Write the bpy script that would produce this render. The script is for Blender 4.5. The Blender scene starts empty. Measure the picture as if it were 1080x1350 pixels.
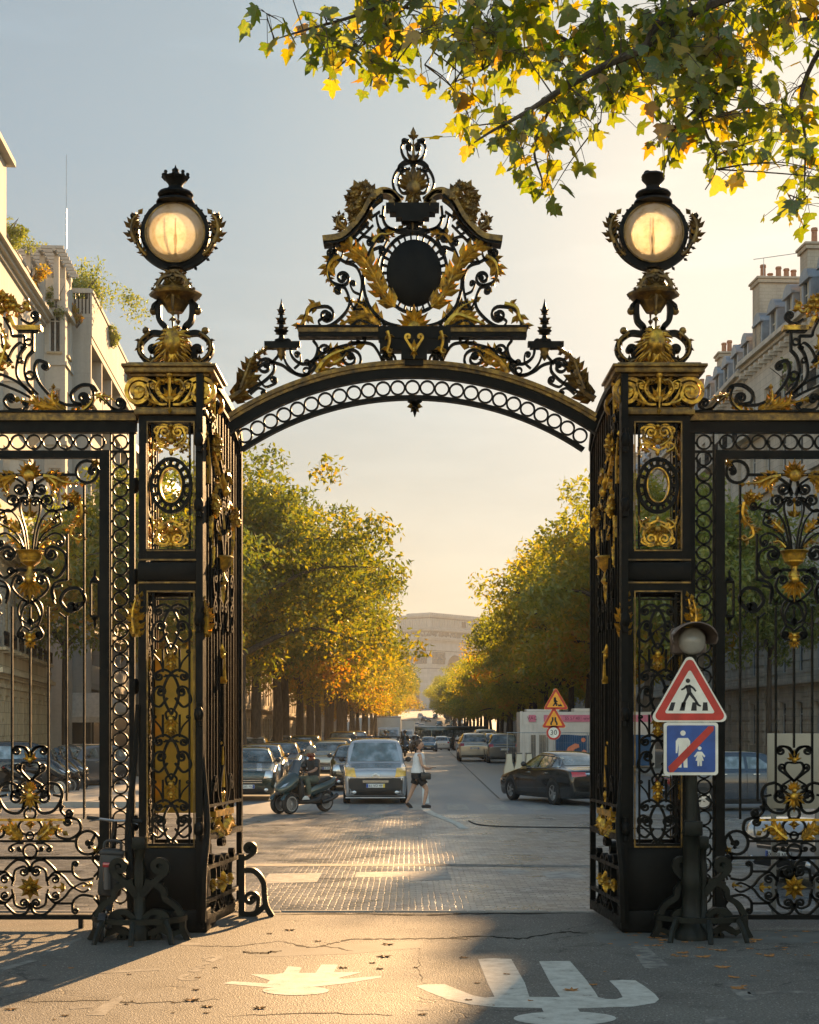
import bpy, bmesh, math, random
from math import sin, cos, pi, radians, sqrt, atan2, hypot
from mathutils import Vector, Matrix, noise
from mathutils.bvhtree import BVHTree

SC = bpy.context.scene
COL = SC.collection
R = random.Random(7)
F = 2048.0            # focal length in photo pixels
CAMZ = 2.1
HOR = 955.0
CAMY = -16.0

def P(px, py, Y=0.0):
    d = Y - CAMY
    return Vector(((px-540)*d/F, Y, CAMZ+(HOR-py)*d/F))
def PX(px, Y): return (px-540)*(Y-CAMY)/F
def PZ(py, Y): return CAMZ+(HOR-py)*(Y-CAMY)/F
def gz(Y):
    "height of the avenue: level, a shallow dip, then the climb to the arch"
    if Y < 70: return 0.0
    if Y < 215:
        t = (Y-70)/145; return -1.3*(3*t*t-2*t*t*t)
    t = min(1, (Y-215)/600); return -1.3+12.2*(t**1.15)

# ---------------------------------------------------------------- mesh builder
class MB:
    def __init__(s): s.v=[]; s.f=[]; s.m=[]; s.mi=0
    def add(s, vs, fs):
        o=len(s.v); s.v.extend([tuple(p) for p in vs])
        for f in fs: s.f.append(tuple(i+o for i in f)); s.m.append(s.mi)
    def box(s, cx,cy,cz, sx,sy,sz, M=None):
        hx,hy,hz=sx/2,sy/2,sz/2
        vs=[Vector((cx+a*hx,cy+b*hy,cz+c*hz)) for a in(-1,1) for b in(-1,1) for c in(-1,1)]
        if M: vs=[M@p for p in vs]
        s.add(vs,[(0,1,3,2),(4,6,7,5),(0,4,5,1),(2,3,7,6),(0,2,6,4),(1,5,7,3)])
    def bbox(s,x0,x1,y0,y1,z0,z1): s.box((x0+x1)/2,(y0+y1)/2,(z0+z1)/2,abs(x1-x0),abs(y1-y0),abs(z1-z0))
    def bevbox(s,x0,x1,y0,y1,z0,z1,b=.01):
        "box with chamfered vertical and horizontal edges"
        bm=bmesh.new(); bmesh.ops.create_cube(bm,size=1)
        for v in bm.verts: v.co=Vector(((x0+x1)/2+v.co.x*(x1-x0),(y0+y1)/2+v.co.y*(y1-y0),(z0+z1)/2+v.co.z*(z1-z0)))
        bmesh.ops.bevel(bm,geom=bm.edges[:],offset=b,segments=2,affect='EDGES',profile=.5)
        s.bm(bm)
    def bm(s,bm,M=None):
        bm.verts.ensure_lookup_table()
        for i,v in enumerate(bm.verts): v.index=i
        s.add([(M@v.co if M else v.co.copy()) for v in bm.verts],[[v.index for v in f.verts] for f in bm.faces]); bm.free()
    def tube(s, pts, r, n=6, closed=False, cap=True, flat=1.0):
        "sweep along 3D points; r scalar or list"
        pts=[Vector(p) for p in pts]; N=len(pts)
        if N<2: return
        rr=r if isinstance(r,(list,tuple)) else [r]*N
        vs=[]; up=None
        for i in range(N):
            if closed: t=pts[(i+1)%N]-pts[i-1]
            else: t=pts[min(i+1,N-1)]-pts[max(i-1,0)]
            if t.length<1e-9: t=Vector((0,0,1))
            t.normalize()
            if up is None:
                up=Vector((0,1,0)) if abs(t.y)<.9 else Vector((1,0,0))
            a=t.cross(up)
            if a.length<1e-6: a=t.orthogonal()
            a.normalize(); b=a.cross(t).normalized(); up=b
            for k in range(n):
                an=2*pi*(k+.5)/n
                vs.append(pts[i]+a*cos(an)*rr[i]+b*sin(an)*rr[i]*flat)
        fs=[]
        for i in range(N if closed else N-1):
            j=(i+1)%N
            for k in range(n):
                l=(k+1)%n; fs.append((i*n+k,i*n+l,j*n+l,j*n+k))
        if cap and not closed:
            fs.append(tuple(range(n-1,-1,-1))); fs.append(tuple((N-1)*n+k for k in range(n)))
        s.add(vs,fs)
    def lathe(s, prof, c=(0,0,0), n=16, sx=1, sy=1, M=None):
        "profile [(r,z)] round the z axis through c"
        c=Vector(c); vs=[]
        for r,z in prof:
            for k in range(n):
                a=2*pi*k/n; p=Vector((r*cos(a)*sx,r*sin(a)*sy,z))
                vs.append((M@p if M else p)+c)
        fs=[]
        for i in range(len(prof)-1):
            for k in range(n):
                l=(k+1)%n; fs.append((i*n+k,i*n+l,(i+1)*n+l,(i+1)*n+k))
        fs.append(tuple(range(n-1,-1,-1))); fs.append(tuple((len(prof)-1)*n+k for k in range(n)))
        s.add(vs,fs)
    def ball(s,c,rx,ry=None,rz=None,n=10,m=7,M=None):
        ry=rx if ry is None else ry; rz=rx if rz is None else rz
        c=Vector(c); vs=[Vector((0,0,rz))]; 
        for i in range(1,m):
            t=pi*i/m
            for k in range(n):
                a=2*pi*k/n; vs.append(Vector((rx*sin(t)*cos(a),ry*sin(t)*sin(a),rz*cos(t))))
        vs.append(Vector((0,0,-rz)))
        fs=[(0,1+k,1+(k+1)%n) for k in range(n)]
        for i in range(m-2):
            for k in range(n):
                a=1+i*n+k; b=1+i*n+(k+1)%n; fs.append((a,a+n,b+n,b))
        e=len(vs)-1; o=1+(m-2)*n
        fs+=[(o+(k+1)%n,o+k,e) for k in range(n)]
        s.add([(M@p if M else p)+c for p in vs],fs)
    def prism(s, poly, y0, y1):
        "polygon [(x,z)] extruded from y0 to y1"
        n=len(poly)
        vs=[(x,y0,z) for x,z in poly]+[(x,y1,z) for x,z in poly]
        fs=[tuple(range(n)),tuple(range(2*n-1,n-1,-1))]
        fs+=[(i,i+n,(i+1)%n+n,(i+1)%n) for i in range(n)]
        s.add(vs,fs)
    def sheet(s, poly, z):
        n=len(poly); s.add([(x,y,z) for x,y in poly],[tuple(range(n))])
    def ribbon(s, pts, w, y0, y1):
        "flat iron bar along 2D points (x,z): width w in the plane, depth y0..y1"
        N=len(pts); ww=w if isinstance(w,(list,tuple)) else [w]*N
        vs=[]
        for i in range(N):
            a=pts[max(i-1,0)]; b=pts[min(i+1,N-1)]
            tx,tz=b[0]-a[0],b[1]-a[1]; L=hypot(tx,tz) or 1; nx,nz=-tz/L*ww[i]/2,tx/L*ww[i]/2
            x,z=pts[i]
            vs+=[(x+nx,y0,z+nz),(x-nx,y0,z-nz),(x-nx,y1,z-nz),(x+nx,y1,z+nz)]
        fs=[]
        for i in range(N-1):
            for k in range(4):
                l=(k+1)%4; fs.append((i*4+k,i*4+l,i*4+4+l,i*4+4+k))
        fs.append((3,2,1,0)); e=(N-1)*4; fs.append((e,e+1,e+2,e+3))
        s.add(vs,fs)
    def merge(s, o, M=None, mirror=None):
        "append another builder, optionally transformed; mirror = x of the mirror plane"
        off=len(s.v)
        for p in o.v:
            p=Vector(p)
            if mirror is not None: p.x=2*mirror-p.x
            if M: p=M@p
            s.v.append(tuple(p))
        for f,m in zip(o.f,o.m):
            g=tuple(i+off for i in f); s.f.append(g[::-1] if mirror is not None else g); s.m.append(m)
        return s
    def mesh(s,name,smooth=None):
        me=bpy.data.meshes.new(name); me.from_pydata(s.v,[],s.f)
        if any(s.m): me.polygons.foreach_set('material_index',s.m)
        if smooth is not None:
            me.polygons.foreach_set('use_smooth',[True]*len(me.polygons))
            if smooth<180: me.set_sharp_from_angle(angle=radians(smooth))
        me.update(); return me
    def build(s,name,mat,parent=None,smooth=40,fix=True):
        me=s.mesh(name,smooth)
        if fix:
            bm=bmesh.new(); bm.from_mesh(me); bmesh.ops.recalc_face_normals(bm,faces=bm.faces); bm.to_mesh(me); bm.free()
            if smooth is not None and smooth<180: me.set_sharp_from_angle(angle=radians(smooth))
        o=bpy.data.objects.new(name,me); COL.objects.link(o)
        for m in (mat if isinstance(mat,(list,tuple)) else [mat]): me.materials.append(m)
        if parent is not None: o.parent=parent
        return o

def tag(o,label=None,cat=None,group=None,kind=None):
    if label: o['label']=label
    if cat: o['category']=cat
    if group: o['group']=group
    if kind: o['kind']=kind
    return o
def thing(name,label,cat,loc=(0,0,0),rz=0,group=None):
    o=bpy.data.objects.new(name,None); COL.objects.link(o); o.empty_display_size=.2
    o.location=loc; o.rotation_euler=(0,0,rz)
    return tag(o,label,cat,group)
def kids(o): return [c for c in bpy.data.objects if c.parent==o]
def copy_tree(o,parent=None,cache=None):
    c=o.copy(); COL.objects.link(c)
    if parent is not None: c.parent=parent
    for k in list(o.children): copy_tree(k,c)
    return c
def dup(o,label,loc=None,rz=None,group=None):
    c=copy_tree(o); c['label']=label
    if loc is not None: c.location=loc
    if rz is not None: c.rotation_euler=(0,0,rz)
    if group: c['group']=group
    return c
def override(o,mat,slot=0):
    o.material_slots[slot].link='OBJECT'; o.material_slots[slot].material=mat
def struct(o): o['kind']='structure'; return o

# ---------------------------------------------------------------- curves in the plane
def crom(pts,n=6,closed=False):
    P_=[tuple(p) for p in pts]; N=len(P_); out=[]
    dim=len(P_[0])
    rng=N if closed else N-1
    for i in range(rng):
        if closed: p0,p1,p2,p3=P_[i-1],P_[i],P_[(i+1)%N],P_[(i+2)%N]
        else: p0,p1,p2,p3=P_[max(i-1,0)],P_[i],P_[i+1],P_[min(i+2,N-1)]
        for k in range(n):
            t=k/n
            out.append(tuple(.5*((2*p1[d])+(-p0[d]+p2[d])*t+(2*p0[d]-5*p1[d]+4*p2[d]-p3[d])*t*t+(-p0[d]+3*p1[d]-3*p2[d]+p3[d])*t**3) for d in range(dim)))
    if not closed: out.append(P_[-1])
    return out
def curl(p,head,R0,turns,side,R1=None,n=None):
    "spiral continuing from p with heading angle, turning to side (+1 left, -1 right)"
    R1=R0*.22 if R1 is None else R1
    n=n or max(8,int(turns*16)); out=[]; x,z=p; da=side*2*pi*turns/n
    for i in range(n):
        t=i/n; r=R0*(1-t)**1.0*.78+R1+ (R0*.0)
        ds=r*abs(da); head+=da/2; x+=cos(head)*ds; z+=sin(head)*ds; head+=da/2; out.append((x,z))
    return out
# ---------------------------------------------------------------- materials
MT={}
def nodes(name):
    m=bpy.data.materials.new(name); m.use_nodes=True; nt=m.node_tree
    b=nt.nodes['Principled BSDF']; MT[name]=m
    return m,nt,b
def N(nt,t,**k):
    n=nt.nodes.new(t)
    for a,v in k.items():
        if a.startswith('_'): n.inputs[a[1:].replace('_',' ')].default_value=v
        else: setattr(n,a,v)
    return n
def L(nt,a,b): nt.links.new(a,b)
def c4(c): return (c[0],c[1],c[2],1)
def mixrgb(nt,fac,a,b,mode='MIX'):
    n=nt.nodes.new('ShaderNodeMix'); n.data_type='RGBA'; n.blend_type=mode
    for s,v in ((0,fac),(6,a),(7,b)):
        if hasattr(v,'is_linked') or hasattr(v,'links'): L(nt,v,n.inputs[s])
        elif s==0: n.inputs[0].default_value=v
        else: n.inputs[s].default_value=c4(v)
    return n.outputs[2]
def ramp(nt,src,stops):
    n=nt.nodes.new('ShaderNodeValToRGB'); e=n.color_ramp.elements
    while len(e)<len(stops): e.new(.5)
    for x,(p,c) in zip(e,stops):
        x.position=p; x.color=c4(c) if isinstance(c,tuple) else (c,c,c,1)
    L(nt,src,n.inputs[0]); return n.outputs[0]
def coords(nt,obj=True):
    return nt.nodes.new('ShaderNodeTexCoord').outputs['Object'] if obj else nt.nodes.new('ShaderNodeNewGeometry').outputs['Position']
def noi(nt,co,scale,detail=4,rough=.55):
    n=N(nt,'ShaderNodeTexNoise'); n.inputs['Scale'].default_value=scale; n.inputs['Detail'].default_value=detail; n.inputs['Roughness'].default_value=rough
    if co is not None: L(nt,co,n.inputs['Vector'])
    return n.outputs['Fac']
def bump(nt,b,h,st=.3,dist=.01):
    n=N(nt,'ShaderNodeBump'); n.inputs['Strength'].default_value=st; n.inputs['Distance'].default_value=dist
    L(nt,h,n.inputs['Height']); L(nt,n.outputs[0],b.inputs['Normal'])
def simple(name,col,rough=.6,metal=0,var=.15,scale=6,spec=.5,bmp=0,bscale=60,coat=0):
    m,nt,b=nodes(name); co=coords(nt,False)
    f=noi(nt,co,scale)
    lo=tuple(max(0,c*(1-var)) for c in col); hi=tuple(min(1,c*(1+var)) for c in col)
    L(nt,ramp(nt,f,[(.3,lo),(.7,hi)]),b.inputs['Base Color'])
    b.inputs['Roughness'].default_value=rough; b.inputs['Metallic'].default_value=metal
    b.inputs['Specular IOR Level'].default_value=spec
    if coat: b.inputs['Coat Weight'].default_value=coat; b.inputs['Coat Roughness'].default_value=.06
    if bmp: bump(nt,b,noi(nt,co,bscale,3),bmp,.004)
    return m

m,nt,b=nodes('iron'); co=coords(nt,False)
c=ramp(nt,noi(nt,co,7,5,.65),[(.3,(.002,.0023,.0021)),(.7,(.0055,.006,.0052))])
c=mixrgb(nt,ramp(nt,noi(nt,co,23,5,.75),[(.62,0.0),(.76,.6)]),c,(.022,.013,.007))
mpd=N(nt,'ShaderNodeMapping'); mpd.inputs['Scale'].default_value=(5,5,.7); L(nt,co,mpd.inputs[0])
c=mixrgb(nt,ramp(nt,noi(nt,mpd.outputs[0],2.2,5,.7),[(.58,0.0),(.78,.3)]),c,(.018,.0165,.014))
L(nt,c,b.inputs['Base Color']); L(nt,ramp(nt,noi(nt,co,15,4),[(.3,.36),(.7,.62)]),b.inputs['Roughness']); b.inputs['Specular IOR Level'].default_value=.13
bump(nt,b,noi(nt,co,60,4,.6),.5,.004)
simple('iron_green',(.006,.008,.0058),.45,0,.7,7,.22,.6,45)
# gilding: worn gold paint over dark iron
m,nt,b=nodes('gold'); co=coords(nt,False)
f=noi(nt,co,14,5,.65)
L(nt,ramp(nt,f,[(.30,(.035,.022,.008)),(.43,(.34,.18,.022)),(.58,(.66,.38,.045)),(.8,(.82,.52,.10))]),b.inputs['Base Color'])
L(nt,ramp(nt,f,[(.35,.25),(.55,.75)]),b.inputs['Metallic'])
L(nt,ramp(nt,noi(nt,co,40,3),[(.3,.28),(.7,.5)]),b.inputs['Roughness'])
bump(nt,b,noi(nt,co,90,3),.25,.004)
m,nt,b=nodes('gold_dull'); co=coords(nt,False)
f=noi(nt,co,11,5,.65)
L(nt,ramp(nt,f,[(.3,(.02,.014,.009)),(.5,(.15,.085,.018)),(.75,(.46,.27,.045))]),b.inputs['Base Color'])
b.inputs['Metallic'].default_value=.4; b.inputs['Roughness'].default_value=.42
bump(nt,b,noi(nt,co,80,3),.3,.004)
simple('brass_plate',(.72,.42,.05),.45,.3,.2,5)
# frosted amber globe
m,nt,b=nodes('globe_glass'); co=coords(nt,True)
col=ramp(nt,noi(nt,co,5.5,6,.68),[(.28,(.45,.33,.15)),(.44,(.86,.76,.52)),(.60,(.97,.93,.80))])
tr=N(nt,'ShaderNodeBsdfTranslucent'); tp=N(nt,'ShaderNodeBsdfTransparent'); gl=N(nt,'ShaderNodeBsdfGlossy',_Roughness=.12); df=N(nt,'ShaderNodeBsdfDiffuse')
L(nt,col,tr.inputs[0]); L(nt,col,df.inputs[0]); tp.inputs[0].default_value=(1,.96,.84,1)
a=N(nt,'ShaderNodeMixShader',_Fac=.45); L(nt,tr.outputs[0],a.inputs[1]); L(nt,tp.outputs[0],a.inputs[2])
d=N(nt,'ShaderNodeMixShader',_Fac=.18); L(nt,a.outputs[0],d.inputs[1]); L(nt,df.outputs[0],d.inputs[2])
fr=N(nt,'ShaderNodeFresnel',_IOR=1.45)
e=N(nt,'ShaderNodeMixShader'); L(nt,fr.outputs[0],e.inputs[0]); L(nt,d.outputs[0],e.inputs[1]); L(nt,gl.outputs[0],e.inputs[2])
L(nt,e.outputs[0],nt.nodes['Material Output'].inputs['Surface'])
nt.nodes.remove(b)

# park asphalt: aggregate speckle, broad patches, fine cracks
m,nt,b=nodes('park_asphalt'); co=coords(nt,False)
big=noi(nt,co,.55,5,.6); fine=noi(nt,co,55,2,.7)
base=ramp(nt,big,[(.3,(.098,.089,.074)),(.5,(.138,.126,.106)),(.72,(.185,.17,.142))])
c=mixrgb(nt,.9,base,ramp(nt,fine,[(.34,(.30,.30,.30)),(.50,(.85,.85,.85)),(.66,(1.25,1.22,1.15))]),'MULTIPLY')
vo=N(nt,'ShaderNodeTexVoronoi'); vo.inputs['Scale'].default_value=85; L(nt,co,vo.inputs['Vector'])
st=ramp(nt,vo.outputs['Color'],[(.80,0.0),(.93,1.0)])
c=mixrgb(nt,st,c,(.36,.34,.30))
stn=ramp(nt,noi(nt,co,1.6,5,.7),[(.52,(1,1,1)),(.70,(.62,.61,.60))]); c=mixrgb(nt,1,c,stn,'MULTIPLY')
# cracks: thin dark lines along a warped voronoi
wn=N(nt,'ShaderNodeTexNoise'); wn.inputs['Scale'].default_value=2.2; wn.inputs['Detail'].default_value=5; L(nt,co,wn.inputs['Vector'])
wv=N(nt,'ShaderNodeMixRGB',blend_type='LINEAR_LIGHT'); wv.inputs[0].default_value=.45; L(nt,co,wv.inputs[1]); L(nt,wn.outputs['Color'],wv.inputs[2])
ve=N(nt,'ShaderNodeTexVoronoi',feature='DISTANCE_TO_EDGE'); ve.inputs['Scale'].default_value=.42; L(nt,wv.outputs[0],ve.inputs['Vector'])
cr=ramp(nt,ve.outputs['Distance'],[(.0,1.0),(.010,0.0)])
mk=ramp(nt,noi(nt,co,.8,2),[(.5,0.0),(.58,1.0)])
cm=mixrgb(nt,1,cr,mk,'MULTIPLY')
c=mixrgb(nt,cm,c,(.02,.018,.015))
L(nt,c,b.inputs['Base Color'])
L(nt,ramp(nt,big,[(.3,.62),(.7,.8)]),b.inputs['Roughness'])
h=mixrgb(nt,.5,fine,vo.outputs['Distance']); h2=mixrgb(nt,cm,h,(0,0,0))
bump(nt,b,h2,.8,.012)
# lighter repair patch of asphalt
simple('asphalt_patch',(.125,.12,.105),.75,0,.2,3,.4,.5,60)
# avenue asphalt
m,nt,b=nodes('road_asphalt'); co=coords(nt,False)
mp=N(nt,'ShaderNodeMapping'); mp.inputs['Scale'].default_value=(1.2,.12,1); L(nt,co,mp.inputs[0])
st=noi(nt,mp.outputs[0],1.0,5,.6); fine=noi(nt,co,30,2,.7)
base=ramp(nt,st,[(.3,(.13,.134,.14)),(.55,(.19,.193,.197)),(.75,(.26,.255,.245))])
c=mixrgb(nt,.5,base,ramp(nt,fine,[(.3,(.6,.6,.6)),(.6,(1,1,1))]),'MULTIPLY')
L(nt,c,b.inputs['Base Color']); L(nt,ramp(nt,st,[(.3,.42),(.7,.6)]),b.inputs['Roughness']); bump(nt,b,fine,.35,.01)
# cobbled boulevard: rows of setts, each with its own tone, dark joints, domed
m,nt,b=nodes('cobbles'); co=coords(nt,False)
wn=N(nt,'ShaderNodeTexNoise'); wn.inputs['Scale'].default_value=6; wn.inputs['Detail'].default_value=3; L(nt,co,wn.inputs['Vector'])
wv=N(nt,'ShaderNodeMixRGB',blend_type='LINEAR_LIGHT'); wv.inputs[0].default_value=.028; L(nt,co,wv.inputs[1]); L(nt,wn.outputs['Color'],wv.inputs[2])
bk=N(nt,'ShaderNodeTexBrick'); L(nt,wv.outputs[0],bk.inputs['Vector'])
for k,v in (('Scale',1.0),('Mortar Size',.011),('Mortar Smooth',.7),('Bias',0),('Brick Width',.155),('Row Height',.115)): bk.inputs[k].default_value=v
bk.inputs['Color1'].default_value=(.10,.10,.10,1); bk.inputs['Color2'].default_value=(.36,.355,.345,1); bk.inputs['Mortar'].default_value=(.018,.016,.014,1)
patch=ramp(nt,noi(nt,co,.35,4),[(.35,(.75,.75,.78)),(.65,(1.0,.97,.9))])
c=mixrgb(nt,1,bk.outputs['Color'],patch,'MULTIPLY'); c=mixrgb(nt,.35,c,ramp(nt,noi(nt,co,26,3),[(.3,(.5,.5,.5)),(.7,(1,1,1))]),'MULTIPLY'); c=mixrgb(nt,1,c,ramp(nt,noi(nt,co,4.2,5,.75),[(.34,(.45,.45,.46)),(.5,(.95,.95,.95)),(.66,(1.3,1.3,1.28))]),'MULTIPLY')
L(nt,c,b.inputs['Base Color']); 
L(nt,ramp(nt,noi(nt,co,.9,4),[(.35,.24),(.7,.46)]),b.inputs['Roughness'])
inv=ramp(nt,bk.outputs['Fac'],[(0,1.0),(1,0.0)])
hh=mixrgb(nt,.3,inv,noi(nt,co,9,3))
bump(nt,b,hh,.42,.013)
simple('stone_kerb',(.27,.255,.23),.7,0,.2,3,.4,.4,30)
simple('paint_white',(.74,.70,.60),.62,0,.12,4,.4,.3,60)
# worn road paint, broken through to the asphalt
m,nt,b=nodes('worn_paint'); co=coords(nt,False)
f=noi(nt,co,7,6,.7)
L(nt,ramp(nt,f,[(.31,(.13,.12,.10)),(.38,(.40,.37,.31)),(.55,(.53,.50,.43)),(.75,(.64,.61,.53))]),b.inputs['Base Color']); b.inputs['Roughness'].default_value=.7; bump(nt,b,noi(nt,co,60,2),.4,.006)
m,nt,b=nodes('faint_paint'); co=coords(nt,False)
f=noi(nt,co,6,6,.7)
L(nt,ramp(nt,f,[(.42,(.10,.092,.08)),(.6,(.24,.22,.185)),(.75,(.36,.33,.28))]),b.inputs['Base Color']); b.inputs['Roughness'].default_value=.75; bump(nt,b,noi(nt,co,60,2),.4,.006)

m,nt,b=nodes('crossing_paint'); co=coords(nt,False)
f=noi(nt,co,5,6,.7)
L(nt,ramp(nt,f,[(.40,(.16,.155,.145)),(.55,(.29,.275,.245)),(.75,(.40,.38,.33))]),b.inputs['Base Color']); b.inputs['Roughness'].default_value=.55; bump(nt,b,noi(nt,co,12,3),.5,.01)
# facade stone: courses and streaked weathering
def stone(name,col,cw=1.1,ch=.42,joint=.012,jdark=.55,streak=.25):
    m,nt,b=nodes(name); co=coords(nt,False)
    sx=N(nt,'ShaderNodeSeparateXYZ'); L(nt,co,sx.inputs[0]); ad=N(nt,'ShaderNodeMath',operation='ADD'); L(nt,sx.outputs[0],ad.inputs[0]); L(nt,sx.outputs[1],ad.inputs[1])
    cb=N(nt,'ShaderNodeCombineXYZ'); L(nt,ad.outputs[0],cb.inputs[0]); L(nt,sx.outputs[2],cb.inputs[1])
    bk=N(nt,'ShaderNodeTexBrick'); L(nt,cb.outputs[0],bk.inputs['Vector'])
    for k,v in (('Scale',1.0),('Mortar Size',joint),('Mortar Smooth',.3),('Brick Width',cw),('Row Height',ch)): bk.inputs[k].default_value=v
    bk.inputs['Color1'].default_value=c4([x*.93 for x in col]); bk.inputs['Color2'].default_value=c4([min(1,x*1.06) for x in col]); bk.inputs['Mortar'].default_value=c4([x*jdark for x in col])
    mp=N(nt,'ShaderNodeMapping'); mp.inputs['Scale'].default_value=(1.3,1.3,.12); L(nt,co,mp.inputs[0])
    s=ramp(nt,noi(nt,mp.outputs[0],1.2,6,.65),[(.3,tuple([1-streak]*3)),(.65,(1,1,1))])
    c=mixrgb(nt,1,bk.outputs['Color'],s,'MULTIPLY'); c=mixrgb(nt,.3,c,ramp(nt,noi(nt,co,8,4),[(.3,(.7,.7,.7)),(.7,(1,1,1))]),'MULTIPLY')
    L(nt,c,b.inputs['Base Color']); b.inputs['Roughness'].default_value=.85; b.inputs['Specular IOR Level'].default_value=.25
    bump(nt,b,noi(nt,co,14,4),.25,.02); return m
stone('limestone',(.60,.48,.31)); stone('limestone_grey',(.60,.55,.48)); stone('plaster',(.56,.535,.485),9,3.1,.01,.85,.18)
stone('concrete',(.47,.45,.41),3,3,.012,.8,.22); stone('arch_stone',(.42,.41,.39),3,1.5,.02,.9,.2); stone('arch_shade_stone',(.20,.195,.185),3,1.5,.02,.9,.3); stone('chimney_stone',(.50,.42,.33),.5,.2,.012,.75,.25)  # darker arch stone: shade on reliefs and under cornices put into its colour
simple('zinc',(.23,.25,.28),.45,.35,.2,2,.5,.1,5); simple('terracotta',(.34,.16,.09),.8)
simple('shutter',(.45,.43,.38),.7); simple('shutter_grey',(.52,.53,.54),.6); simple('awning_cloth',(.47,.43,.37),.85)
simple('dark_shop',(.05,.047,.044),.4); simple('cream_board',(.58,.52,.40),.55,0,.06,2)
# window glass
m,nt,b=nodes('window_glass'); b.inputs['Base Color'].default_value=(.028,.034,.038,1); b.inputs['Roughness'].default_value=.07; b.inputs['Specular IOR Level'].default_value=.8
m,nt,b=nodes('car_glass'); co=coords(nt,False)
L(nt,ramp(nt,noi(nt,co,2.5,3),[(.35,(.05,.065,.06)),(.5,(.11,.14,.14)),(.66,(.30,.34,.36))]),b.inputs['Base Color']); b.inputs['Roughness'].default_value=.04; b.inputs['Metallic'].default_value=.4; b.inputs['Specular IOR Level'].default_value=.9; b.inputs['Coat Weight'].default_value=.8
def paint(name,col,metal=.15,rough=.3):
    m=simple(name,col,rough*.6,metal,.05,3,.5,0,60,1.0); return m
paint('paint_black',(.012,.012,.011)); paint('paint_green',(.012,.028,.022)); paint('paint_navy',(.014,.026,.045)); paint('paint_silver',(.40,.41,.43),.4); paint('paint_grey',(.11,.115,.12),.4)
paint('paint_car_white',(.68,.67,.64),0); paint('paint_beige',(.44,.40,.33),.3); paint('paint_blue',(.05,.12,.20),.3); paint('paint_red',(.28,.03,.025),.1); paint('paint_teal',(.022,.046,.042),.3,.28)
simple('paint_van_cloth',(.78,.75,.68),.6,0,.08,2)
simple('rubber',(.016,.016,.016),.8); simple('plastic_black',(.022,.022,.022),.5); simple('alloy',(.42,.42,.42),.3,.8); simple('chrome',(.62,.62,.6),.15,.95)
m,nt,b=nodes('headlight'); b.inputs['Base Color'].default_value=(.62,.64,.66,1); b.inputs['Roughness'].default_value=.12; b.inputs['Metallic'].default_value=.6; b.inputs['Coat Weight'].default_value=1
simple('headlight_amber',(.85,.48,.06),.15,.2,.2,12,.7,0,60,1)
simple('taillight',(.42,.012,.012),.2,0,.2,8,.6,0,60,1); simple('plate_white',(.72,.72,.68),.4); simple('plate_yellow',(.75,.52,.05),.4); simple('plate_blue',(.03,.09,.38),.4); simple('ink',(.012,.012,.014),.6)
simple('sign_red',(.48,.026,.018),.4,0,.25,7); simple('sign_blue',(.012,.07,.30),.4,0,.25,7); simple('sign_white',(.76,.73,.64),.4,0,.13,7); simple('sign_orange',(.86,.35,.02),.35); simple('sign_back',(.35,.35,.34),.5,.5)
simple('galvanised',(.36,.37,.37),.45,.7); simple('container_white',(.62,.57,.52),.6,0,.1,1.5); simple('pink_band',(.62,.17,.26),.55); simple('maroon_ink',(.17,.02,.06),.6)
simple('banner_blue',(.010,.06,.15),.6,0,.3,2); simple('banner_orange',(.78,.24,.12),.6)
simple('skin_light',(.47,.27,.18),.5,0,.1,20); simple('skin_tan',(.36,.20,.13),.5,0,.1,20); simple('hair_brown',(.045,.024,.014),.5); simple('hair_red',(.16,.035,.014),.5)
simple('cloth_white',(.72,.71,.70),.8,0,.06,20); simple('cloth_black',(.014,.014,.016),.85,0,.3,20); simple('cloth_dark',(.03,.032,.033),.85); simple('trouser_green',(.10,.115,.085),.85); simple('shoe_white',(.66,.64,.6),.7); simple('helmet_grey',(.22,.20,.18),.3); simple('leather',(.02,.02,.02),.45)
# bark
m,nt,b=nodes('bark'); co=coords(nt,False)
mp=N(nt,'ShaderNodeMapping'); mp.inputs['Scale'].default_value=(9,9,1.6); L(nt,co,mp.inputs[0])
f=noi(nt,mp.outputs[0],1.4,6,.7)
L(nt,ramp(nt,f,[(.3,(.03,.022,.016)),(.55,(.085,.066,.05)),(.75,(.15,.12,.09))]),b.inputs['Base Color']); b.inputs['Roughness'].default_value=.9; bump(nt,b,f,.9,.05)
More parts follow.
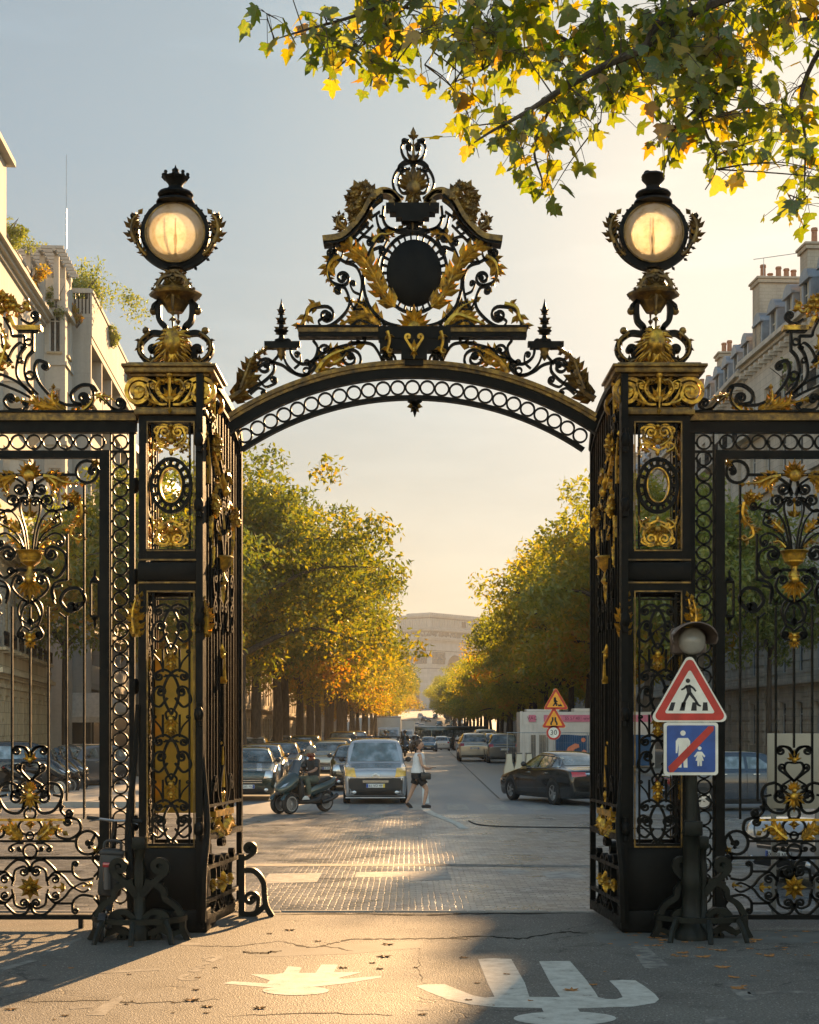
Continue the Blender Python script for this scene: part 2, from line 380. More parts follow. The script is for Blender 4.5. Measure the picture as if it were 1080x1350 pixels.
# leaves: own colour per leaf, light coming through
def leafmat(name,stops,scale,mixn=.55,trans=.5,tboost=1.7):
    m,nt,b=nodes(name)
    ge=N(nt,'ShaderNodeNewGeometry'); oi=N(nt,'ShaderNodeObjectInfo')
    f=noi(nt,ge.outputs['Position'],scale,3,.6)
    a=N(nt,'ShaderNodeMath',operation='MULTIPLY_ADD'); L(nt,ge.outputs['Random Per Island'],a.inputs[0]); a.inputs[1].default_value=1-mixn; 
    mm=N(nt,'ShaderNodeMath',operation='MULTIPLY_ADD'); L(nt,f,mm.inputs[0]); mm.inputs[1].default_value=mixn*1.9; mm.inputs[2].default_value=-mixn*.45
    L(nt,mm.outputs[0],a.inputs[2])
    sh=N(nt,'ShaderNodeMath',operation='MULTIPLY_ADD'); L(nt,oi.outputs['Random'],sh.inputs[0]); sh.inputs[1].default_value=.22; L(nt,a.outputs[0],sh.inputs[2])
    s2=N(nt,'ShaderNodeMath',operation='SUBTRACT'); L(nt,sh.outputs[0],s2.inputs[0]); s2.inputs[1].default_value=.11
    if name in('leaf_avenue','leaf_shade'):   # autumn has reached the lower boughs first
        tz=N(nt,'ShaderNodeSeparateXYZ'); L(nt,coords(nt,True),tz.inputs[0]); mz=N(nt,'ShaderNodeMath',operation='MULTIPLY_ADD'); L(nt,tz.outputs[2],mz.inputs[0]); mz.inputs[1].default_value=-.042; mz.inputs[2].default_value=.34
        s3=N(nt,'ShaderNodeMath',operation='ADD'); L(nt,s2.outputs[0],s3.inputs[0]); L(nt,mz.outputs[0],s3.inputs[1]); s2=s3
    c=ramp(nt,s2.outputs[0],stops)
    if name=='leaf_plane':   # brown blemishes and paler veins
        c=mixrgb(nt,ramp(nt,noi(nt,ge.outputs['Position'],38,4,.7),[(.56,0.0),(.68,.75)]),c,(.20,.085,.02)); c=mixrgb(nt,ramp(nt,noi(nt,ge.outputs['Position'],90,2),[(.55,0.0),(.7,.35)]),c,(.42,.38,.06))
    df=N(nt,'ShaderNodeBsdfDiffuse'); tr=N(nt,'ShaderNodeBsdfTranslucent'); gl=N(nt,'ShaderNodeBsdfGlossy',_Roughness=.45)
    L(nt,c,df.inputs[0])
    hs=N(nt,'ShaderNodeHueSaturation'); hs.inputs['Saturation'].default_value=1.12; hs.inputs['Value'].default_value=tboost; L(nt,c,hs.inputs['Color']); L(nt,hs.outputs[0],tr.inputs[0])
    x=N(nt,'ShaderNodeMixShader',_Fac=trans); L(nt,df.outputs[0],x.inputs[1]); L(nt,tr.outputs[0],x.inputs[2])
    y=N(nt,'ShaderNodeMixShader',_Fac=.06); L(nt,x.outputs[0],y.inputs[1]); L(nt,gl.outputs[0],y.inputs[2])
    L(nt,y.outputs[0],nt.nodes['Material Output'].inputs['Surface']); nt.nodes.remove(b); return m
leafmat('leaf_plane',[(.0,(.06,.10,.012)),(.3,(.13,.175,.018)),(.55,(.23,.24,.022)),(.72,(.36,.25,.025)),(.84,(.46,.16,.025)),(1,(.30,.08,.02))],1.3,.35,.66,1.6)
leafmat('leaf_avenue',[(.0,(.05,.075,.012)),(.34,(.11,.13,.016)),(.56,(.21,.19,.018)),(.76,(.38,.24,.018)),(.92,(.38,.14,.015)),(1,(.18,.07,.012))],.13,.58,.5,2.0)
leafmat('leaf_shade',[(.0,(.09,.12,.018)),(.46,(.19,.20,.026)),(.70,(.33,.27,.028)),(.88,(.44,.23,.022)),(1,(.38,.13,.016))],.13,.6,.5,2.0)
leafmat('leaf_green',[(.0,(.07,.11,.022)),(.5,(.17,.20,.035)),(1,(.30,.28,.06))],.6,.4,.45,1.9)
simple('leaf_litter',(.30,.13,.035),.8,0,.5,30)
M=MT
# ---------------------------------------------------------------- wrought-iron ornament, drawn in photo pixels on a vertical plane
class Orn:
    """iron bars and gilded leaves; cx = mirror axis (pixel x) or None; f maps pixel -> plane metres"""
    def __init__(s,f,cx=None,y0=-.02,y1=.02,k=1/128):
        s.f=f; s.cx=cx; s.I=MB(); s.Gd={'':MB()}; s.cur=''; s.y0=y0; s.y1=y1; s.k=k; s.mirror=True
    @property
    def G(s): return s.Gd[s.cur]
    def sec(s,name):
        s.cur=name; s.Gd.setdefault(name,MB()); return s
    def golds(s,default,src=None):
        "the gilded pieces: each named section, left and right of the mirror axis apart"
        out=[]
        for nm,mb in (src or s.Gd).items():
            if not mb.v: continue
            if not nm or s.cx is None or not s.mirror: out.append((nm or default,mb)); continue
            ax_=s.f((s.cx,0))[0]; side=[[],[],[]]
            # connected pieces by vertex union
            par=list(range(len(mb.v)))
            def find(i):
                while par[i]!=i: par[i]=par[par[i]]; i=par[i]
                return i
            for f in mb.f:
                a=find(f[0])
                for i in f[1:]: par[find(i)]=a
            sx={}
            for i,v in enumerate(mb.v): sx.setdefault(find(i),[]).append(v[0])
            cls={r:(0 if max(x)<ax_+.02 else 1 if min(x)>ax_-.02 else 2) for r,x in sx.items()}
            if all(c!=2 for c in cls.values()) or True:
                for c in (0,1,2):
                    m=MB(); idx={}
                    for f in mb.f:
                        if cls[find(f[0])]!=c: continue
                        g=[]
                        for i in f:
                            if i not in idx: idx[i]=len(m.v); m.v.append(mb.v[i])
                            g.append(idx[i])
                        m.f.append(tuple(g)); m.m.append(0)
                    if m.v: out.append((nm,m))
        return out
    def _both(s,fn):
        fn(lambda p:s.f(p))
        if s.cx is not None and s.mirror: fn(lambda p:s.f((2*s.cx-p[0],p[1])))
    def path(s,pts,c0,c1,sm):
        p=crom(pts,5) if sm and len(pts)>2 else [tuple(q) for q in pts]
        if c1:
            R0,t,sd=c1; a=p[-2]; b=p[-1]; p=p+curl(b,atan2(b[1]-a[1],b[0]-a[0]),R0,t,1 if sd=='r' else -1)
        if c0:
            R0,t,sd=c0; a=p[1]; b=p[0]; q=curl(b,atan2(b[1]-a[1],b[0]-a[0]),R0,t,1 if sd=='r' else -1); p=q[::-1]+p
        return p
    def bar(s,pts,w=3,c0=None,c1=None,g=False,sm=True,d=1.0,eye=True,yo=0):
        p=s.path(pts,c0,c1,sm); mb=s.G if g else s.I
        y0=s.y0*d+yo; y1=s.y1*d+yo
        def fn(f):
            mb.ribbon([f(q) for q in p],w*s.k,y0,y1)
            if eye:
                for c,q in ((c0,p[0]),(c1,p[-1])):
                    if c: x,z=f(q); mb.ball((x,(y0+y1)/2,z),c[0]*.3*s.k+.4*w*s.k,(y1-y0)*.62,None,7,5)
        s._both(fn)
    def ring(s,cx,cy,rx,ry=None,w=2.4,g=False,n=20,d=1.0):
        ry=ry or rx; mb=s.G if g else s.I; y0=s.y0*d; y1=s.y1*d
        pts=[(cx+rx*cos(2*pi*i/n),cy+ry*sin(2*pi*i/n)) for i in range(n+1)]
        s._both(lambda f: mb.ribbon([f(q) for q in pts],w*s.k,y0,y1))
    def rect(s,x0,y0,x1,y1,g=False,d=1.0,yo=0):
        mb=s.G if g else s.I
        def fn(f):
            a=f((x0,y0)); b=f((x1,y1)); mb.bbox(a[0],b[0],s.y0*d+yo,s.y1*d+yo,a[1],b[1])
        s._both(fn)
    def lobe(s,mb,f,b,ang,L_,W,h,yo=0):
        "solid pointed leaf lobe from pixel b at pixel angle"
        ca,sa=cos(ang),sin(ang)
        def q(u,v): return f((b[0]+ca*u-sa*v,b[1]+sa*u+ca*v))
        pt=[q(0,0),q(L_*.45,-W),q(L_,0),q(L_*.45,W),q(L_*.48,0)]
        m=(s.y0+s.y1)/2+yo
        vs=[(pt[0][0],m,pt[0][1]),(pt[1][0],m,pt[1][1]),(pt[2][0],m-h*.3,pt[2][1]),(pt[3][0],m,pt[3][1]),(pt[4][0],m-h,pt[4][1]),(pt[4][0],m+h,pt[4][1])]
        mb.add(vs,[(0,1,4),(1,2,4),(2,3,4),(3,0,4),(1,0,5),(2,1,5),(3,2,5),(0,3,5)])
    def leaf(s,pts,w,n=6,curlR=None,side='r',g=True,h=.03,spread=.85,both=True,yo=0,fat=.42):
        "acanthus: tapering rib along pts with lobes on both sides"
        mb=s.G if g else s.I
        p=s.path(pts,None,(curlR,.8,side) if curlR else None,True)
        N_=len(p)
        def fn(f):
            mirrored = f((0,0))[0]>f((1,0))[0]
            rr=[(w*.22*(1-.75*i/(N_-1))+.5)*s.k for i in range(N_)]
            m=(s.y0+s.y1)/2+yo
            mb.tube([(f(q)[0],m-h*.5,f(q)[1]) for q in p],rr,5)
            for i in range(n):
                t=(i+.5)/n; j=min(N_-2,int(t*(N_-1))); a=p[j]; b=p[j+1]; an=atan2(b[1]-a[1],b[0]-a[0])
                L_=w*(.55+.75*sin(pi*min(1,t*1.05+.12)))*(1-.25*t)
                for sd in (-1,1):
                    if not both and sd>0: continue
                    for kk,(da,sc) in enumerate(((spread,1),(spread*.45,.8))):
                        s.lobe(mb,f,a,an+sd*da,L_*sc,L_*sc*fat*.55,h*(1-.3*kk),yo)
            j=p[-1]; a=p[-2]
            if not curlR: s.lobe(mb,f,j,atan2(j[1]-a[1],j[0]-a[0]),w*.8,w*.3,h,yo)
        s._both(fn)
    def laurel(s,pts,w,n=9):
        p=crom(pts,6); N_=len(p)
        def fn(f):
            m=(s.y0+s.y1)/2
            s.G.tube([(f(q)[0],m-.02,f(q)[1]) for q in p],2*s.k,5)
            for i in range(n):
                t=i/(n-1)*.97; j=min(N_-2,int(t*(N_-1))); a=p[j]; b=p[j+1]; an=atan2(b[1]-a[1],b[0]-a[0])
                for da,sc in ((-.62,1),(.62,1),(-.15,.9),(.25,.8)):
                    s.lobe(s.G,f,a,an+da,w*sc*R.uniform(.85,1.1),w*.2*sc,.035,R.uniform(-.03,.01))
        s._both(fn)
    def fan(s,c,r,a0,a1,n,fat=.22,g=True,h=.03,core=.25,yo=0):
        "palmette / shell: lobes fanned from c between pixel angles (degrees)"
        mb=s.G if g else s.I
        def fn(f):
            for i in range(n):
                t=i/(n-1) if n>1 else .5; a=radians(a0+(a1-a0)*t); e=1-.28*abs(2*t-1)
                s.lobe(mb,f,c,a,r*e,r*fat*e,h,yo)
            if core:
                x,z=f(c); mb.ball((x,(s.y0+s.y1)/2-h*.6+yo,z),r*core*s.k,h*.9,None,8,5)
        s._both(fn)
    def rosette(s,c,r,n=8,g=True,h=.03,yo=0):
        mb=s.G if g else s.I
        def fn(f):
            for i in range(n):
                a=2*pi*i/n; s.lobe(mb,f,c,a,r,r*.27,h,yo); s.lobe(mb,f,c,a+pi/n,r*.66,r*.2,h*1.2,yo)
            x,z=f(c); mb.ball((x,(s.y0+s.y1)/2-h+yo,z),r*.2*s.k,h*.7,None,8,5)
        s._both(fn)
    def blob(s,c,rx,ry=None,ry3=None,g=True,yo=0):
        mb=s.G if g else s.I; ry=ry or rx
        def fn(f):
            x,z=f(c); mb.ball((x,(s.y0+s.y1)/2+yo,z),rx*s.k,(ry3 or min(rx,ry))*s.k,ry*s.k,9,6)
        s._both(fn)
    def bunch(s,c,rx,ry,n,r,g=True,seed=1):
        "cluster of small flowers and leaves"
        q=random.Random(seed); it=[]
        while len(it)<n:
            u,v=q.uniform(-1,1),q.uniform(-1,1)
            if u*u+v*v<1: it.append((u*rx,v*ry,q.uniform(0,6),q.uniform(.7,1.25),q.uniform(-.05,.03)))
        mb=s.G if g else s.I
        def fn(f):
            for u,v,a,sc,yo in it:
                for k in range(5): s.lobe(mb,f,(c[0]+u,c[1]+v),a+k*1.2566,r*sc,r*.33*sc,.025,yo-.02)
                x,z=f((c[0]+u,c[1]+v)); mb.ball((x,yo-.04,z),r*.32*sc*s.k,None,None,6,4)
        s._both(fn)
    def pin(s,c,prof,g=False,n=10):
        "turned finial: prof [(r,dy)] in pixels up from c"
        mb=s.G if g else s.I
        def fn(f):
            x,z=f(c); mb.lathe([(r*s.k,z+d*s.k) for r,d in prof],(x,(s.y0+s.y1)/2,0),n)
        s._both(fn)
    def out(s,parent,iron='ironwork',gold='gilding',gm='gold',im='iron',split=False):
        o=[]
        if s.I.v:
            for nm,mb in (s.golds('',{iron:s.I}) if split else [(iron,s.I)]): o.append(mb.build(nm,M[im],parent,35,fix=False))
        for nm,mb in s.golds(gold): o.append(mb.build(nm,M[gm],parent,50,fix=False))
        return o
# ================================================================ THE GATE
K=1/128
def TW(fn): return lambda p,q=None: fn(*p) if q is None else fn(p,q)
f0=TW(lambda px,py:((px-540)*K, CAMZ+(HOR-py)*K))
GX=544.0

def arc_pts(R_,cy,x0,x1,n,cx=GX):
    out=[]
    for i in range(n+1):
        x=x0+(x1-x0)*i/n; out.append((x,cy-sqrt(max(0,R_*R_-(x-cx)**2))))
    return out

arch=thing('gate_overthrow','black and gold wrought iron arch with a crested cartouche spanning the open gateway','gate arch',(0,0,2.9))
arch_loc=Vector((0,0,2.9))
def partof(root,objs):
    for o in (objs if isinstance(objs,list) else [objs]):
        o.parent=root; o.location=o.location-root.location
    return objs
def emit(root,orn,iron,gold,gm='gold'): return partof(root,orn.out(None,iron,gold,gm,split=True))

# main rail: gilt moulding over a dark band, and the lower rail
mb=MB(); mb2=MB()
def rail(mb,R_,w,y0,y1,x0=303,x1=785,n=48,cy=928):
    a0=math.acos((x0-GX)/R_) ; a1=math.acos((x1-GX)/R_)
    mb.ribbon([f0(GX+R_*cos(a0+(a1-a0)*i/n),cy-R_*sin(a0+(a1-a0)*i/n)) for i in range(n+1)],w*K,y0,y1)
rail(mb2,449.2,5.5,-.07,.07); rail(mb2,444.2,4.4,-.05,.05); rail(mb,436.8,10.4,-.035,.035); rail(mb,430.4,2.2,-.05,.05)
rail(mb,404.5,4,-.035,.035,318,770); rail(mb,401.5,1.8,-.045,.045,320,768)
partof(arch,mb.build('arch_rail',M['iron'],None,35)); partof(arch,mb2.build('arch_moulding',M['gold_dull'],None,35))
rg=Orn(f0,None,-.018,.018)
nr=25
for i in range(nr):
    a=radians(90)+ (i-(nr-1)/2)*(19.4/417)
    rg.ring(GX+417*cos(a),928-417*sin(a),9.0,None,2.3,False,18)
    rg.bar([(GX+417*cos(a+.0233),928-417*sin(a+.0233)-0),(GX+417*cos(a+.0233)+.1,928-417*sin(a+.0233)+.1)],3,sm=False) if False else None
emit(arch,rg,'ring_band','x')
# pendant under the arch
pd=Orn(f0,GX,-.03,.03)
pd.mirror=False
pd.pin((547,528),[(9,0),(10,-2),(4,-5),(6,-7)]); pd.pin((547,541),[(0.4,9),(3,7),(5,3),(3,0),(2,-4),(.4,-9)])
for sx in (-1,1): pd.lobe(pd.G,f0,(547,534),radians(90-sx*75),11,4,.03); pd.lobe(pd.G,f0,(547,537),radians(90-sx*40),9,3,.03)
emit(arch,pd,'pendant','pendant_leaves','gold_dull')

o=Orn(f0,GX,-.028,.028)
# scrolls between the arch and the level bar
o.bar([(327,517),(348,503),(358,494)],3.4,None,(13,1.35,'l'))
o.bar([(336,488),(352,478),(371,481),(384,490),(402,496),(414,487)],3.4,(5,.9,'r'),(6,.9,'l'))
o.bar([(373,466),(378,480),(390,492),(404,495)],3)
o.bar([(383,452),(385,470),(399,480),(414,474),(419,459),(413,449)],3.4,(4,.8,'l'),None)
o.bar([(404,497),(421,470),(446,458),(474,452)],3)
o.bar([(449,494),(466,488)],3.4,None,(15,1.5,'l'))
o.bar([(463,452),(488,453),(498,463),(505,478)],3.2)
o.bar([(497,487),(510,487)],3.2,None,(12,1.4,'l'))
o.bar([(451,494),(470,497),(497,487),(507,474)],2.6)
o.bar([(415,474),(428,471)],2.6,None,(9,1.3,'l')); o.ring(404,489,4,None,2); o.ring(405,478,3.2,None,1.8)
o.sec('lower_acanthus'); o.leaf([(418,492),(430,474),(448,464),(468,458)],18,6)
o.leaf([(440,480),(452,472),(460,457)],12,4); o.sec('')
# level bar scroll-work above
o.bar([(497,433),(475,423),(458,434),(446,433)],3,None,None)
o.sec('bar_acanthus'); o.leaf([(500,431),(487,416),(470,420),(448,428)],21,7,fat=.5)
o.leaf([(492,424),(480,406),(464,397)],15,6)
o.sec('')
o.bar([(400,430),(404,414),(414,406),(428,404)],3.4,None,(11,1.3,'r'))
o.sec('end_acanthus'); o.leaf([(423,401),(408,406),(403,420),(396,431)],14,5,4,'l')
o.bar([(413,432),(436,429),(455,413),(461,398),(455,380),(447,378)],3.4,None,(5,1.0,'l'))
o.bar([(455,346),(470,352),(477,371),(474,395),(466,410)],3)
o.bar([(441,333),(432,350),(436,370),(447,376)],3.4,None,(10,1.4,'l'))
o.sec('side_acanthus'); o.leaf([(448,338),(436,346),(432,362),(440,378)],15,6); o.sec('')
o.bar([(445,332),(438,330)],3,None,(5,1,'l'))
o.bar([(441,320),(441,334)],3); o.bar([(441,334),(457,346),(480,340)],3)
o.bar([(486,293),(455,324)],3,sm=False); o.bar([(492,297),(462,328)],2,sm=False)
for t in (.15,.4,.65,.9): o.bar([(486-31*t,293+31*t),(492-30*t,297+31*t)],2.2,sm=False)
# oval frame round the cartouche
o.bar([(500,310),(486,336),(479,368),(486,402),(506,424),(528,431)],4)
o.bar([(511,316),(500,342),(497,368),(503,396)],2.4)
o.bar([(500,310),(511,301),(526,306),(540,305)],3.4,(5,1,'l'),(6,1,'l'))
o.bar([(506,272),(505,288),(512,300),(527,304),(540,299),(539,292)],3.4,None,(5,.9,'l'))
o.bar([(496,283),(500,300),(512,312)],3); o.bar([(500,284),(508,288)],2.2)
o.bar([(501,279),(489,287)],2.2)
o.bar([(520,431),(512,437),(504,424)],2.8,(4,.8,'r'),None)
o.sec('shoulder_leaf'); o.leaf([(492,320),(501,310),(514,309),(524,303)],13,5); o.sec('')
o.bar([(490,330),(500,326)],3,None,(6,1,'r'))
o.sec('')
o.bar([(357,480),(366,470),(371,462)],2.6,None,None); o.bar([(341,500),(350,510),(362,506)],2.4,None,(5,1.2,'l')); o.bar([(430,492),(440,486),(450,490)],2.2,None,(4,1.2,'l')); o.bar([(388,486),(396,478),(396,468)],2.2,None,(4,1.2,'l'))
o.bar([(436,464),(444,458),(452,460)],2.2,None,(4,1.1,'r')); o.bar([(425,432),(420,424),(428,418)],2.4,None,(4,1.2,'r')); o.bar([(462,398),(468,408),(478,408)],2.4,None,(5,1.2,'l')); o.bar([(474,388),(466,384),(462,376)],2.2,None,(4,1.1,'r'))
o.bar([(456,347),(462,338),(472,336)],2.4,None,(5,1.2,'r')); o.bar([(470,320),(478,312),(488,314)],2.4,None,(5,1.2,'r')); o.bar([(447,324),(452,333),(449,342)],2.2,None,(3,1.1,'r')); o.bar([(509,428),(500,432),(494,424)],2.2,None,(4,1.2,'r'))
o.bar([(330,520),(340,512),(348,514)],2.2,None,(4,1.1,'r')); o.bar([(512,452),(518,460),(514,470)],2.4,None,(5,1.2,'r')); o.bar([(470,448),(478,452),(482,448)],2,None,(3,1.1,'l'))
emit(arch,o,'crest_scrolls','crest_leaves')
# cartouche: dark oval plate in a beaded ring
o=Orn(f0,None,-.05,.05)
o.I.lathe([(36.5*K*t,z) for t,z in ((.0,-.06),(.55,-.055),(.85,-.04),(1,-.015),(1,.03),(0,.035))],(0,0,0),32,1,44/36.5)
for i,v in enumerate(o.I.v): o.I.v[i]=((546-540)*K+v[0],v[2],CAMZ+(HOR-360)*K+v[1])
emit(arch,o,'cartouche','x')
o=Orn(f0,None,-.03,.03)
o.ring(546,360,43.5,52.5,3.4,False,40)
for i in range(30):
    a=2*pi*i/30; o.bar([(546+36.5*cos(a),360+44*sin(a)),(546+43.5*cos(a),360+52.5*sin(a))],2.2,sm=False)
emit(arch,o,'cartouche_ring','x')
for mx in (False,True):
    o=Orn(f0,None,-.05,.01)
    pts=[(521,406),(505,388),(494,366),(482,345),(462,328)]
    o.laurel([(2*545-x if mx else x,y) for x,y in pts],25,10)
    emit(arch,o,'x','laurel_branch')
o=Orn(f0,None,-.06,.02)
o.fan((546,434),33,-172,-8,9,.17,True,.05,.3); o.fan((546,424),20,-150,-30,5,.24,True,.06,0)
o.fan((546,428),18,20,160,6,.22); emit(arch,o,'x','shell')
# cornice arms with volutes and flower bunches
o=Orn(f0,GX,-.09,.09)
arm=[(526,270),(517,258),(503,255),(490,266),(480,284),(466,301),(450,314),(426,318)]
o.sec('cornice_arm'); o.bar(arm,9,None,None,True); o.bar([(x+1,y+5) for x,y in arm[2:]],4,None,None)
o.bar([(505,256),(516,257),(525,266)],5,None,(8,1.3,'r'),True)
emit(arch,o,'cornice_underside','cornice','gold_dull')
o=Orn(f0,GX,-.10,.10)
o.sec('flower_garland'); o.bunch((477,264),18,20,34,10,True,3); o.bunch((468,284),9,10,10,8,True,5)
o.leaf([(484,272),(478,290),(466,300)],15,6); o.leaf([(470,303),(458,302),(448,293)],11,5,5,'r'); o.leaf([(454,303),(444,297),(446,284)],9,4)
emit(arch,o,'x','flower_garland','gold_dull')
# lambrequin block
o=Orn(f0,None,-.10,.06)
for x0,x1,y0,y1 in ((509,579,271,279),(514,574,279,284),(522,566,284,290),(530,558,290,295)): o.rect(x0,y0,x1,y1)
o.leaf([(544,290),(544,305)],8,3); o.leaf([(544,272),(544,262)],9,3)
emit(arch,o,'lambrequin','lambrequin_leaf','gold_dull')
# level bar and middle block
o=Orn(f0,GX,-.08,.08)
o.rect(394,440,500,446); o.sec('level_bar_moulding'); o.rect(394,434,500,440,True,1.15); o.rect(392,431.5,500,434.2,False,1.3)
emit(arch,o,'level_bar','level_bar_moulding','gold_dull')
o=Orn(f0,None,-.10,.10)
o.rect(499,433,594,449); o.rect(501,449,530,464,False,.9); o.rect(562,449,591,464,False,.9); o.rect(529,449,563,476,False,1.05); o.rect(534,476,558,484,False,.8)
for c in (511,581):
    o.leaf([(c,440),(c+3,452),(c,464)],9,4,4,'l',yo=-.1); o.lobe(o.I,f0,(c,460),radians(90),14,6,.04)
o.bar([(546,468),(540,458),(535,450)],3,None,(4,1,'r'),True,d=1,yo=-.02); o.bar([(546,468),(552,458),(557,450)],3,None,(4,1,'l'),True,yo=-.02); o.fan((546,464),14,-120,-60,3,.22,yo=-.1); o.fan((546,466),11,50,130,3,.25,yo=-.1)
emit(arch,o,'keystone_block','keystone_gilding')
# pinnacles
for c in (371,718):
    o=Orn(f0,None,-.05,.05)
    o.rect(c-22,451,c+25,457); o.rect(c-19,457,c+21,460)
    o.pin((c,451),[(9,0),(9,3),(4,5),(3,9),(8,13),(10,15),(4,18),(3,23),(6,27),(3,31),(2,36),(4.5,40),(3,45),(1,52),(.3,57)])
    o.pin((c,460),[(7,0),(5,-4),(6,-8),(2.5,-13),(.4,-16)],True)
    for k,(r,y) in enumerate(((11,433),(9,420),(7,408))):
        for sd in (-1,1): o.lobe(o.G,f0,(c,y+3),radians(-90+sd*62),r,r*.3,.03); o.lobe(o.G,f0,(c,y+5),radians(90-sd*70),r*.8,r*.25,.03)
    emit(arch,o,'pinnacle','pinnacle_gilding','gold_dull')
# big leaves at the springing
o=Orn(f0,GX,-.06,.06)
o.sec('springing_leaf'); o.leaf([(304,527),(320,515),(328,495),(334,475),(352,461)],20,8,None,fat=.5,h=.05); o.leaf([(318,514),(326,492),(333,474),(348,462)],10,6,yo=-.04); o.blob((309,520),5)
o.leaf([(306,530),(312,518),(322,512)],8,3)
emit(arch,o,'x','springing_leaf','gold_dull')
# top finial
o=Orn(f0,545,-.025,.025); o.mirror=True
o.bar([(545,214),(534,216),(523,226),(518,240),(522,254),(532,262)],3.2,(3,.5,'r'),None)
o.bar([(541,222),(529,228),(525,242),(530,254),(539,254)],2.4,None,(5,1,'l'))
o.bar([(545,217),(533,208),(529,195),(534,187),(540,190)],3,None,(4,1,'r'))
o.bar([(545,214),(534,213),(527,218)],2.6,None,(5,.9,'l')); o.bar([(545,210),(538,203),(537,197)],2.2,None,(3,.9,'r'))
o.bar([(540,186),(534,184)],2.2,None,(3,1,'l'))
emit(arch,o,'finial_scrolls','x')
o=Orn(f0,None,-.035,.035)
o.fan((545,248),33,-170,-10,9,.2,True,.04,.3); o.fan((545,252),20,-60,240,9,.24); o.leaf([(545,270),(545,226)],11,4)
o.leaf([(545,212),(545,186)],10,4); o.lobe(o.G,f0,(545,182),radians(-90),15,4,.03)
for sd in (-1,1): o.lobe(o.G,f0,(545,181),radians(-90+sd*68),8,3,.03); o.lobe(o.G,f0,(545,192),radians(-90+sd*75),10,3.5,.03)
emit(arch,o,'x','finial_leaves','gold_dull')

# ================================================================ PILLARS
# local frame: origin on the ground at the pillar's middle; pixel helper with the pillar centre at 225 and the front face scale
KP=1/130.4
fp=TW(lambda px,py:((px-225)*KP, CAMZ+(HOR-py)*KP))
HW=.323
def pillar_panel(kind):
    o=Orn(fp,225,-.02,.02,KP)
    if kind=='upper':
        o.mirror=False; o.ring(225,640,16,25,5,False,32,1.8); o.ring(225,640,26,35,4.5,False,32,1.4); o.ring(225,640,14.2,22.8,1.5,True,32,2.2); o.mirror=True
        for i in range(16):
            a=2*pi*i/16; 
            o.mirror=False; o.bar([(225+18*cos(a),640+27*sin(a)),(225+25*cos(a),640+34*sin(a))],4.5,sm=False); o.mirror=True
        for i in range(8):
            a=2*pi*(i+.5)/8; o.mirror=False; o.lobe(o.G,fp,(225+19*cos(a),640+28*sin(a)),a,7,2.2,.04); o.mirror=True
        for s_ in (-1,1):
            y=lambda v:640+s_*v
            a='l' if s_<0 else 'r'; b='r' if s_<0 else 'l'
            o.bar([(225,y(46)),(237,y(52)),(244,y(62)),(242,y(72))],2.6,None,(8,1.4,a),True)
            o.bar([(227,y(78)),(236,y(80)),(245,y(76))],2.4,None,(4,1,b),True); o.bar([(250,y(40)),(248,y(52)),(241,y(56))],2.2,None,(4,1,a),True)
            o.leaf([(228,y(52)),(238,y(58)),(246,y(70))],8,5); o.leaf([(236,y(44)),(246,y(50)),(249,y(62))],6,4)
            o.mirror=False; o.fan((225,y(58)),19,-90*(-s_)-70,-90*(-s_)+70,5,.2); o.blob((225,y(44)),3,5); o.fan((225,y(78)),12,90*s_*-1-80,90*s_*-1+80,5,.24); o.mirror=True
            o.bar([(199,y(79)),(225,y(79))],2,sm=False)
        o.bar([(200.5,558),(200.5,724)],2.4,sm=False)
        for y_ in range(566,720,12): o.blob((203,y_),1.5)
    else:
        o.bar([(201,782),(201,1112)],2.2,sm=False); o.bar([(201,790),(225,790)],2,sm=False)
        for k in range(4):
            y=800+k*86
            o.bar([(225,y+56),(217,y+40),(215,y+22),(222,y+5),(233,y-3),(243,y)],3,None,(6,1.2,'r'))
            o.bar([(221,y+2),(233,y+30),(236,y+34),(230,y+46)],0.1) if False else None
            o.bar([(215,y+6),(233,y+4)],2.2); 
            o.bar([(230,y+34),(241,y+46),(251,y+38),(247,y+24)],3,None,(8,1.2,'l'))
            o.bar([(236,y+56),(236,y+86)],2.4,sm=False) if k<3 else None
            o.bar([(225,y+48),(232,y+54),(231,y+61)],2.4,None,(3,.8,'r'))
            o.mirror=False
            if k<3:
                for j,yy in enumerate((64,77)): o.fan((225,y+yy-2),17-2*j,35,145,5,.22); o.fan((225,y+yy+2),11,-150,-30,3,.24)
            else:
                o.fan((225,y+76),16,-160,-20,5,.22)
            o.mirror=True
            if k<3: o.bar([(249,y+62),(240,y+72),(236,y+82)],1.8,(3,1,'l'),None)
        o.bar([(225,1108),(236,1098),(248,1088)],2.6,None,(8,1.2,'l'))
    return o
up=pillar_panel('upper'); lo=pillar_panel('lower')
pillar=thing('gate_pillar','left lattice gate pillar with round amber lamp and a brass sheet in its lower panel','gate pillar',(0,0,0),0,'lamp topped pillars of the gateway')
def z_(py): return CAMZ+(HOR-py)*KP
mb=MB()
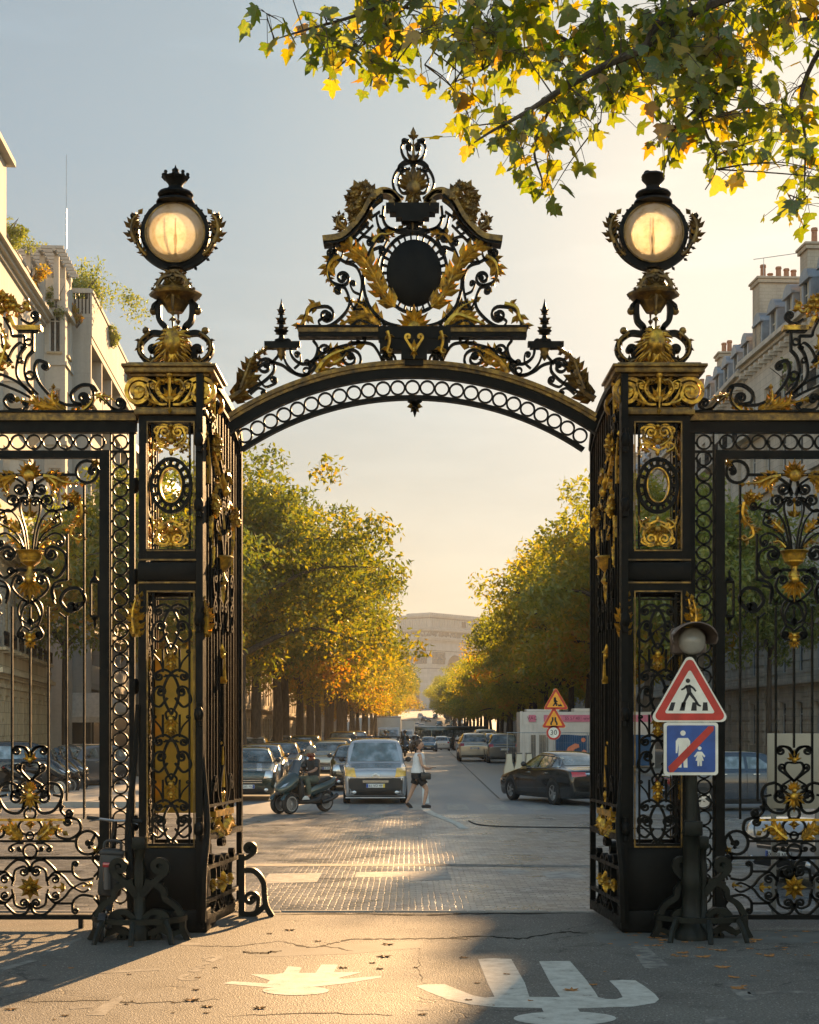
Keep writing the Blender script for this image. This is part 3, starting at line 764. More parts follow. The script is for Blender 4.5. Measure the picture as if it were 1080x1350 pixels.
# corner posts and rails of the open shaft
for sx in (-1,1):
    for sy in (-1,1):
        mb.bbox(sx*HW,sx*(HW-.075),sy*HW,sy*(HW-.075),.35,z_(540))
for sx,sy in ((0,-1),(0,1),(-1,0),(1,0)):
    for a,b in ((545,558),(724,738),(768,781),(1112,1122)):
        if sx==0: mb.bbox(-HW+.075,HW-.075,sy*(HW-.002),sy*(HW-.07),z_(b),z_(a))
        else: mb.bbox(sx*(HW-.002),sx*(HW-.07),-HW+.075,HW-.075,z_(b),z_(a))
partof(pillar,mb.build('shaft',M['iron'],None,35))
mb=MB(); mb.bevbox(-HW-.012,HW+.012,-HW-.012,HW+.012,z_(766),z_(741),.02); mb.bevbox(-HW-.01,HW+.01,-HW-.01,HW+.01,z_(1200),z_(1118),.015); mb.bevbox(-HW-.05,HW+.05,-HW-.05,HW+.05,0,z_(1199),.02)
partof(pillar,mb.build('plinth',M['iron'],None,35))
# gilt fillets
mb=MB()
def fillet_frame(x0,x1,py0,py1,y,t=.013):
    za,zb=z_(py1),z_(py0)
    mb.bbox(x0,x0+t,y-.008,y+.008,za,zb); mb.bbox(x1-t,x1,y-.008,y+.008,za,zb); mb.bbox(x0+t,x1-t,y-.008,y+.008,za,za+t); mb.bbox(x0+t,x1-t,y-.008,y+.008,zb-t,zb)
for s_ in (-1,1):
    fillet_frame(-.242,.242,556,727,s_*(HW+.004)); fillet_frame(-.242,.242,779,1117,s_*(HW+.004))
for py in (738.5,768.5): 
    mb.bbox(-HW-.006,HW+.006,-HW-.018,-HW+.0,z_(py)-.008,z_(py)+.008); mb.bbox(-HW-.006,HW+.006,HW,HW+.018,z_(py)-.008,z_(py)+.008)
partof(pillar,mb.build('gilt_fillet',M['gold_dull'],None,35))
for orn,nm in ((up,'upper_panel'),(lo,'lower_panel')):
    i_=orn.I.mesh(nm,35); i_.materials.append(M['iron']); g_=orn.G.mesh(nm+'_gilding',50) ; g_.materials.append(M['gold'])
    for rz,d in ((0,-1),(pi/2,1),(-pi/2,-1)):
        p=bpy.data.objects.new(nm,i_); COL.objects.link(p); p.parent=pillar
        g=bpy.data.objects.new('panel_gilding',g_); COL.objects.link(g); g.parent=p
        p.rotation_euler=(0,0,rz); p.location=Matrix.Rotation(rz,3,'Z')@Vector((0,-HW+.035,0))
mb=MB(); mb.bevbox(-.23,.23,.12,.135,z_(1075),z_(853),.004)
plate_o=mb.build('brass_sheet',M['brass_plate'],pillar,35)
# capital: dark core, gilt cornice, scroll frieze
mb=MB(); mb.bevbox(-HW+.005,HW-.005,-HW+.005,HW-.005,z_(541),z_(497),.01); partof(pillar,mb.build('capital_core',M['iron'],None,35))
mb=MB()
for py0,py1,w in ((548,541,.365),(541,538,.345),(499,495,.40),(495,488,.45),(488,484,.475),(484,481,.42)): mb.bevbox(-w,w,-w,w,z_(py0),z_(py1),.006)
partof(pillar,mb.build('capital_moulding',M['gold_dull'],None,35))
o=Orn(fp,225,-.04,.04,KP)
o.bar([(227,530),(238,522),(247,508),(258,502)],5,None,(18,1.9,'r'),True)
o.bar([(229,535),(240,534),(250,522),(254,514)],3,None,(7,1.2,'l'),True); o.leaf([(228,506),(238,504),(244,515),(238,526)],9,5,yo=-.03); o.leaf([(240,534),(252,530),(258,520)],8,4,yo=-.02)
o.mirror=False; o.fan((225,528),20,-150,-30,5,.22,yo=-.03); o.leaf([(225,500),(225,540)],10,5,yo=-.05); o.blob((225,497),5,6,yo=-.06)
fm=o.G.mesh('capital_scroll',50); fm.materials.append(M['gold'])
for rz in (0,pi/2,pi,-pi/2):
    g=bpy.data.objects.new('capital_scroll',fm); COL.objects.link(g); g.parent=pillar; g.scale=(1,1,1) if rz in(0,pi) else (.80,1,1); g.rotation_euler=(0,0,rz); g.location=Matrix.Rotation(rz,3,'Z')@Vector((0,-HW-.015,0))
# lamp support: four S brackets, saucer, lion masks
fl=TW(lambda px,py:((px-225)*K, CAMZ+(HOR-py)*K))
br=Orn(fl,225,-.045,.045,K)
br.bar([(242,392),(247,402),(246,422),(238,432),(240,440),(256,440),(270,452),(271,466),(260,477),(246,470),(250,460)],7,None,(5,.6,'r'))
br.bar([(238,432),(232,446),(236,462),(246,470)],5,None,None)
br.leaf([(258,440),(271,452),(270,468),(258,478)],8,5,yo=-.05); br.leaf([(262,486),(252,476),(240,478)],10,4,yo=-.03)
br.blob((264,436),5); br.blob((254,410),5.5); br.bar([(247,398),(254,404),(254,410)],4); br.blob((247,466),8,9,g=False)
bi=br.I.mesh('lamp_bracket',40); bi.materials.append(M['iron']); bg=br.G.mesh('bracket_gilding',50); bg.materials.append(M['gold_dull'])
for rz in (0,):
    p=bpy.data.objects.new('lamp_bracket',bi); COL.objects.link(p); p.parent=pillar; p.rotation_euler=(0,0,rz+.0)
    g=bpy.data.objects.new('bracket_gilding',bg); COL.objects.link(g); g.parent=p
mb=MB()
zl=lambda py:CAMZ+(HOR-py)*K
mb.lathe([(.08,zl(412)),(.12,zl(404)),(.15,zl(398)),(.22,zl(394)),(.265,zl(391)),(.275,zl(388)),(.25,zl(385)),(.17,zl(380)),(.12,zl(370)),(.11,zl(364)),(.07,zl(361)),(.07,zl(353))],(0,0,0),8)
partof(pillar,mb.build('saucer',M['gold_dull'],None,30))
o=Orn(fl,225,-.2,-.14,K); o.fan((225,384),20,-165,-15,7,.2); o.bar([(227,370),(238,372),(245,382)],3,(4,1,'l'),(4,1,'r'),True); o.leaf([(228,364),(240,372),(250,384)],8,4); o.mirror=False; o.blob((225,390),9,7); o.leaf([(225,392),(225,414)],12,4); o.leaf([(225,424),(225,442)],7,3); o.mirror=True; o.bar([(227,440),(236,442)],2,None,(3,.8,'l'))
gm=o.G.mesh('saucer_leaves',50); gm.materials.append(M['gold_dull'])
for rz in (0,pi): 
    g=bpy.data.objects.new('saucer_leaves',gm); COL.objects.link(g); g.parent=pillar; g.rotation_euler=(0,0,rz)
# lion mask: one continuous relief built from a displaced ball plus a mane of locks
def lion():
    m=MB(); cz=zl(458); cy=-.17
    n,mm=28,20; vs=[]; 
    feats=[((-.42,.30),.17,-.10),((.42,.30),.17,-.10),((0,-.02),.20,.26),((0,.25),.15,.10),((-.2,-.36),.23,.20),((.2,-.36),.23,.20),((0,-.66),.26,.12),((0,-.50),.10,-.10),((-.38,.52),.22,.13),((.38,.52),.22,.13),((-.62,-.05),.22,.08),((.62,-.05),.22,.08),((0,.75),.3,.08)]
    for i in range(mm+1):
        t=pi*i/mm
        for k in range(n):
            a=2*pi*k/n; x=sin(t)*cos(a); z=cos(t); y=-sin(t)*sin(a)
            d=1.0
            if y<0:
                for (fx,fz),s_,h in feats: d+=1.5*h*math.exp(-(((x-fx)**2+(z-fz)**2)/(s_*s_)))
            vs.append((x*.105*d,cy+y*.12*d,cz+z*.145*d))
    fs=[(i*n+k,i*n+(k+1)%n,(i+1)*n+(k+1)%n,(i+1)*n+k) for i in range(mm) for k in range(n)]
    m.add(vs,fs)
    q=random.Random(4)
    for ring,(rx,rz_,L_,nn,yo) in enumerate(((.085,.115,.10,17,-.05),(.10,.135,.11,19,.0),(.11,.15,.12,21,.05))):
        for i in range(nn):
            a=2*pi*(i+.33*ring)/nn+q.gauss(0,.06); x=cos(a)*rx; z=sin(a)*rz_
            p0=Vector((x*.85,cy+yo,cz+z*.85)); dr=Vector((cos(a)*.8,.1,sin(a)*.75-.55)).normalized(); ln=L_*q.uniform(.75,1.2)*(1.25 if sin(a)<-.2 else .9); sw=q.uniform(-.03,.03)
            pts=[p0+dr*(ln*u)+Vector((sw*sin(u*5),-.025*sin(pi*u),-.02*u*u)) for u in (0,.25,.5,.75,1)]
            m.tube(pts,[.012,.016,.015,.011,.003],5)
    m.lathe([(.02,cz-.21),(.05,cz-.17),(.055,cz-.12),(.03,cz-.08)],(0,cy-.03,0),9)
    return m
lm=lion().mesh('lion_mask',180); lm.materials.append(M['gold'])
for rz in (0,pi):
    g=bpy.data.objects.new('lion_mask',lm); COL.objects.link(g); g.parent=pillar; g.rotation_euler=(0,0,rz)
# lamp
mb=MB(); mb.ball((0,0,0),.298,None,None,40,24); gl=mb.build('lamp_globe',M['globe_glass'],pillar,180); gl.location=(0,0,zl(308))
mb=MB(); mb.tube([(0,0,-.28),(0,0,-.12),(0,0,.16)],[.022,.012,.008],8); mb.lathe([(.012,-.12),(.022,-.06),(.012,.0)],(0,0,0),10); bo=mb.build('burner',M['iron'],gl,40)
mb=MB(); pts=[(.328*cos(2*pi*i/48),0,zl(308)+.328*sin(2*pi*i/48)) for i in range(48)]
mb.ribbon([(p[0],p[2]) for p in pts+pts[:1]],.055,-.04,.04); g2=MB(); g2.ribbon([(.304*cos(2*pi*i/48),zl(308)+.304*sin(2*pi*i/48)) for i in range(49)],.014,-.055,.055); partof(pillar,g2.build('gilt_ring',M['gold_dull'],None,40))
for i in range(30):
    a=2*pi*i/30+.1
    if sin(a)>-.3: mb.ball((.36*cos(a),0,zl(308)+.36*sin(a)),.014,None,None,6,4)
partof(pillar,mb.build('lamp_ring',M['iron'],None,40))
o=Orn(fl,225,-.04,.04,K)
cr=[(225+ (48+6*sin(a_)**2)*cos(a_),308+ (46+ 5*(1-abs(cos(a_))))*sin(a_)) for a_ in [radians(d) for d in range(12,92,8)]]
cr=[(270,300),(276,312),(273,324),(263,338),(248,349),(235,354),(226,355)]
o.bar([(276,302)]+cr[1:],6); o.bar([(x-6,y-4) for x,y in cr[1:]],2)
for x,y in cr[1:]: o.lobe(o.I,fl,(x+2,y+2),atan2(y-308,x-225),7,2.4,.03)
o.leaf([(276,322),(282,306),(280,292),(274,284)],13,6,None,yo=-.03); o.leaf([(262,338),(270,330),(275,320)],8,4,yo=-.03); o.bar([(276,312),(282,300),(278,288)],4,None,(3,.8,'r')); o.leaf([(268,300),(276,296),(281,284)],6,3)
p=o.I.build('lamp_ear',M['iron'],None,40,fix=False); partof(pillar,p); g=o.G.build('ear_leaves',M['gold_dull'],None,50,fix=False); g.parent=p
mb=MB(); mb.lathe([(.05,zl(358)),(.10,zl(355)),(.05,zl(352)),(.05,zl(350))],(0,0,0),12)
mb.lathe([(.2,zl(268)),(.19,zl(265)),(.11,zl(262)),(.17,zl(260)),(.185,zl(257)),(.17,zl(254)),(.10,zl(252)),(.07,zl(246)),(.075,zl(243)),(.11,zl(238)),(.12,zl(236)),(.0,zl(235))],(0,0,0),18)
cap=partof(pillar,mb.build('lamp_cap',M['iron'],None,40))
mb=MB()
for i in range(8):
    a=2*pi*i/8; mb.tube([(.1*cos(a),.1*sin(a),zl(237)),(.13*cos(a),.13*sin(a),zl(233)),(.12*cos(a),.12*sin(a),zl(230))],[.022,.02,.012],5); mb.ball((.125*cos(a),.125*sin(a),zl(230)),.02,None,None,6,4)
mb.lathe([(.13,zl(236)),(.135,zl(234)),(.1,zl(232)),(.05,zl(230)),(.03,zl(226)),(.035,zl(224)),(.012,zl(221)),(.001,zl(217))],(0,0,0),10)
crown_o=partof(pillar,mb.build('lamp_finial',M['iron'],None,40))
# side leaves on the lower shaft and hinge lugs
o=Orn(fp,225,-.05,.05,KP)
o.leaf([(268,840),(270,815),(265,790)],15,6,fat=.6,h=.06,yo=-.30); o.leaf([(272,836),(274,810),(270,792)],11,5,yo=-.36)
emit(pillar,o,'x','shaft_leaf')
PYL=.33-.33
pillar.location=(PX(225,-.33)+.0,0,0)
pr=dup(pillar,'right lattice gate pillar behind the traffic signs, lamp finial broken off',(PX(868,-.33),0,0))
for ch in list(pr.children):
    b=ch.name.split('.')[0]
    if b in('brass_sheet','lamp_finial'): bpy.data.objects.remove(ch)
mb=MB(); mb.lathe([(.10,zl(237)),(.125,zl(232)),(.10,zl(229)),(.04,zl(230)),(.0,zl(231))],(0,0,0),9); mb.ball((-.06,0,zl(230)),.045,None,None,7,5); mb.ball((.05,.03,zl(231)),.035,None,None,7,5)
mb.build('broken_finial',M['iron'],pr,40)
for ch in pr.children:
    if ch.name.startswith('lamp_globe'): ch.rotation_euler=(0,0,1.1)

# curved braces from the guards up the shafts
def brace(root,x,sg):
    mb=MB(); pts=crom([(x,-.46,.12),(x+sg*.02,-.5,.6),(x+sg*.05,-.42,1.1),(x+sg*.0,-.36,1.7),(x-sg*.03,-.345,2.3)],6)
    mb.tube(pts,[.05-.028*i/(len(pts)-1) for i in range(len(pts))],6)
    return mb.build('brace',M['iron'],root,40)
for root in (pillar,pr):
    brace(root,-.36,-1); brace(root,.33,1)

# ================================================================ WICKET ORNAMENT (shared by side gates and main leaves), centred on pixel 40
def wicket(leaf=False):
    o=Orn(f0,40,-.018,.018); g=o
    # top: shell, horizontal bar with corner rings
    o.sec('shell_crest'); o.mirror=False; o.fan((40,628),24,-175,-5,9,.19,True,.05,.35,-.02); o.fan((40,622),14,-150,-30,5,.24,True,.06,0,-.03); o.mirror=True
    o.bar([(40,626),(100,626)],3.4,sm=False); o.ring(115,622,14.5,None,3.6)
    o.bar([(124,610),(118,620)],4,None,(3.5,.9,'l')); o.blob((119,618),3,g=False); o.blob((124,619),2.6,g=False); o.rosette((126,611),8,5)
    o.bar([(111,637),(111,1080)],2.6,sm=False); o.bar([(89,704),(89,765)],2.6,sm=False)
    # garland at the shoulder
    o.sec('shoulder_garland'); o.leaf([(58,628),(72,630),(86,636),(104,638)],13,7,fat=.5); o.leaf([(64,630),(74,640),(70,650)],10,4); o.bunch((94,656),9,9,11,6.5,True,2); o.leaf([(106,662),(108,678),(100,692),(90,696)],11,6); o.leaf([(96,694),(94,706),(104,712)],9,4,4,'l')
    # upper scrolls
    o.bar([(42,652),(47,640),(54,634),(62,629)],3.2,None,None); o.bar([(43,654),(50,640)],2.6,None,None); o.bar([(44,632),(46,645)],3,None,(8,1.3,'l'))
    o.bar([(47,660),(54,662),(62,668)],2.4); o.bar([(92,668),(80,672),(66,674),(58,668)],3,None,(9,1.3,'r')); o.bar([(83,664),(88,670)],3,None,(6,1.2,'l'))
    o.ring(76,679,3.4,None,2.2); o.bar([(57,661),(50,656),(44,660)],2.4,None,(4,1,'l'))
    # stems fanning out of the vase
    o.bar([(43,725),(46,700),(53,672),(50,658),(42,656)],2.2); o.bar([(46,725),(50,700),(56,684),(68,672),(76,676)],2.2,None,None)
    o.bar([(40.5,725),(41.5,700),(40.5,664)],1.8) if False else None
    o.bar([(48,725),(55,708),(66,698),(80,690),(78,682),(72,684)],2.2,None,(3.5,1,'l')); o.bar([(50,725),(58,712),(72,703),(84,708),(84,716)],2.4,None,(5,1.2,'r'))
    o.sec('stem_leaves'); o.leaf([(40,682),(40,664)],11,4); o.leaf([(54,702),(64,692),(70,686)],10,4); o.leaf([(52,722),(60,714),(68,715)],7,3)
    # vase
    o.sec('vase'); o.mirror=False
    o.pin((40,732),[(19,6),(20,5),(17,3),(15,0),(15.5,-3),(13,-6),(13,-9),(9,-12),(4,-15),(4,-20),(7,-24),(8,-28),(4,-32)],True,14)
    o.fan((40,764),32,35,145,7,.17,True,.05,.2); o.fan((40,760),20,50,130,5,.2,True,.06,0); o.rect(34,761,46,764); o.fan((40,756),12,-170,-10,4,.25)
    o.mirror=True
    # scrolls beside and under the vase
    o.bar([(44,752),(58,752),(74,762),(86,748),(86,730),(74,722)],3.6,None,(10,1.4,'l'))
    o.bar([(56,755),(62,750)],3,None,(5,1,'r'))
    o.bar([(43,794),(56,785),(64,774),(62,764)],3,None,(7,1.2,'l'))
    o.bar([(89,764),(74,768),(68,780),(72,796)],3); o.bar([(72,790),(70,776),(82,772)],3); 
    o.bar([(74,798),(66,785),(70,772),(86,766),(100,772)],3.4,None,None) if False else None
    o.bar([(104,802),(112,790),(104,776),(88,778),(80,792),(88,804)],4.4,(5,.8,'r'),(7,1.2,'l'))
    o.bar([(64,800),(64,1000)],2.4,sm=False); o.bar([(88,812),(88,1056)],2.4,sm=False); o.bar([(78,808),(88,816)],2.4)
    o.mirror=False; o.bar([(40,800),(40,826)],2.4,sm=False); o.bar([(40,848),(40,986)],2.4,sm=False); o.mirror=True
    o.bar([(36,785),(48,800),(52,815),(44,822)],2.6,None,(4,1,'r')); o.bar([(34,798),(50,792),(56,806),(50,826)],2.4)
    o.bar([(40,832),(50,826),(56,834)],2.6,None,(5,1.1,'r')); o.bar([(40,846),(52,842)],2.6,None,(5,1.1,'l'))
    o.sec('drop_flower'); o.mirror=False; o.fan((40,838),13,-30,210,7,.24); o.fan((40,844),15,40,140,5,.2); o.mirror=True
    # lower tier: lyre, big scrolls
    o.bar([(40,1002),(44,990),(54,984),(64,990)],3,None,None); o.bar([(40,996),(46,986),(56,984)],3,None,(6,1.2,'r'))
    o.bar([(40,1006),(50,1006),(52,1016),(40,1030)],3); o.bar([(40,1030),(50,1022),(58,1016)],2.6,None,(5,1.1,'l')); o.bar([(44,1028),(54,1034)],2.4,None,(4,1,'r'))
    o.sec('lyre_leaves'); o.mirror=False; o.fan((40,1002),15,-165,-15,5,.22); o.fan((40,1042),15,-160,-20,7,.2); o.fan((40,1050),22,-20,200,9,.18); o.mirror=True
    o.bar([(46,1062),(56,1072),(72,1068),(82,1050),(78,1036),(66,1032)],3.8,None,None); o.bar([(46,1064),(48,1058)],3,None,None)
    o.bar([(66,1032),(58,1036),(56,1044)],3.4,None,(5,.9,'l')); o.bar([(80,1050),(70,1048)],3,None,None); o.bar([(50,1066),(47,1056)],3.4,None,(11,1.3,'r'))
    o.mirror=False; o.ring(40,1073,7.5,None,3); o.ring(40,1090,15,11,3); o.ring(40,1102,5,None,2.4); o.ring(40,1122,9,None,3); o.rosette((40,1087),8,4); o.mirror=True
    o.sec('gilt_rail'); o.rect(40,1079.5,86,1082.5,True,1.1)
    o.bar([(64,1052),(64,1000)],2.4,sm=False); o.bar([(84,1062),(80,1070)],3,None,None); o.bar([(81,1056),(80,1068),(86,1076)],3.2,None,(6,1.3,'l'))
    o.bar([(74,1092),(76,1102),(92,1106),(106,1096),(104,1082),(92,1078)],3.6,None,(6,1.2,'l'))
    o.sec('rail_acanthus'); o.leaf([(50,1106),(58,1100),(70,1090),(82,1096)],13,6,fat=.5); o.leaf([(64,1096),(66,1086)],10,3)
    o.ring(116,1111,15.5,None,3.6); o.bar([(126,1100),(120,1112)],4,None,(3.5,.9,'r')); o.blob((121,1112),3,g=False); o.blob((118,1117),2.6,g=False); o.rosette((127,1121),7,5)
    o.bar([(40,1109),(100,1109)],3,sm=False); o.bar([(40,1131),(132,1131)],4.2,sm=False)
    o.bar([(48,1112),(58,1112),(66,1116)],2.6,None,(4,1,'r')); o.bar([(48,1122),(54,1122)],2.6,None,(3,.9,'l'))
    # bottom panel: quatrefoil of C scrolls round a rosette
    for s_ in (-1,1):
        yy=lambda v:1170+s_*v
        a,b=('l','r') if s_<0 else ('r','l')
        o.bar([(40,yy(20)),(40.5,yy(25)),(46,yy(34)),(58,yy(36)),(70,yy(26)),(74,yy(20))],3.4,None,None)
        o.bar([(62,yy(8)),(60,yy(22)),(52,yy(27))],3,None,(7,1.3,a if s_<0 else a))
        o.bar([(62,yy(8)),(72,yy(20)),(84,yy(14)),(92,yy(4)),(97,yy(0))],3)
        o.bar([(64,yy(2)),(63,yy(12)),(70,yy(16))],2.6,None,(6,1.2,b))
        o.bar([(74,yy(21)),(96,yy(21))],3,sm=False)
        o.bar([(97,yy(0)),(110,yy(6)),(118,yy(2))],2.6)
        o.bar([(96,yy(30)),(97,yy(18)),(108,yy(10)),(124,yy(12))],3.2,(4,.9,b),None); o.bar([(124,yy(14)),(131,yy(24)),(124,yy(34))],3,None,(8,1.2,b))
        o.bar([(128,yy(10)),(131,yy(22))],2.4); o.bar([(40,yy(36)),(40,yy(39))],4,sm=False); o.bar([(58,yy(36)),(58,yy(39))],4,sm=False)
    o.sec('foot_rosette'); o.leaf([(86,1170),(76,1170)],9,3); o.mirror=False; o.rosette((40,1170),17,8,True,.05); o.mirror=True; o.leaf([(122,1166),(112,1168)],6,3)
    return o
WK=wicket()
wi=WK.I.mesh('scrollwork',35); wi.materials.append(M['iron']); wgs=[]
for nm,mb in WK.golds('gilding'):
    me=mb.mesh(nm,50); me.materials.append(M['gold']); wgs.append((nm,me))
WZ=Vector(((40-540)*K,0,0))       # x of the wicket's axis
side=thing('side_gate','left side gate of scrolled black iron with a gilded vase, beside the kick scooter','side gate',(WZ.x,0,0),0,'side gates of the railing')
def put(nm,me,root,loc): 
    p=bpy.data.objects.new(nm,me); COL.objects.link(p); p.parent=root; p.location=loc; return p
put('scrollwork',wi,side,-WZ)
for nm,me in wgs: put(nm,me,side,-WZ)
mb=MB()
def pxrect(mb,x0,y0,x1,y1,a=-.03,b=.03): p=f0(x0,y0); q=f0(x1,y1); mb.bbox(p[0],q[0],a,b,p[1],q[1])
for sx in (-1,1):
    x0,x1=(132,144.5) if sx>0 else (-64.5,-52)
    pxrect(mb,x0,594,x1,1222,-.04,.04)
pxrect(mb,-64,594.5,144,604.5,-.038,.038); pxrect(mb,-52,1206,132,1212,-.034,.034)
pxrect(mb,104,1212,110,1224); pxrect(mb,-30,1212,-24,1224)
partof(side,mb.build('stile_frame',M['iron'],None,35))
mb=MB()
# lantern-shaped latch case
for a,b in ((118.5,121),(129,131.5)): pxrect(mb,a,768,b,812,-.02,.02)
pxrect(mb,119,766,131,769,-.02,.02); pxrect(mb,119,811,131,814,-.02,.02)
p=f0(125,766); mb.lathe([(.05,0),(.03,.03),(.012,.05),(.016,.08),(.004,.12)],(p[0],0,p[1]),8); p=f0(125,814); mb.lathe([(.004,-.12),(.016,-.07),(.012,-.04),(.04,0)],(p[0],0,p[1]),8)
partof(side,mb.build('latch_case',M['iron'],None,40))
side2=dup(side,'outer leaf of the left side gate, cut by the left edge of the photo',(WZ.x-205*K,0,0))
# right-hand side gates are the mirror image
def rmirror(o,label,px):
    c=dup(o,label,((px-540)*K,o.location.y,0)); c.scale=(-1,1,1); return c
rmirror(side,'right side gate of scrolled black iron with a gilded vase, before the cream board',1047)
rmirror(side2,'outer leaf of the right side gate, cut by the right edge of the photo',1047+205)

# fixed railing frames: top rail, ring bands and the crest over each side gate
def railing(label,mir):
    root=thing('railing_frame',label,'railing',(WZ.x,0,0),0,'railing frames either side of the pillars')
    mb=MB(); mg=MB()
    pxrect(mb,-300,556,180,571,-.05,.05); pxrect(mg,-302,549,181,556,-.085,.085); pxrect(mg,-302,545.5,181,549,-.07,.07); pxrect(mb,-303,542.8,181.5,545.6,-.09,.09)
    pxrect(mb,171,571,178,1222,-.03,.03); pxrect(mb,145.3,571,147.3,1222,-.022,.022); pxrect(mb,147.5,594,171,597,-.02,.02); pxrect(mb,-298,571,-291,1222,-.03,.03)
    pxrect(mb,147.5,1206,171,1212,-.02,.02); pxrect(mb,-65,571,-58,1222,-.03,.03) if False else None
    partof(root,mb.build('rail_frame',M['iron'],None,35)); partof(root,mg.build('rail_moulding',M['gold_dull'],None,35))
    r=Orn(f0,None,-.016,.016)
    for i in range(20): r.ring(128.5-20.9*i,583,9.3,None,2.3)
    for i in range(32): 
        if 583+21.2*i<1200: r.ring(159,583+(0 if i==0 else 1)+20.6*i,9.3,None,2.3)
    for i in range(21): r.bar([(139-20.9*i-.8,583),(139-20.9*i+.8,583)],4,sm=False)
    for i in range(31): r.bar([(159,593.6+20.6*i),(159,595.2+20.6*i)],4,sm=False); r.bar([(147.3,584+20.6*i),(149.8,584+20.6*i)],3,sm=False); r.bar([(168.3,584+20.6*i),(171,584+20.6*i)],3,sm=False)
    emit(root,r,'ring_band','x')
    o=Orn(f0,-60,-.024,.024)
    o.bar([(150,541),(138,540),(126,528),(118,517)],3.4,(8,1.2,'l'),None) if False else None
    o.bar([(166,542),(152,541),(140,530),(128,520)],3.4,None,None); o.bar([(146,537),(156,541),(162,538)],3.4,None,(7,1.3,'l'))
    o.bar([(128,516),(122,509),(108,508),(95,518),(97,530),(108,533)],4,None,(8,1.4,'l')); o.bar([(78,530),(90,534),(108,534)],3.4)
    o.bar([(78,540),(100,544),(118,536),(124,522),(120,510)],3.2)
    o.leaf([(90,543),(106,543),(120,532),(124,518)],10,6,fat=.5); o.leaf([(126,520),(136,526),(146,537)],8,4); o.leaf([(128,524),(140,522),(150,528)],6,4)
    o.leaf([(86,544),(70,538),(52,534),(28,528)],15,8,None,fat=.5); o.leaf([(80,540),(70,528),(70,514)],11,4); o.leaf([(60,538),(48,530),(44,520)],9,3); o.leaf([(74,543),(64,546),(48,541)],9,4)
    o.bar([(64,520),(52,505),(46,488),(50,476),(60,478)],4,None,(5,1,'r'))
    o.bar([(44,462),(36,472),(33,490),(38,506),(50,520)],3.4); o.bar([(34,456),(26,468),(22,488),(26,502),(42,518)],3.4)
    o.ring(38,451,4,None,2); o.ring(27,475,3,None,2); o.ring(40,495,5,None,2.4)
    o.bar([(44,436),(44,463)],3.2,sm=False); o.bar([(5,418),(14,434),(16,443)],3.2); o.bar([(16,443),(33,443)],3.2,sm=False); o.bar([(33,443),(33,457)],3.2,sm=False)
    o.bar([(28,421),(40,427),(49,422)],3.2,None,(6,1.3,'l')); o.leaf([(20,402),(28,412),(36,406)],9,4,5,'l'); o.blob((35,405),5)
    o.bar([(-60,478),(-20,488),(8,496),(26,506),(42,520)],3.2); o.bar([(-60,500),(-10,504),(20,514),(40,524)],3); o.bar([(30,540),(14,540),(6,530),(9,523)],3.4,None,(6,1.3,'r')); o.bar([(30,542),(36,536)],3,None,(4,1,'l'))
    o.leaf([(-4,470),(8,478),(14,482)],9,4); o.leaf([(-10,500),(2,478),(8,450),(2,432)],11,6); o.bar([(10,478),(16,462),(26,452),(32,456)],2.2,None,(3,1,'r'))
    o.bar([(16,478),(6,462),(2,440)],3)
    o.bunch((4,405),17,19,20,9,True,8); o.bunch((-20,392),20,20,22,9,True,9); o.leaf([(0,392),(12,398),(20,412)],11,5)
    o.rect(22,430,55,436,True,2.2); o.rect(24,436,50,438,False,1.8); o.bar([(14,418),(20,432)],5,None,None,True,False,2)
    o.bar([(-60,340),(-42,346),(-34,366),(-44,382)],4,None,(8,1.2,'r')); o.leaf([(-58,400),(-52,370),(-58,330)],14,6); o.bar([(-60,430),(-30,426),(-20,444),(-34,458)],3.4,None,(8,1.2,'r'))
    emit(root,o,'crest_scrolls','crest_leaves')
    # hinge lugs between frame and pillar
    for py in (640,760,905,1085):
        mb=MB(); p=f0(179,py); mb.ball((p[0],0,p[1]),.04,.05,.085,8,6); partof(root,mb.build('hinge_lug',M['iron'],None,40))
    if mir:
        root.location.x=(1047-540)*K; root.scale=(-1,1,1)
    return root
railing('left railing frame of iron rings with scrolled crest in front of pale flats',False)
railing('right railing frame of iron rings with scrolled crest below chimneys and dormers',True)

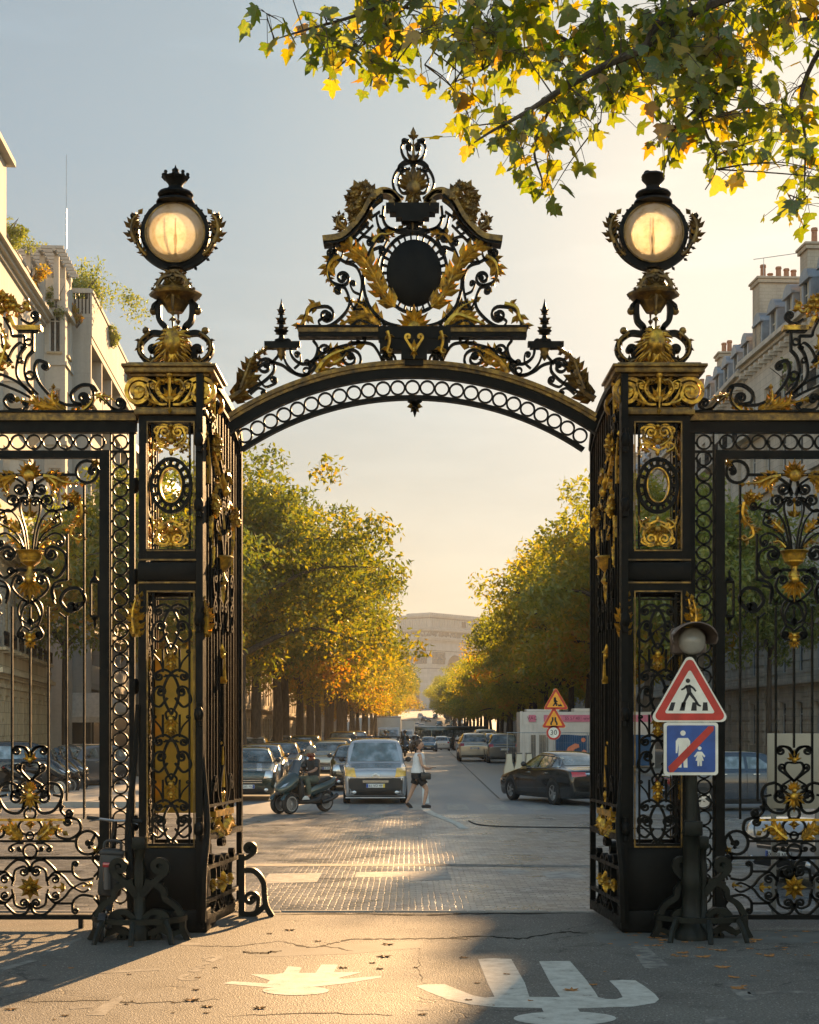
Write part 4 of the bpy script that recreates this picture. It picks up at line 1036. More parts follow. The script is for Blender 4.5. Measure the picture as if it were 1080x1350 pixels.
# ================================================================ MAIN LEAVES, standing open away from us
LW=1.68; LH0=5.66; LH1=5.14
def leaf_gate():
    root=thing('gate_leaf','sunlit left leaf of the main gate standing open beside the brass backed pillar','gate leaf',(0,0,0),0,'open leaves of the main gate')
    def top(u): t=u/LW; return LH1+(LH0-LH1)*sqrt(max(0,1-t*t))
    mb=MB()
    mb.bbox(-.0,.085,-.035,.035,.05,LH0-.02); mb.bbox(LW-.05,LW,-.03,.03,.05,top(LW)); mb.bbox(.10,.13,-.028,.028,.05,top(.1)-.02)
    mb.ribbon([(LW*i/20,top(LW*i/20)) for i in range(21)],.07,-.04,.04); mb.ribbon([(LW*i/20,top(LW*i/20)-.16) for i in range(21)],.03,-.028,.028)
    for z0,h in ((.06,.10),(.28,.04),(.62,.04),(.92,.06),(1.25,.03)): mb.bbox(.13,LW-.05,-.03+h*.01,.03-h*.01,z0,z0+h)
    mb.build('leaf_frame',M['iron'],root,35)
    mb=MB()
    nb=13
    for i in range(nb):
        u=.19+(LW-.30)*i/(nb-1); w=.011 if i%2 else .014
        mb.bbox(u-w,u+w,-w,w,1.25 if i%3 else .95,top(u)-.17)
    mb.build('upright_bars',M['iron'],root,None)
    fq=TW(lambda px,py:((px-40)*K*.93+LW/2+.03,CAMZ+(HOR-py)*K))
    o=Orn(fq,40,-.03,.03,K)
    for s_ in (0,):
        # foot panel
        for yy,sg in ((1168,-1),(1168,1)):
            o.bar([(40,yy+sg*20),(46,yy+sg*32),(60,yy+sg*36),(74,yy+sg*24)],3.4); o.bar([(62,yy+sg*8),(60,yy+sg*22),(52,yy+sg*27)],3,None,(7,1.3,'l' if sg<0 else 'r')); o.bar([(100,yy+sg*30),(86,yy+sg*22),(84,yy+sg*8)],3,(6,1.2,'l' if sg<0 else 'r'),None)
        o.mirror=False; o.rosette((40,1168),17,8,True,.05); o.mirror=True; o.rosette((88,1168),11,6)
        o.bar([(44,1106),(60,1100),(80,1106),(98,1098)],3.4,(7,1.2,'l'),(7,1.2,'l')); o.leaf([(46,1102),(62,1096),(80,1090),(96,1094)],15,7,fat=.55,h=.06); o.leaf([(60,1082),(74,1076),(90,1082)],12,5)
        o.bar([(40,1070),(52,1062),(56,1040),(48,1020),(40,1010)],3); o.bar([(60,1062),(72,1050),(76,1030)],3,None,(7,1.2,'r')); o.bar([(96,1070),(100,1050),(92,1036)],3,None,(6,1.2,'l'))
        o.rect(40,1070,92,1078,True,1.3); o.mirror=False; o.fan((40,1050),20,-20,200,9,.18); o.leaf([(40,1040),(40,985)],12,6); o.bar([(40,985),(40,900)],3,sm=False); o.leaf([(40,900),(40,862)],12,5,h=.06); o.fan((40,862),18,-160,-20,5,.2); o.mirror=True
        # middle scroll tier
        for y0 in (800,760):
            o.bar([(58,y0+20),(64,y0+4),(58,y0-12),(48,y0-8)],3,(5,1,'l'),(6,1.2,'l')); o.bar([(92,y0+24),(98,y0+6),(92,y0-10),(82,y0-6)],3,(5,1,'r'),(7,1.2,'l'))
        o.mirror=False; o.pin((40,735),[(15,8),(17,6),(13,2),(13,-5),(8,-10),(4,-14),(6,-20),(9,-26),(3,-34)],True,12); o.fan((40,770),28,40,140,7,.18); o.mirror=True
        for x1,y1 in ((50,664),(66,676),(82,694)): o.bar([(42,728),(46+.2*(x1-50),705),(x1,y1),(x1-4,y1-9)],2.4,None,(4,1,'l'))
        o.leaf([(54,706),(64,696),(72,690)],11,4); o.leaf([(44,690),(46,668)],10,4); o.leaf([(60,660),(74,650),(92,652)],14,6,fat=.55); o.bunch((96,668),10,12,14,7,True,6); o.leaf([(100,680),(102,700),(94,716)],12,6); o.leaf([(90,720),(92,736),(98,744)],9,4)
        o.bar([(44,650),(54,640),(66,644)],3,None,(7,1.2,'r')); o.leaf([(46,640),(60,632),(78,634)],12,5); o.mirror=False; o.fan((40,640),24,-170,-10,9,.19,True,.06,.3); o.leaf([(40,640),(40,606)],14,5); o.leaf([(16,620),(0,606),(-16,592)],14,6); o.leaf([(20,600),(4,580),(-14,560)],13,6); o.bunch((-12,590),12,14,14,8,True,12); o.bar([(34,612),(16,596),(-10,590),(-26,570)],3,(6,1,'l'),(8,1.2,'r')); o.leaf([(60,614),(78,612),(92,618)],12,5); o.bar([(-40,560),(-30,548),(-12,548)],3,None,(8,1.2,'r')); o.leaf([(-40,640),(-36,610),(-44,580)],11,6); o.mirror=True
    o.out(root,'leaf_scrolls','leaf_gilding')
    for z in (1.05,2.2,3.15,4.3,4.95):
        mb=MB(); mb.ball((-.03,0,z),.05,.05,.09,8,6); mb.lathe([(.03,-.12),(.03,.12)],(-.03,0,z),8); mb.build('hinge',M['iron'],root,40)
    return root
lg=leaf_gate()
HX,HY=PX(263,-.42),-.42
ex,ey=PX(316.5,1.24),1.24
lg.location=(HX,HY,0); lg.rotation_euler=(0,0,atan2(ey-HY,ex-HX))
lr=dup(lg,'shaded right leaf of the main gate standing open beside the traffic signs')
hx,ex2=PX(824,-.42),PX(781.5,1.24)
lr.location=(hx,HY,0); lr.rotation_euler=(0,0,atan2(ey-HY,ex2-hx)); lr.scale=(1,-1,1)

# ================================================================ SCROLLED GUARDS at the pillar feet
def guard():
    root=thing('wheel_guard','green black scrolled iron guard at the foot of the left pillar, beside the parked bicycle','gate guard',(0,0,0),0,'scrolled iron guards at the gate')
    kk=1/134.0; fg=TW(lambda px,py:((px-184)*kk,(1236-py)*kk))
    mb=MB(); mb.lathe([(.11,0),(.11,.1),(.06,.16),(.055,.5),(.06,.7),(.05,.74),(.05,.86),(.065,.88),(.065,.93)],(0,0,0),8); mb.bevbox(-.065,.065,-.07,.05,.88,1.0,.015)
    mb.build('post',M['iron_green'],root,40)
    o=Orn(fg,184,-.05,.05,kk)
    o.bar([(190,1176),(200,1164),(205,1158)],7.5,None,None); o.bar([(188,1180),(194,1166),(204,1160),(216,1150)],7.5,None,(11,1.2,'l'))
    o.bar([(192,1160),(206,1164),(216,1172),(218,1182),(232,1192),(240,1208),(241,1222),(248,1236)],7.5); o.rect(204,1162,215,1168)
    o.bar([(240,1224),(225,1228),(210,1222),(196,1228),(184,1234)],6); o.bar([(190,1208),(200,1200),(212,1200)],7,None,(10,1.2,'r')); o.bar([(230,1232),(220,1222),(206,1226)],5,None,(6,1,'l'))
    o.I.build('scroll',M['iron_green'],root,40,fix=False)
    mb=MB(); pts=[(.46*cos(a)*(1),-.42*sin(a)+.05,.205) for a in [pi*i/16 for i in range(17)]]
    vs=[]; 
    for p in pts: vs+=[(p[0],p[1],.185),(p[0],p[1],.235),(p[0]*.93,p[1]*.9+.005,.235),(p[0]*.93,p[1]*.9+.005,.185)]
    mb.add(vs,[(i*4+k,i*4+(k+1)%4,i*4+4+(k+1)%4,i*4+4+k) for i in range(16) for k in range(4)]+[(0,1,2,3),(64,67,66,65)])
    mb.build('hoop',M['iron_green'],root,40)
    for sx in (-1,0,1):
        mb=MB(); mb.tube(crom([(sx*.3,-.28 if sx else -.36,.21),(sx*.34,-.33 if sx else -.42,.12),(sx*.37,-.37 if sx else -.47,.0)],4),.028,6); mb.build('foot',M['iron_green'],root,40)
    return root
wg_=guard(); wg_.location=(PX(184,-.85),-.85,0)
dup(wg_,'scrolled iron guard wrapped round the base of the sign post',(PX(925,-.72),-.72,0))
def stop_():
    root=thing('gate_stop','curled iron gate stop lit by the sun beside the end of the left open leaf','gate guard')
    kk=1/120.; fg=TW(lambda px,py:((px-330)*kk,(1210-py)*kk))
    o=Orn(fg,None,-.045,.045,kk)
    o.bar([(318,1150),(336,1150),(348,1164),(350,1182),(352,1196),(360,1210)],7); o.bar([(350,1196),(338,1206),(322,1206)],7,None,None); o.bar([(322,1206),(338,1204),(342,1190)],5,None,(10,1.1,'l'))
    o.bar([(318,1134),(326,1133),(334,1128)],6,None,(8,1.2,'l')); o.bar([(320,1210),(320,1128)],8,sm=False)
    o.I.build('scroll',M['iron_green'],root,40,fix=False)
    return root
st=stop_(); st.location=(PX(329,.98),.98,0)
st2=dup(st,'curled iron gate stop in shade beside the end of the right open leaf'); st2.location=(PX(776,1.1)+.28,1.1,0); st2.rotation_euler=(0,0,pi/2)
# ================================================================ GROUND, BOULEVARD, AVENUE
AX=.0078
def ax(off,Y): return off+AX*(Y+16)
YB=[-60,-20,0,20.4,40,60,70]+[70+8*i for i in range(1,19)]+[225+25*i for i in range(0,25)]+[900,1100,1500,2600]
def strip(mb,xf0,xf1,y0,y1,dz,n=1):
    ys=[y0]+[y for y in YB if y0<y<y1]+[y1]
    vs=[];fs=[]
    for y in ys:
        for k in range(n+1):
            t=k/n; vs.append((xf0(y)*(1-t)+xf1(y)*t,y,gz(y)+dz))
    for i in range(len(ys)-1):
        for k in range(n): a=i*(n+1)+k; fs.append((a,a+1,a+n+2,a+n+1))
    mb.add(vs,fs)
def cst(v): return lambda y:v
def off(v): return lambda y:ax(v,y)
simple('far_ground',(.16,.15,.14),.85)
mb=MB(); strip(mb,cst(-1500),cst(1500),-60,2600,-.004); struct(mb.build('ground',M['far_ground'],None,None))
mb=MB(); mb.sheet([(-40,-45),(40,-45),(40,1.35),(-40,1.35)],0); struct(mb.build('park_forecourt',M['park_asphalt'],None,None))
mb=MB(); mb.sheet([(-60,1.42),(60,1.42),(60,20.4),(-60,20.4)],0); struct(mb.build('cobbled_boulevard',M['cobbles'],None,None))
mb=MB()
q=random.Random(2); x=-40
while x<40:
    w=q.uniform(.7,1.15); mb.bevbox(x,x+w-.012,1.355+q.uniform(-.01,.005),1.415,-.06,.006+q.uniform(0,.012),.006); x+=w
struct(mb.build('kerb_stones',M['stone_kerb'],None,35))
mb=MB(); strip(mb,off(-6.8),off(9.2),20.4,830,0,2); struct(mb.build('avenue_road',M['road_asphalt'],None,None))
for nm,a,b in (('pavement_strip',-60,-6.8),('pavement_strip',9.2,60)):
    mb=MB(); inner=b if a<-9 else a
    y0=23.5
    strip(mb,off(a),off(b),y0,830,.13)
    ys=[y0]+[y for y in YB if y0<y<830]+[830]; vs=[];fs=[]
    for y in ys: vs+=[(ax(inner,y),y,gz(y)+.13),(ax(inner,y),y,gz(y)-.01)]
    for i in range(len(ys)-1): fs.append((2*i,2*i+1,2*i+3,2*i+2))
    mb.add(vs,fs); mb.add([(ax(a,y0),y0,.13),(ax(b,y0),y0,.13),(ax(b,y0),y0,-.01),(ax(a,y0),y0,-.01)],[(0,1,2,3)])
    struct(mb.build(nm,M['stone_kerb'],None,None))
# painted marks; ground pixel -> point
def gp(px,py,z=.005):
    d=CAMZ*F/(py-HOR); return ((px-540)*d/F,d+CAMY)
def marks(name,polys,mat,z=.002):
    mb=MB()
    for p in polys: mb.sheet([gp(*q) for q in p],z)
    o=mb.build(name,M[mat],None,None,fix=False); return struct(o)
def T2(x,y): return (530+x/1.9636,1200+y/1.9636)
adult=[[T2(*p) for p in l] for l in (
 [(197,127),(240,125),(283,127),(318,188),(330,225),(240,225),(222,190)],[(355,133),(435,132),(478,182),(500,212),(508,226),(410,226),(385,190)],
 [(35,197),(60,193),(110,192),(150,208),(185,222),(215,227),(240,225),(330,225),(410,226),(508,226),(530,231),(556,231),(572,226),(560,206),(537,183),(570,181),(604,182),(632,200),(655,218),(666,231),(655,241),(600,250),(455,255),(362,254),(250,252),(180,245),(120,232),(70,213)],
 [(362,254.2),(455,255.2),(462,266),(368,266)])]
hd=[T2(422+133*cos(2*pi*i/28),281+17.5*sin(2*pi*i/28)) for i in range(28)]
marks('road_marking_adult_figure',adult,'worn_paint'); marks('road_marking_adult_head',[hd],'worn_paint',.003)
child=[[(293,1297),(306,1294),(352,1297),(356,1293),(330,1285),(362,1285),(374,1283),(380,1274),(398,1276),(394,1283),(416,1283),(424,1272),(446,1272),(440,1282),(478,1282),(446,1290),(452,1291),(502,1287),(503,1289),(455,1297),(418,1301),(352,1302)]]
marks('road_marking_child_figure',child,'worn_paint'); marks('road_marking_child_head',[[(390+44*cos(2*pi*i/20),1306.5+6*sin(2*pi*i/20)) for i in range(20)]],'worn_paint',.003)
marks('worn_paint_dashes',[[(129,1281.5),(210,1276.5),(211,1279.5),(130,1284)],[(114,1339),(143,1320),(160,1313),(163,1317),(138,1339)],[(92,1328),(125,1325.5),(122,1329),(92,1331)],[(60,1254),(106,1236),(109,1238),(64,1257)],[(0,1276),(47,1264),(49,1267),(0,1281)],[(830,1247),(850,1246),(884,1275),(850,1277)],[(951,1295),(975,1294),(1000,1320),(985,1322)],[(930,1342),(965,1341),(972,1350),(930,1350)],[(985,1308),(1080,1306),(1080,1309),(987,1311)],[(905,1262),(990,1260.5),(990,1262),(906,1263.5)],[(240,1243),(262,1243),(270,1247),(238,1247)],[(550,1329),(565,1328),(566,1332),(551,1333)]],'faint_paint')
# a worn painted word running away from us near the left pillar
def C3(x,y): return (x/3,1210+y/3)
marks('worn_painted_letters',[[C3(*p) for p in l] for l in ([(700,240),(712,228),(745,222),(748,230),(722,238),(735,244),(770,242),(778,232),(795,222),(800,226),(782,246),(720,250)],[(742,212),(775,205),(800,203),(800,209),(772,216)],[(758,203),(790,193),(815,196),(812,201),(790,202),(762,208)],[(775,192),(800,180),(832,178),(830,185),(806,188),(782,197)],[(797,157),(838,150),(882,150),(880,162),(840,176),(800,168),(832,166),(852,158),(830,156),(808,164)])],'faint_paint')
pt=[(497,1259),(600,1246),(700,1244),(790,1222),(1080,1226),(1080,1236),(860,1238),(826,1247),(800,1245),(790,1236),(780,1240),(640,1266)]
marks('asphalt_patch',[[(778,1232),(820,1227),(1080,1229),(1080,1243),(870,1244),(834,1250),(806,1247),(788,1240)]],'asphalt_patch',.0012)
marks('asphalt_patch_strip',[[(330,1252),(470,1244),(560,1240),(552,1250),(460,1258),(340,1262)]],'asphalt_patch',.0012)
# boulevard: worn crossing bars and line
marks('boulevard_crossing',[[(355,1152),(425,1151),(418,1163),(344,1165)],[(470,1150),(540,1149),(541,1156),(468,1157)],[(540,1149),(590,1148),(596,1160),(541,1162)],[(655,1147),(690,1147),(702,1152),(664,1153)],[(250,1154),(310,1153),(298,1166),(236,1168)],[(712,1150),(760,1149),(775,1157),(724,1159)]],'crossing_paint')
marks('boulevard_line',[[(320,1139),(560,1139),(790,1141),(1100,1143),(1100,1146),(790,1144),(560,1142),(320,1142)]],'faint_paint',.003)
# avenue: zebra, curved white line, lane line, tar seam
zz=[]
for i in range(-4,6):
    x0=.95+i*1.0
    zz.append([(x0,21.9),(x0+.52,21.9),(x0+.52,24.6),(x0,24.6)])
mb=MB()
for p in zz: mb.sheet(p,.005)
struct(mb.build('zebra_crossing',M['crossing_paint'],None,None,fix=False))
cl=crom([(559,1066),(566,1071),(577,1076),(590,1081),(602,1086),(612,1093)],6)
mb=MB(); 
vs=[];fs=[]
for i,(x,y) in enumerate(cl): 
    a=gp(x-5,y); b=gp(x+6,y); vs+=[(a[0],a[1],.007),(b[0],b[1],.007)]
mb.add(vs,[(2*i,2*i+1,2*i+3,2*i+2) for i in range(len(cl)-1)]); struct(mb.build('curved_white_line',M['worn_paint'],None,None,fix=False))
mb=MB(); strip(mb,off(.02),off(.20),25.2,300,.005); struct(mb.build('lane_line',M['paint_white'],None,None,fix=False))
mb=MB(); pts=crom([gp(591,989),gp(618,1015),gp(640,1036),gp(658,1053)],6); vs=[]
for x,y in pts: vs+=[(x-.025,y,.005),(x+.03,y,.005)]
mb.add(vs,[(2*i,2*i+1,2*i+3,2*i+2) for i in range(len(pts)-1)]); struct(mb.build('tar_seam',M['ink'],None,None,fix=False))
mb=MB(); pts=[(*gp(x,y),.012) for x,y in crom([(618,1083),(632,1088),(665,1090.5),(730,1091.5),(800,1092.5),(900,1094)],5)]; mb.tube(pts,.013,6); struct(mb.build('kerb_edge',M['rubber'],None,40))
# fallen leaves scattered on the forecourt: nobody could count them
def litter():
    mb=MB(); q=random.Random(5)
    for i in range(120):
        if q.random()<.55: px,py=q.uniform(800,1080),q.uniform(1225,1262)
        elif q.random()<.5: px,py=q.uniform(500,1080),q.uniform(1225,1345)
        else: px,py=q.uniform(0,700),q.uniform(1225,1345)
        x,y=gp(px,py); s=q.uniform(.012,.045) if q.random()<.75 else q.uniform(.05,.085); a=q.uniform(0,6.3); n=7
        vs=[(x,y,.006+s*.06)]
        for k in range(n*2):
            r=s*(1 if k%2==0 else .55); t=a+pi*k/n; vs.append((x+r*cos(t),y+r*sin(t)*.9,.0025+q.uniform(0,s*.22)*(k%2==0)))
        mb.add(vs,[(0,1+k,1+(k+1)%(2*n)) for k in range(2*n)])
    o=mb.build('leaf_litter',M['leaf_litter'],None,None,fix=False); tag(o,'dry brown plane leaves scattered over the asphalt',None,None,'stuff'); o['category']='leaf litter'
litter()

# cracks in the forecourt asphalt
def cracks():
    q=random.Random(8); mb=MB()
    for pts,w in (([(372,1241),(405,1249),(430,1246),(462,1239),(510,1238.5),(560,1237.5),(620,1238)],.022),([(425,1248),(445,1250),(462,1254)],.016),([(318,1254.5),(338,1257),(352,1256),(372,1253.5)],.03),([(250,1247),(310,1247.5),(372,1241)],.012),([(590,1236),(640,1235),(690,1237),(740,1229),(775,1231)],.022),([(30,1321),(120,1319),(200,1322),(290,1318)],.01),([(300,1340),(420,1336),(520,1339)],.009),([(555,1250),(553,1275),(560,1300)],.012),([(360,1205.5),(450,1205),(560,1206.5),(640,1204.5),(780,1204)],.03)):
        c=crom([gp(*p) for p in pts],9); vs=[]
        for i,(x,y) in enumerate(c):
            t=min(1,i/6,(len(c)-1-i)/6); x+=q.gauss(0,.012); y+=q.gauss(0,.02); ww=w*(.25+t)*q.uniform(.35,1.3); vs+=[(x,y-ww*1.6,.0016),(x,y+ww*1.6,.0016)]
        mb.add(vs,[(2*i,2*i+2,2*i+3,2*i+1) for i in range(len(c)-1)])
    struct(mb.build('asphalt_cracks',M['crack_dark'],None,None,fix=False))
simple('crack_dark',(.022,.019,.015),.95,0,.3,30,.1)
cracks()
# ================================================================ TREES
import array
def leaf_quads(centres,size,q,up=.25,lng=1.9):
    "many small folded leaves; returns verts, faces"
    vs=[];fs=[]
    for c in centres:
        s=size*q.uniform(.65,1.3)
        n=Vector((q.gauss(0,1),q.gauss(0,1),q.gauss(0,1)+up)); n.normalize()
        t=Vector((q.gauss(0,1),q.gauss(0,1),q.gauss(-.6,1))); t=t-n*t.dot(n)
        if t.length<1e-3: continue
        t.normalize(); b=n.cross(t); k=len(vs)
        vs+=[c,c+t*s*.5*lng*.55+b*s*.34-n*s*.08,c+t*s*lng*.8,c+t*s*.5*lng*.55-b*s*.34-n*s*.08]
        fs.append((k,k+1,k+2,k+3))
    return vs,fs
def tree_proto(seed,H,RAD,trunk_r,nleaf,base=.26,lsize=.2,lean=0):
    q=random.Random(seed); mb=MB()
    th=H*base
    tp=crom([(0,0,-.3),(.05,0,th*.5),(q.uniform(-.15,.15),q.uniform(-.1,.1),th),(q.uniform(-.4,.4),q.uniform(-.3,.3),H*.55),(q.uniform(-.7,.7),0,H*.85)],5)
    mb.tube(tp,[trunk_r*(1.25 if i==0 else 1)*(1-.85*(i/(len(tp)-1))**1.1) for i in range(len(tp))],9)
    clumps=[]
    nl=17
    for i in range(nl):
        f=(i+.5)/nl; z0=th*(.85+.1*q.random())+ (H*.8-th)*f*.85
        a=i*2.4+q.uniform(-.5,.5)
        # crown profile: widest a third of the way up
        prof=sin(pi*min(1,(.20+.80*f))**.9)**.75
        r=RAD*prof*q.uniform(.72,1.1)
        zt=z0+(1.2+.22*r)*q.uniform(.5,1.2) if f>.18 else z0+q.uniform(.1,.9)
        j=min(len(tp)-1,int((z0/(H*.85))*(len(tp)-1))); o=Vector(tp[j]); o.z=z0
        e=Vector((cos(a)*r,sin(a)*r,min(zt,H*.96)))
        mid=(o+e)/2+Vector((0,0,q.uniform(.3,1.1)))
        br=crom([o,mid,e],5); r0=trunk_r*(.52-.33*f)
        mb.tube(br,[r0*(1-.86*k/(len(br)-1)) for k in range(len(br))],6)
        for t in (.42,.66,.86,1.0):
            p=Vector(br[int(t*(len(br)-1))]); 
            for _ in range(2):
                c=p+Vector((q.gauss(0,.7),q.gauss(0,.7),q.gauss(.1,.55))); clumps.append((c,q.uniform(.75,1.45)*(.75+.25*t)*RAD/6))
                if q.random()<.5: mb.tube([p,(p+c)/2+Vector((0,0,.15)),c],[.035,.02,.008],4)
    for k in range(10): clumps.append((Vector((q.gauss(0,RAD*.22),q.gauss(0,RAD*.22),H*q.uniform(.72,.95))),q.uniform(.8,1.3)*RAD/6))
    tot=sum(r**2 for c,r in clumps); pts=[]
    for c,r in clumps:
        n=int(nleaf*r*r/tot); ax_=Vector((q.uniform(.85,1.35),q.uniform(.85,1.35),q.uniform(.55,.85)))
        for _ in range(n):
            d=Vector((q.gauss(0,1),q.gauss(0,1),q.gauss(0,1))).normalized()*r*(q.random()**.45)
            pts.append(c+Vector((d.x*ax_.x,d.y*ax_.y,d.z*ax_.z)))
    vs,fs=leaf_quads(pts,lsize,q)
    me=bpy.data.meshes.new('crown'); me.from_pydata(vs,[],fs); me.update()
    tm=mb.mesh('trunk',60); tm.materials.append(M['bark'])
    return tm,me
def put_tree(proto,label,loc,rz,sc,mat,group,name='avenue_tree',cat='tree'):
    t=thing(name,label,cat,loc,rz,group); t.scale=sc if isinstance(sc,tuple) else (sc,sc,sc)
    a=bpy.data.objects.new('trunk',proto[0]); b=bpy.data.objects.new('crown',proto[1])
    if not proto[1].materials: proto[1].materials.append(M['leaf_avenue'])
    for o in (a,b): COL.objects.link(o); o.parent=t
    override(b,M[mat]); return t
PR_L=[tree_proto(11+i,16.4,6.6,.34,25000,.36,.21) for i in range(3)]
PR_R=[tree_proto(31+i,13.6,5.6,.30,21000,.36,.20) for i in range(3)]
ORD=['first','second','third','fourth','fifth','sixth','seventh','eighth','ninth','tenth','eleventh','twelfth']
q=random.Random(12)
d=73.0; i=0
tl=[]
while d<560:
    Y=d-16; x=ax(-8.6,Y); sc=q.uniform(.94,1.06)
    lab=('%s tree of the left avenue row counted from the gate, green turning gold'%ORD[i]) if i<12 else 'gold tinged tree merging into the far end of the left avenue row'
    put_tree(PR_L[i%3],lab,(x+q.uniform(-.3,.3),Y,gz(Y)),q.uniform(0,6.28),(sc,sc,sc*q.uniform(.95,1.06)),'leaf_avenue','trees of the left avenue row')
    d+=q.uniform(8.8,10.2) if d<250 else 14; i+=1
d=71.0; i=0
while d<560:
    Y=d-16; x=ax(10.4-2.2*max(0,min(1,(d-160)/160)),Y); sc=q.uniform(.94,1.06)*(1.12 if i<3 else 1)
    lab=('%s tree of the right avenue row counted from the gate, brownish green and shaded'%ORD[i]) if i<12 else 'brownish tree merging into the far end of the right avenue row'
    put_tree(PR_R[i%3],lab,(x+q.uniform(-.3,.3),Y,gz(Y)),q.uniform(0,6.28),(sc,sc,sc*q.uniform(.95,1.06)),'leaf_shade','trees of the right avenue row')
    d+=q.uniform(8.8,10.2) if d<250 else 14; i+=1
PR_H=[tree_proto(41,12.8,4.6,.24,15000,.46,.19),tree_proto(43,12.2,4.2,.22,13000,.48,.18)]
put_tree(PR_H[0],'green corner tree behind the brass backed pillar and left side gate',(-10.2,43,0.1),1.0,(1,1,.98),'leaf_avenue',None,'corner_tree')
put_tree(PR_H[1],'olive green corner tree behind the right side gate and the sign post',(11.6,46,0.1),2.2,(1,1,1),'leaf_green',None,'corner_tree')
put_tree(PR_H[0],'small green street tree in front of pale flats, seen through the left side gate',(-14.6,50,0.1),4.0,(.75,.75,.95),'leaf_green',None,'street_tree')
put_tree(PR_H[1],'loose green street tree at the right edge in front of the grey facade',(16.2,54,0.1),4.4,(.7,.7,.92),'leaf_green',None,'street_tree')

# ---------------------------------------------------------------- plane tree reaching in over the gate from the right
def plane_leaf(q,c,s,t,n):
    "five lobed leaf, stalk end at c, tip direction t, normal n, folded along the midrib"
    b=n.cross(t)
    out=[(0,0),(.14,-.06),(.36,-.06),(.52,.10),(.40,.20),(.56,.42),(.36,.44),(.22,.52),(.17,.74),(0,1.0)]
    bend=q.uniform(.05,.3); droop=q.uniform(0,.25); jit=[q.uniform(.85,1.12) for _ in out]
    R_=[]; L_=[]
    for (u,v),j in zip(out,jit):
        for sg,lst in ((1,R_),(-1,L_)):
            uu=u*j*sg; lst.append(c+t*v*s*j+b*uu*s-n*(bend*abs(uu)*s+droop*v*v*s*.6))
    vs=[R_[0]]+R_[1:-1]+[R_[-1]]+L_[1:-1][::-1]
    m=len(out)-2; mid=c+t*.35*s-n*droop*.07*s
    vs.append(mid); k=len(vs)-1
    fs=[(i,(i+1)%k,k) for i in range(k)]
    return vs,fs
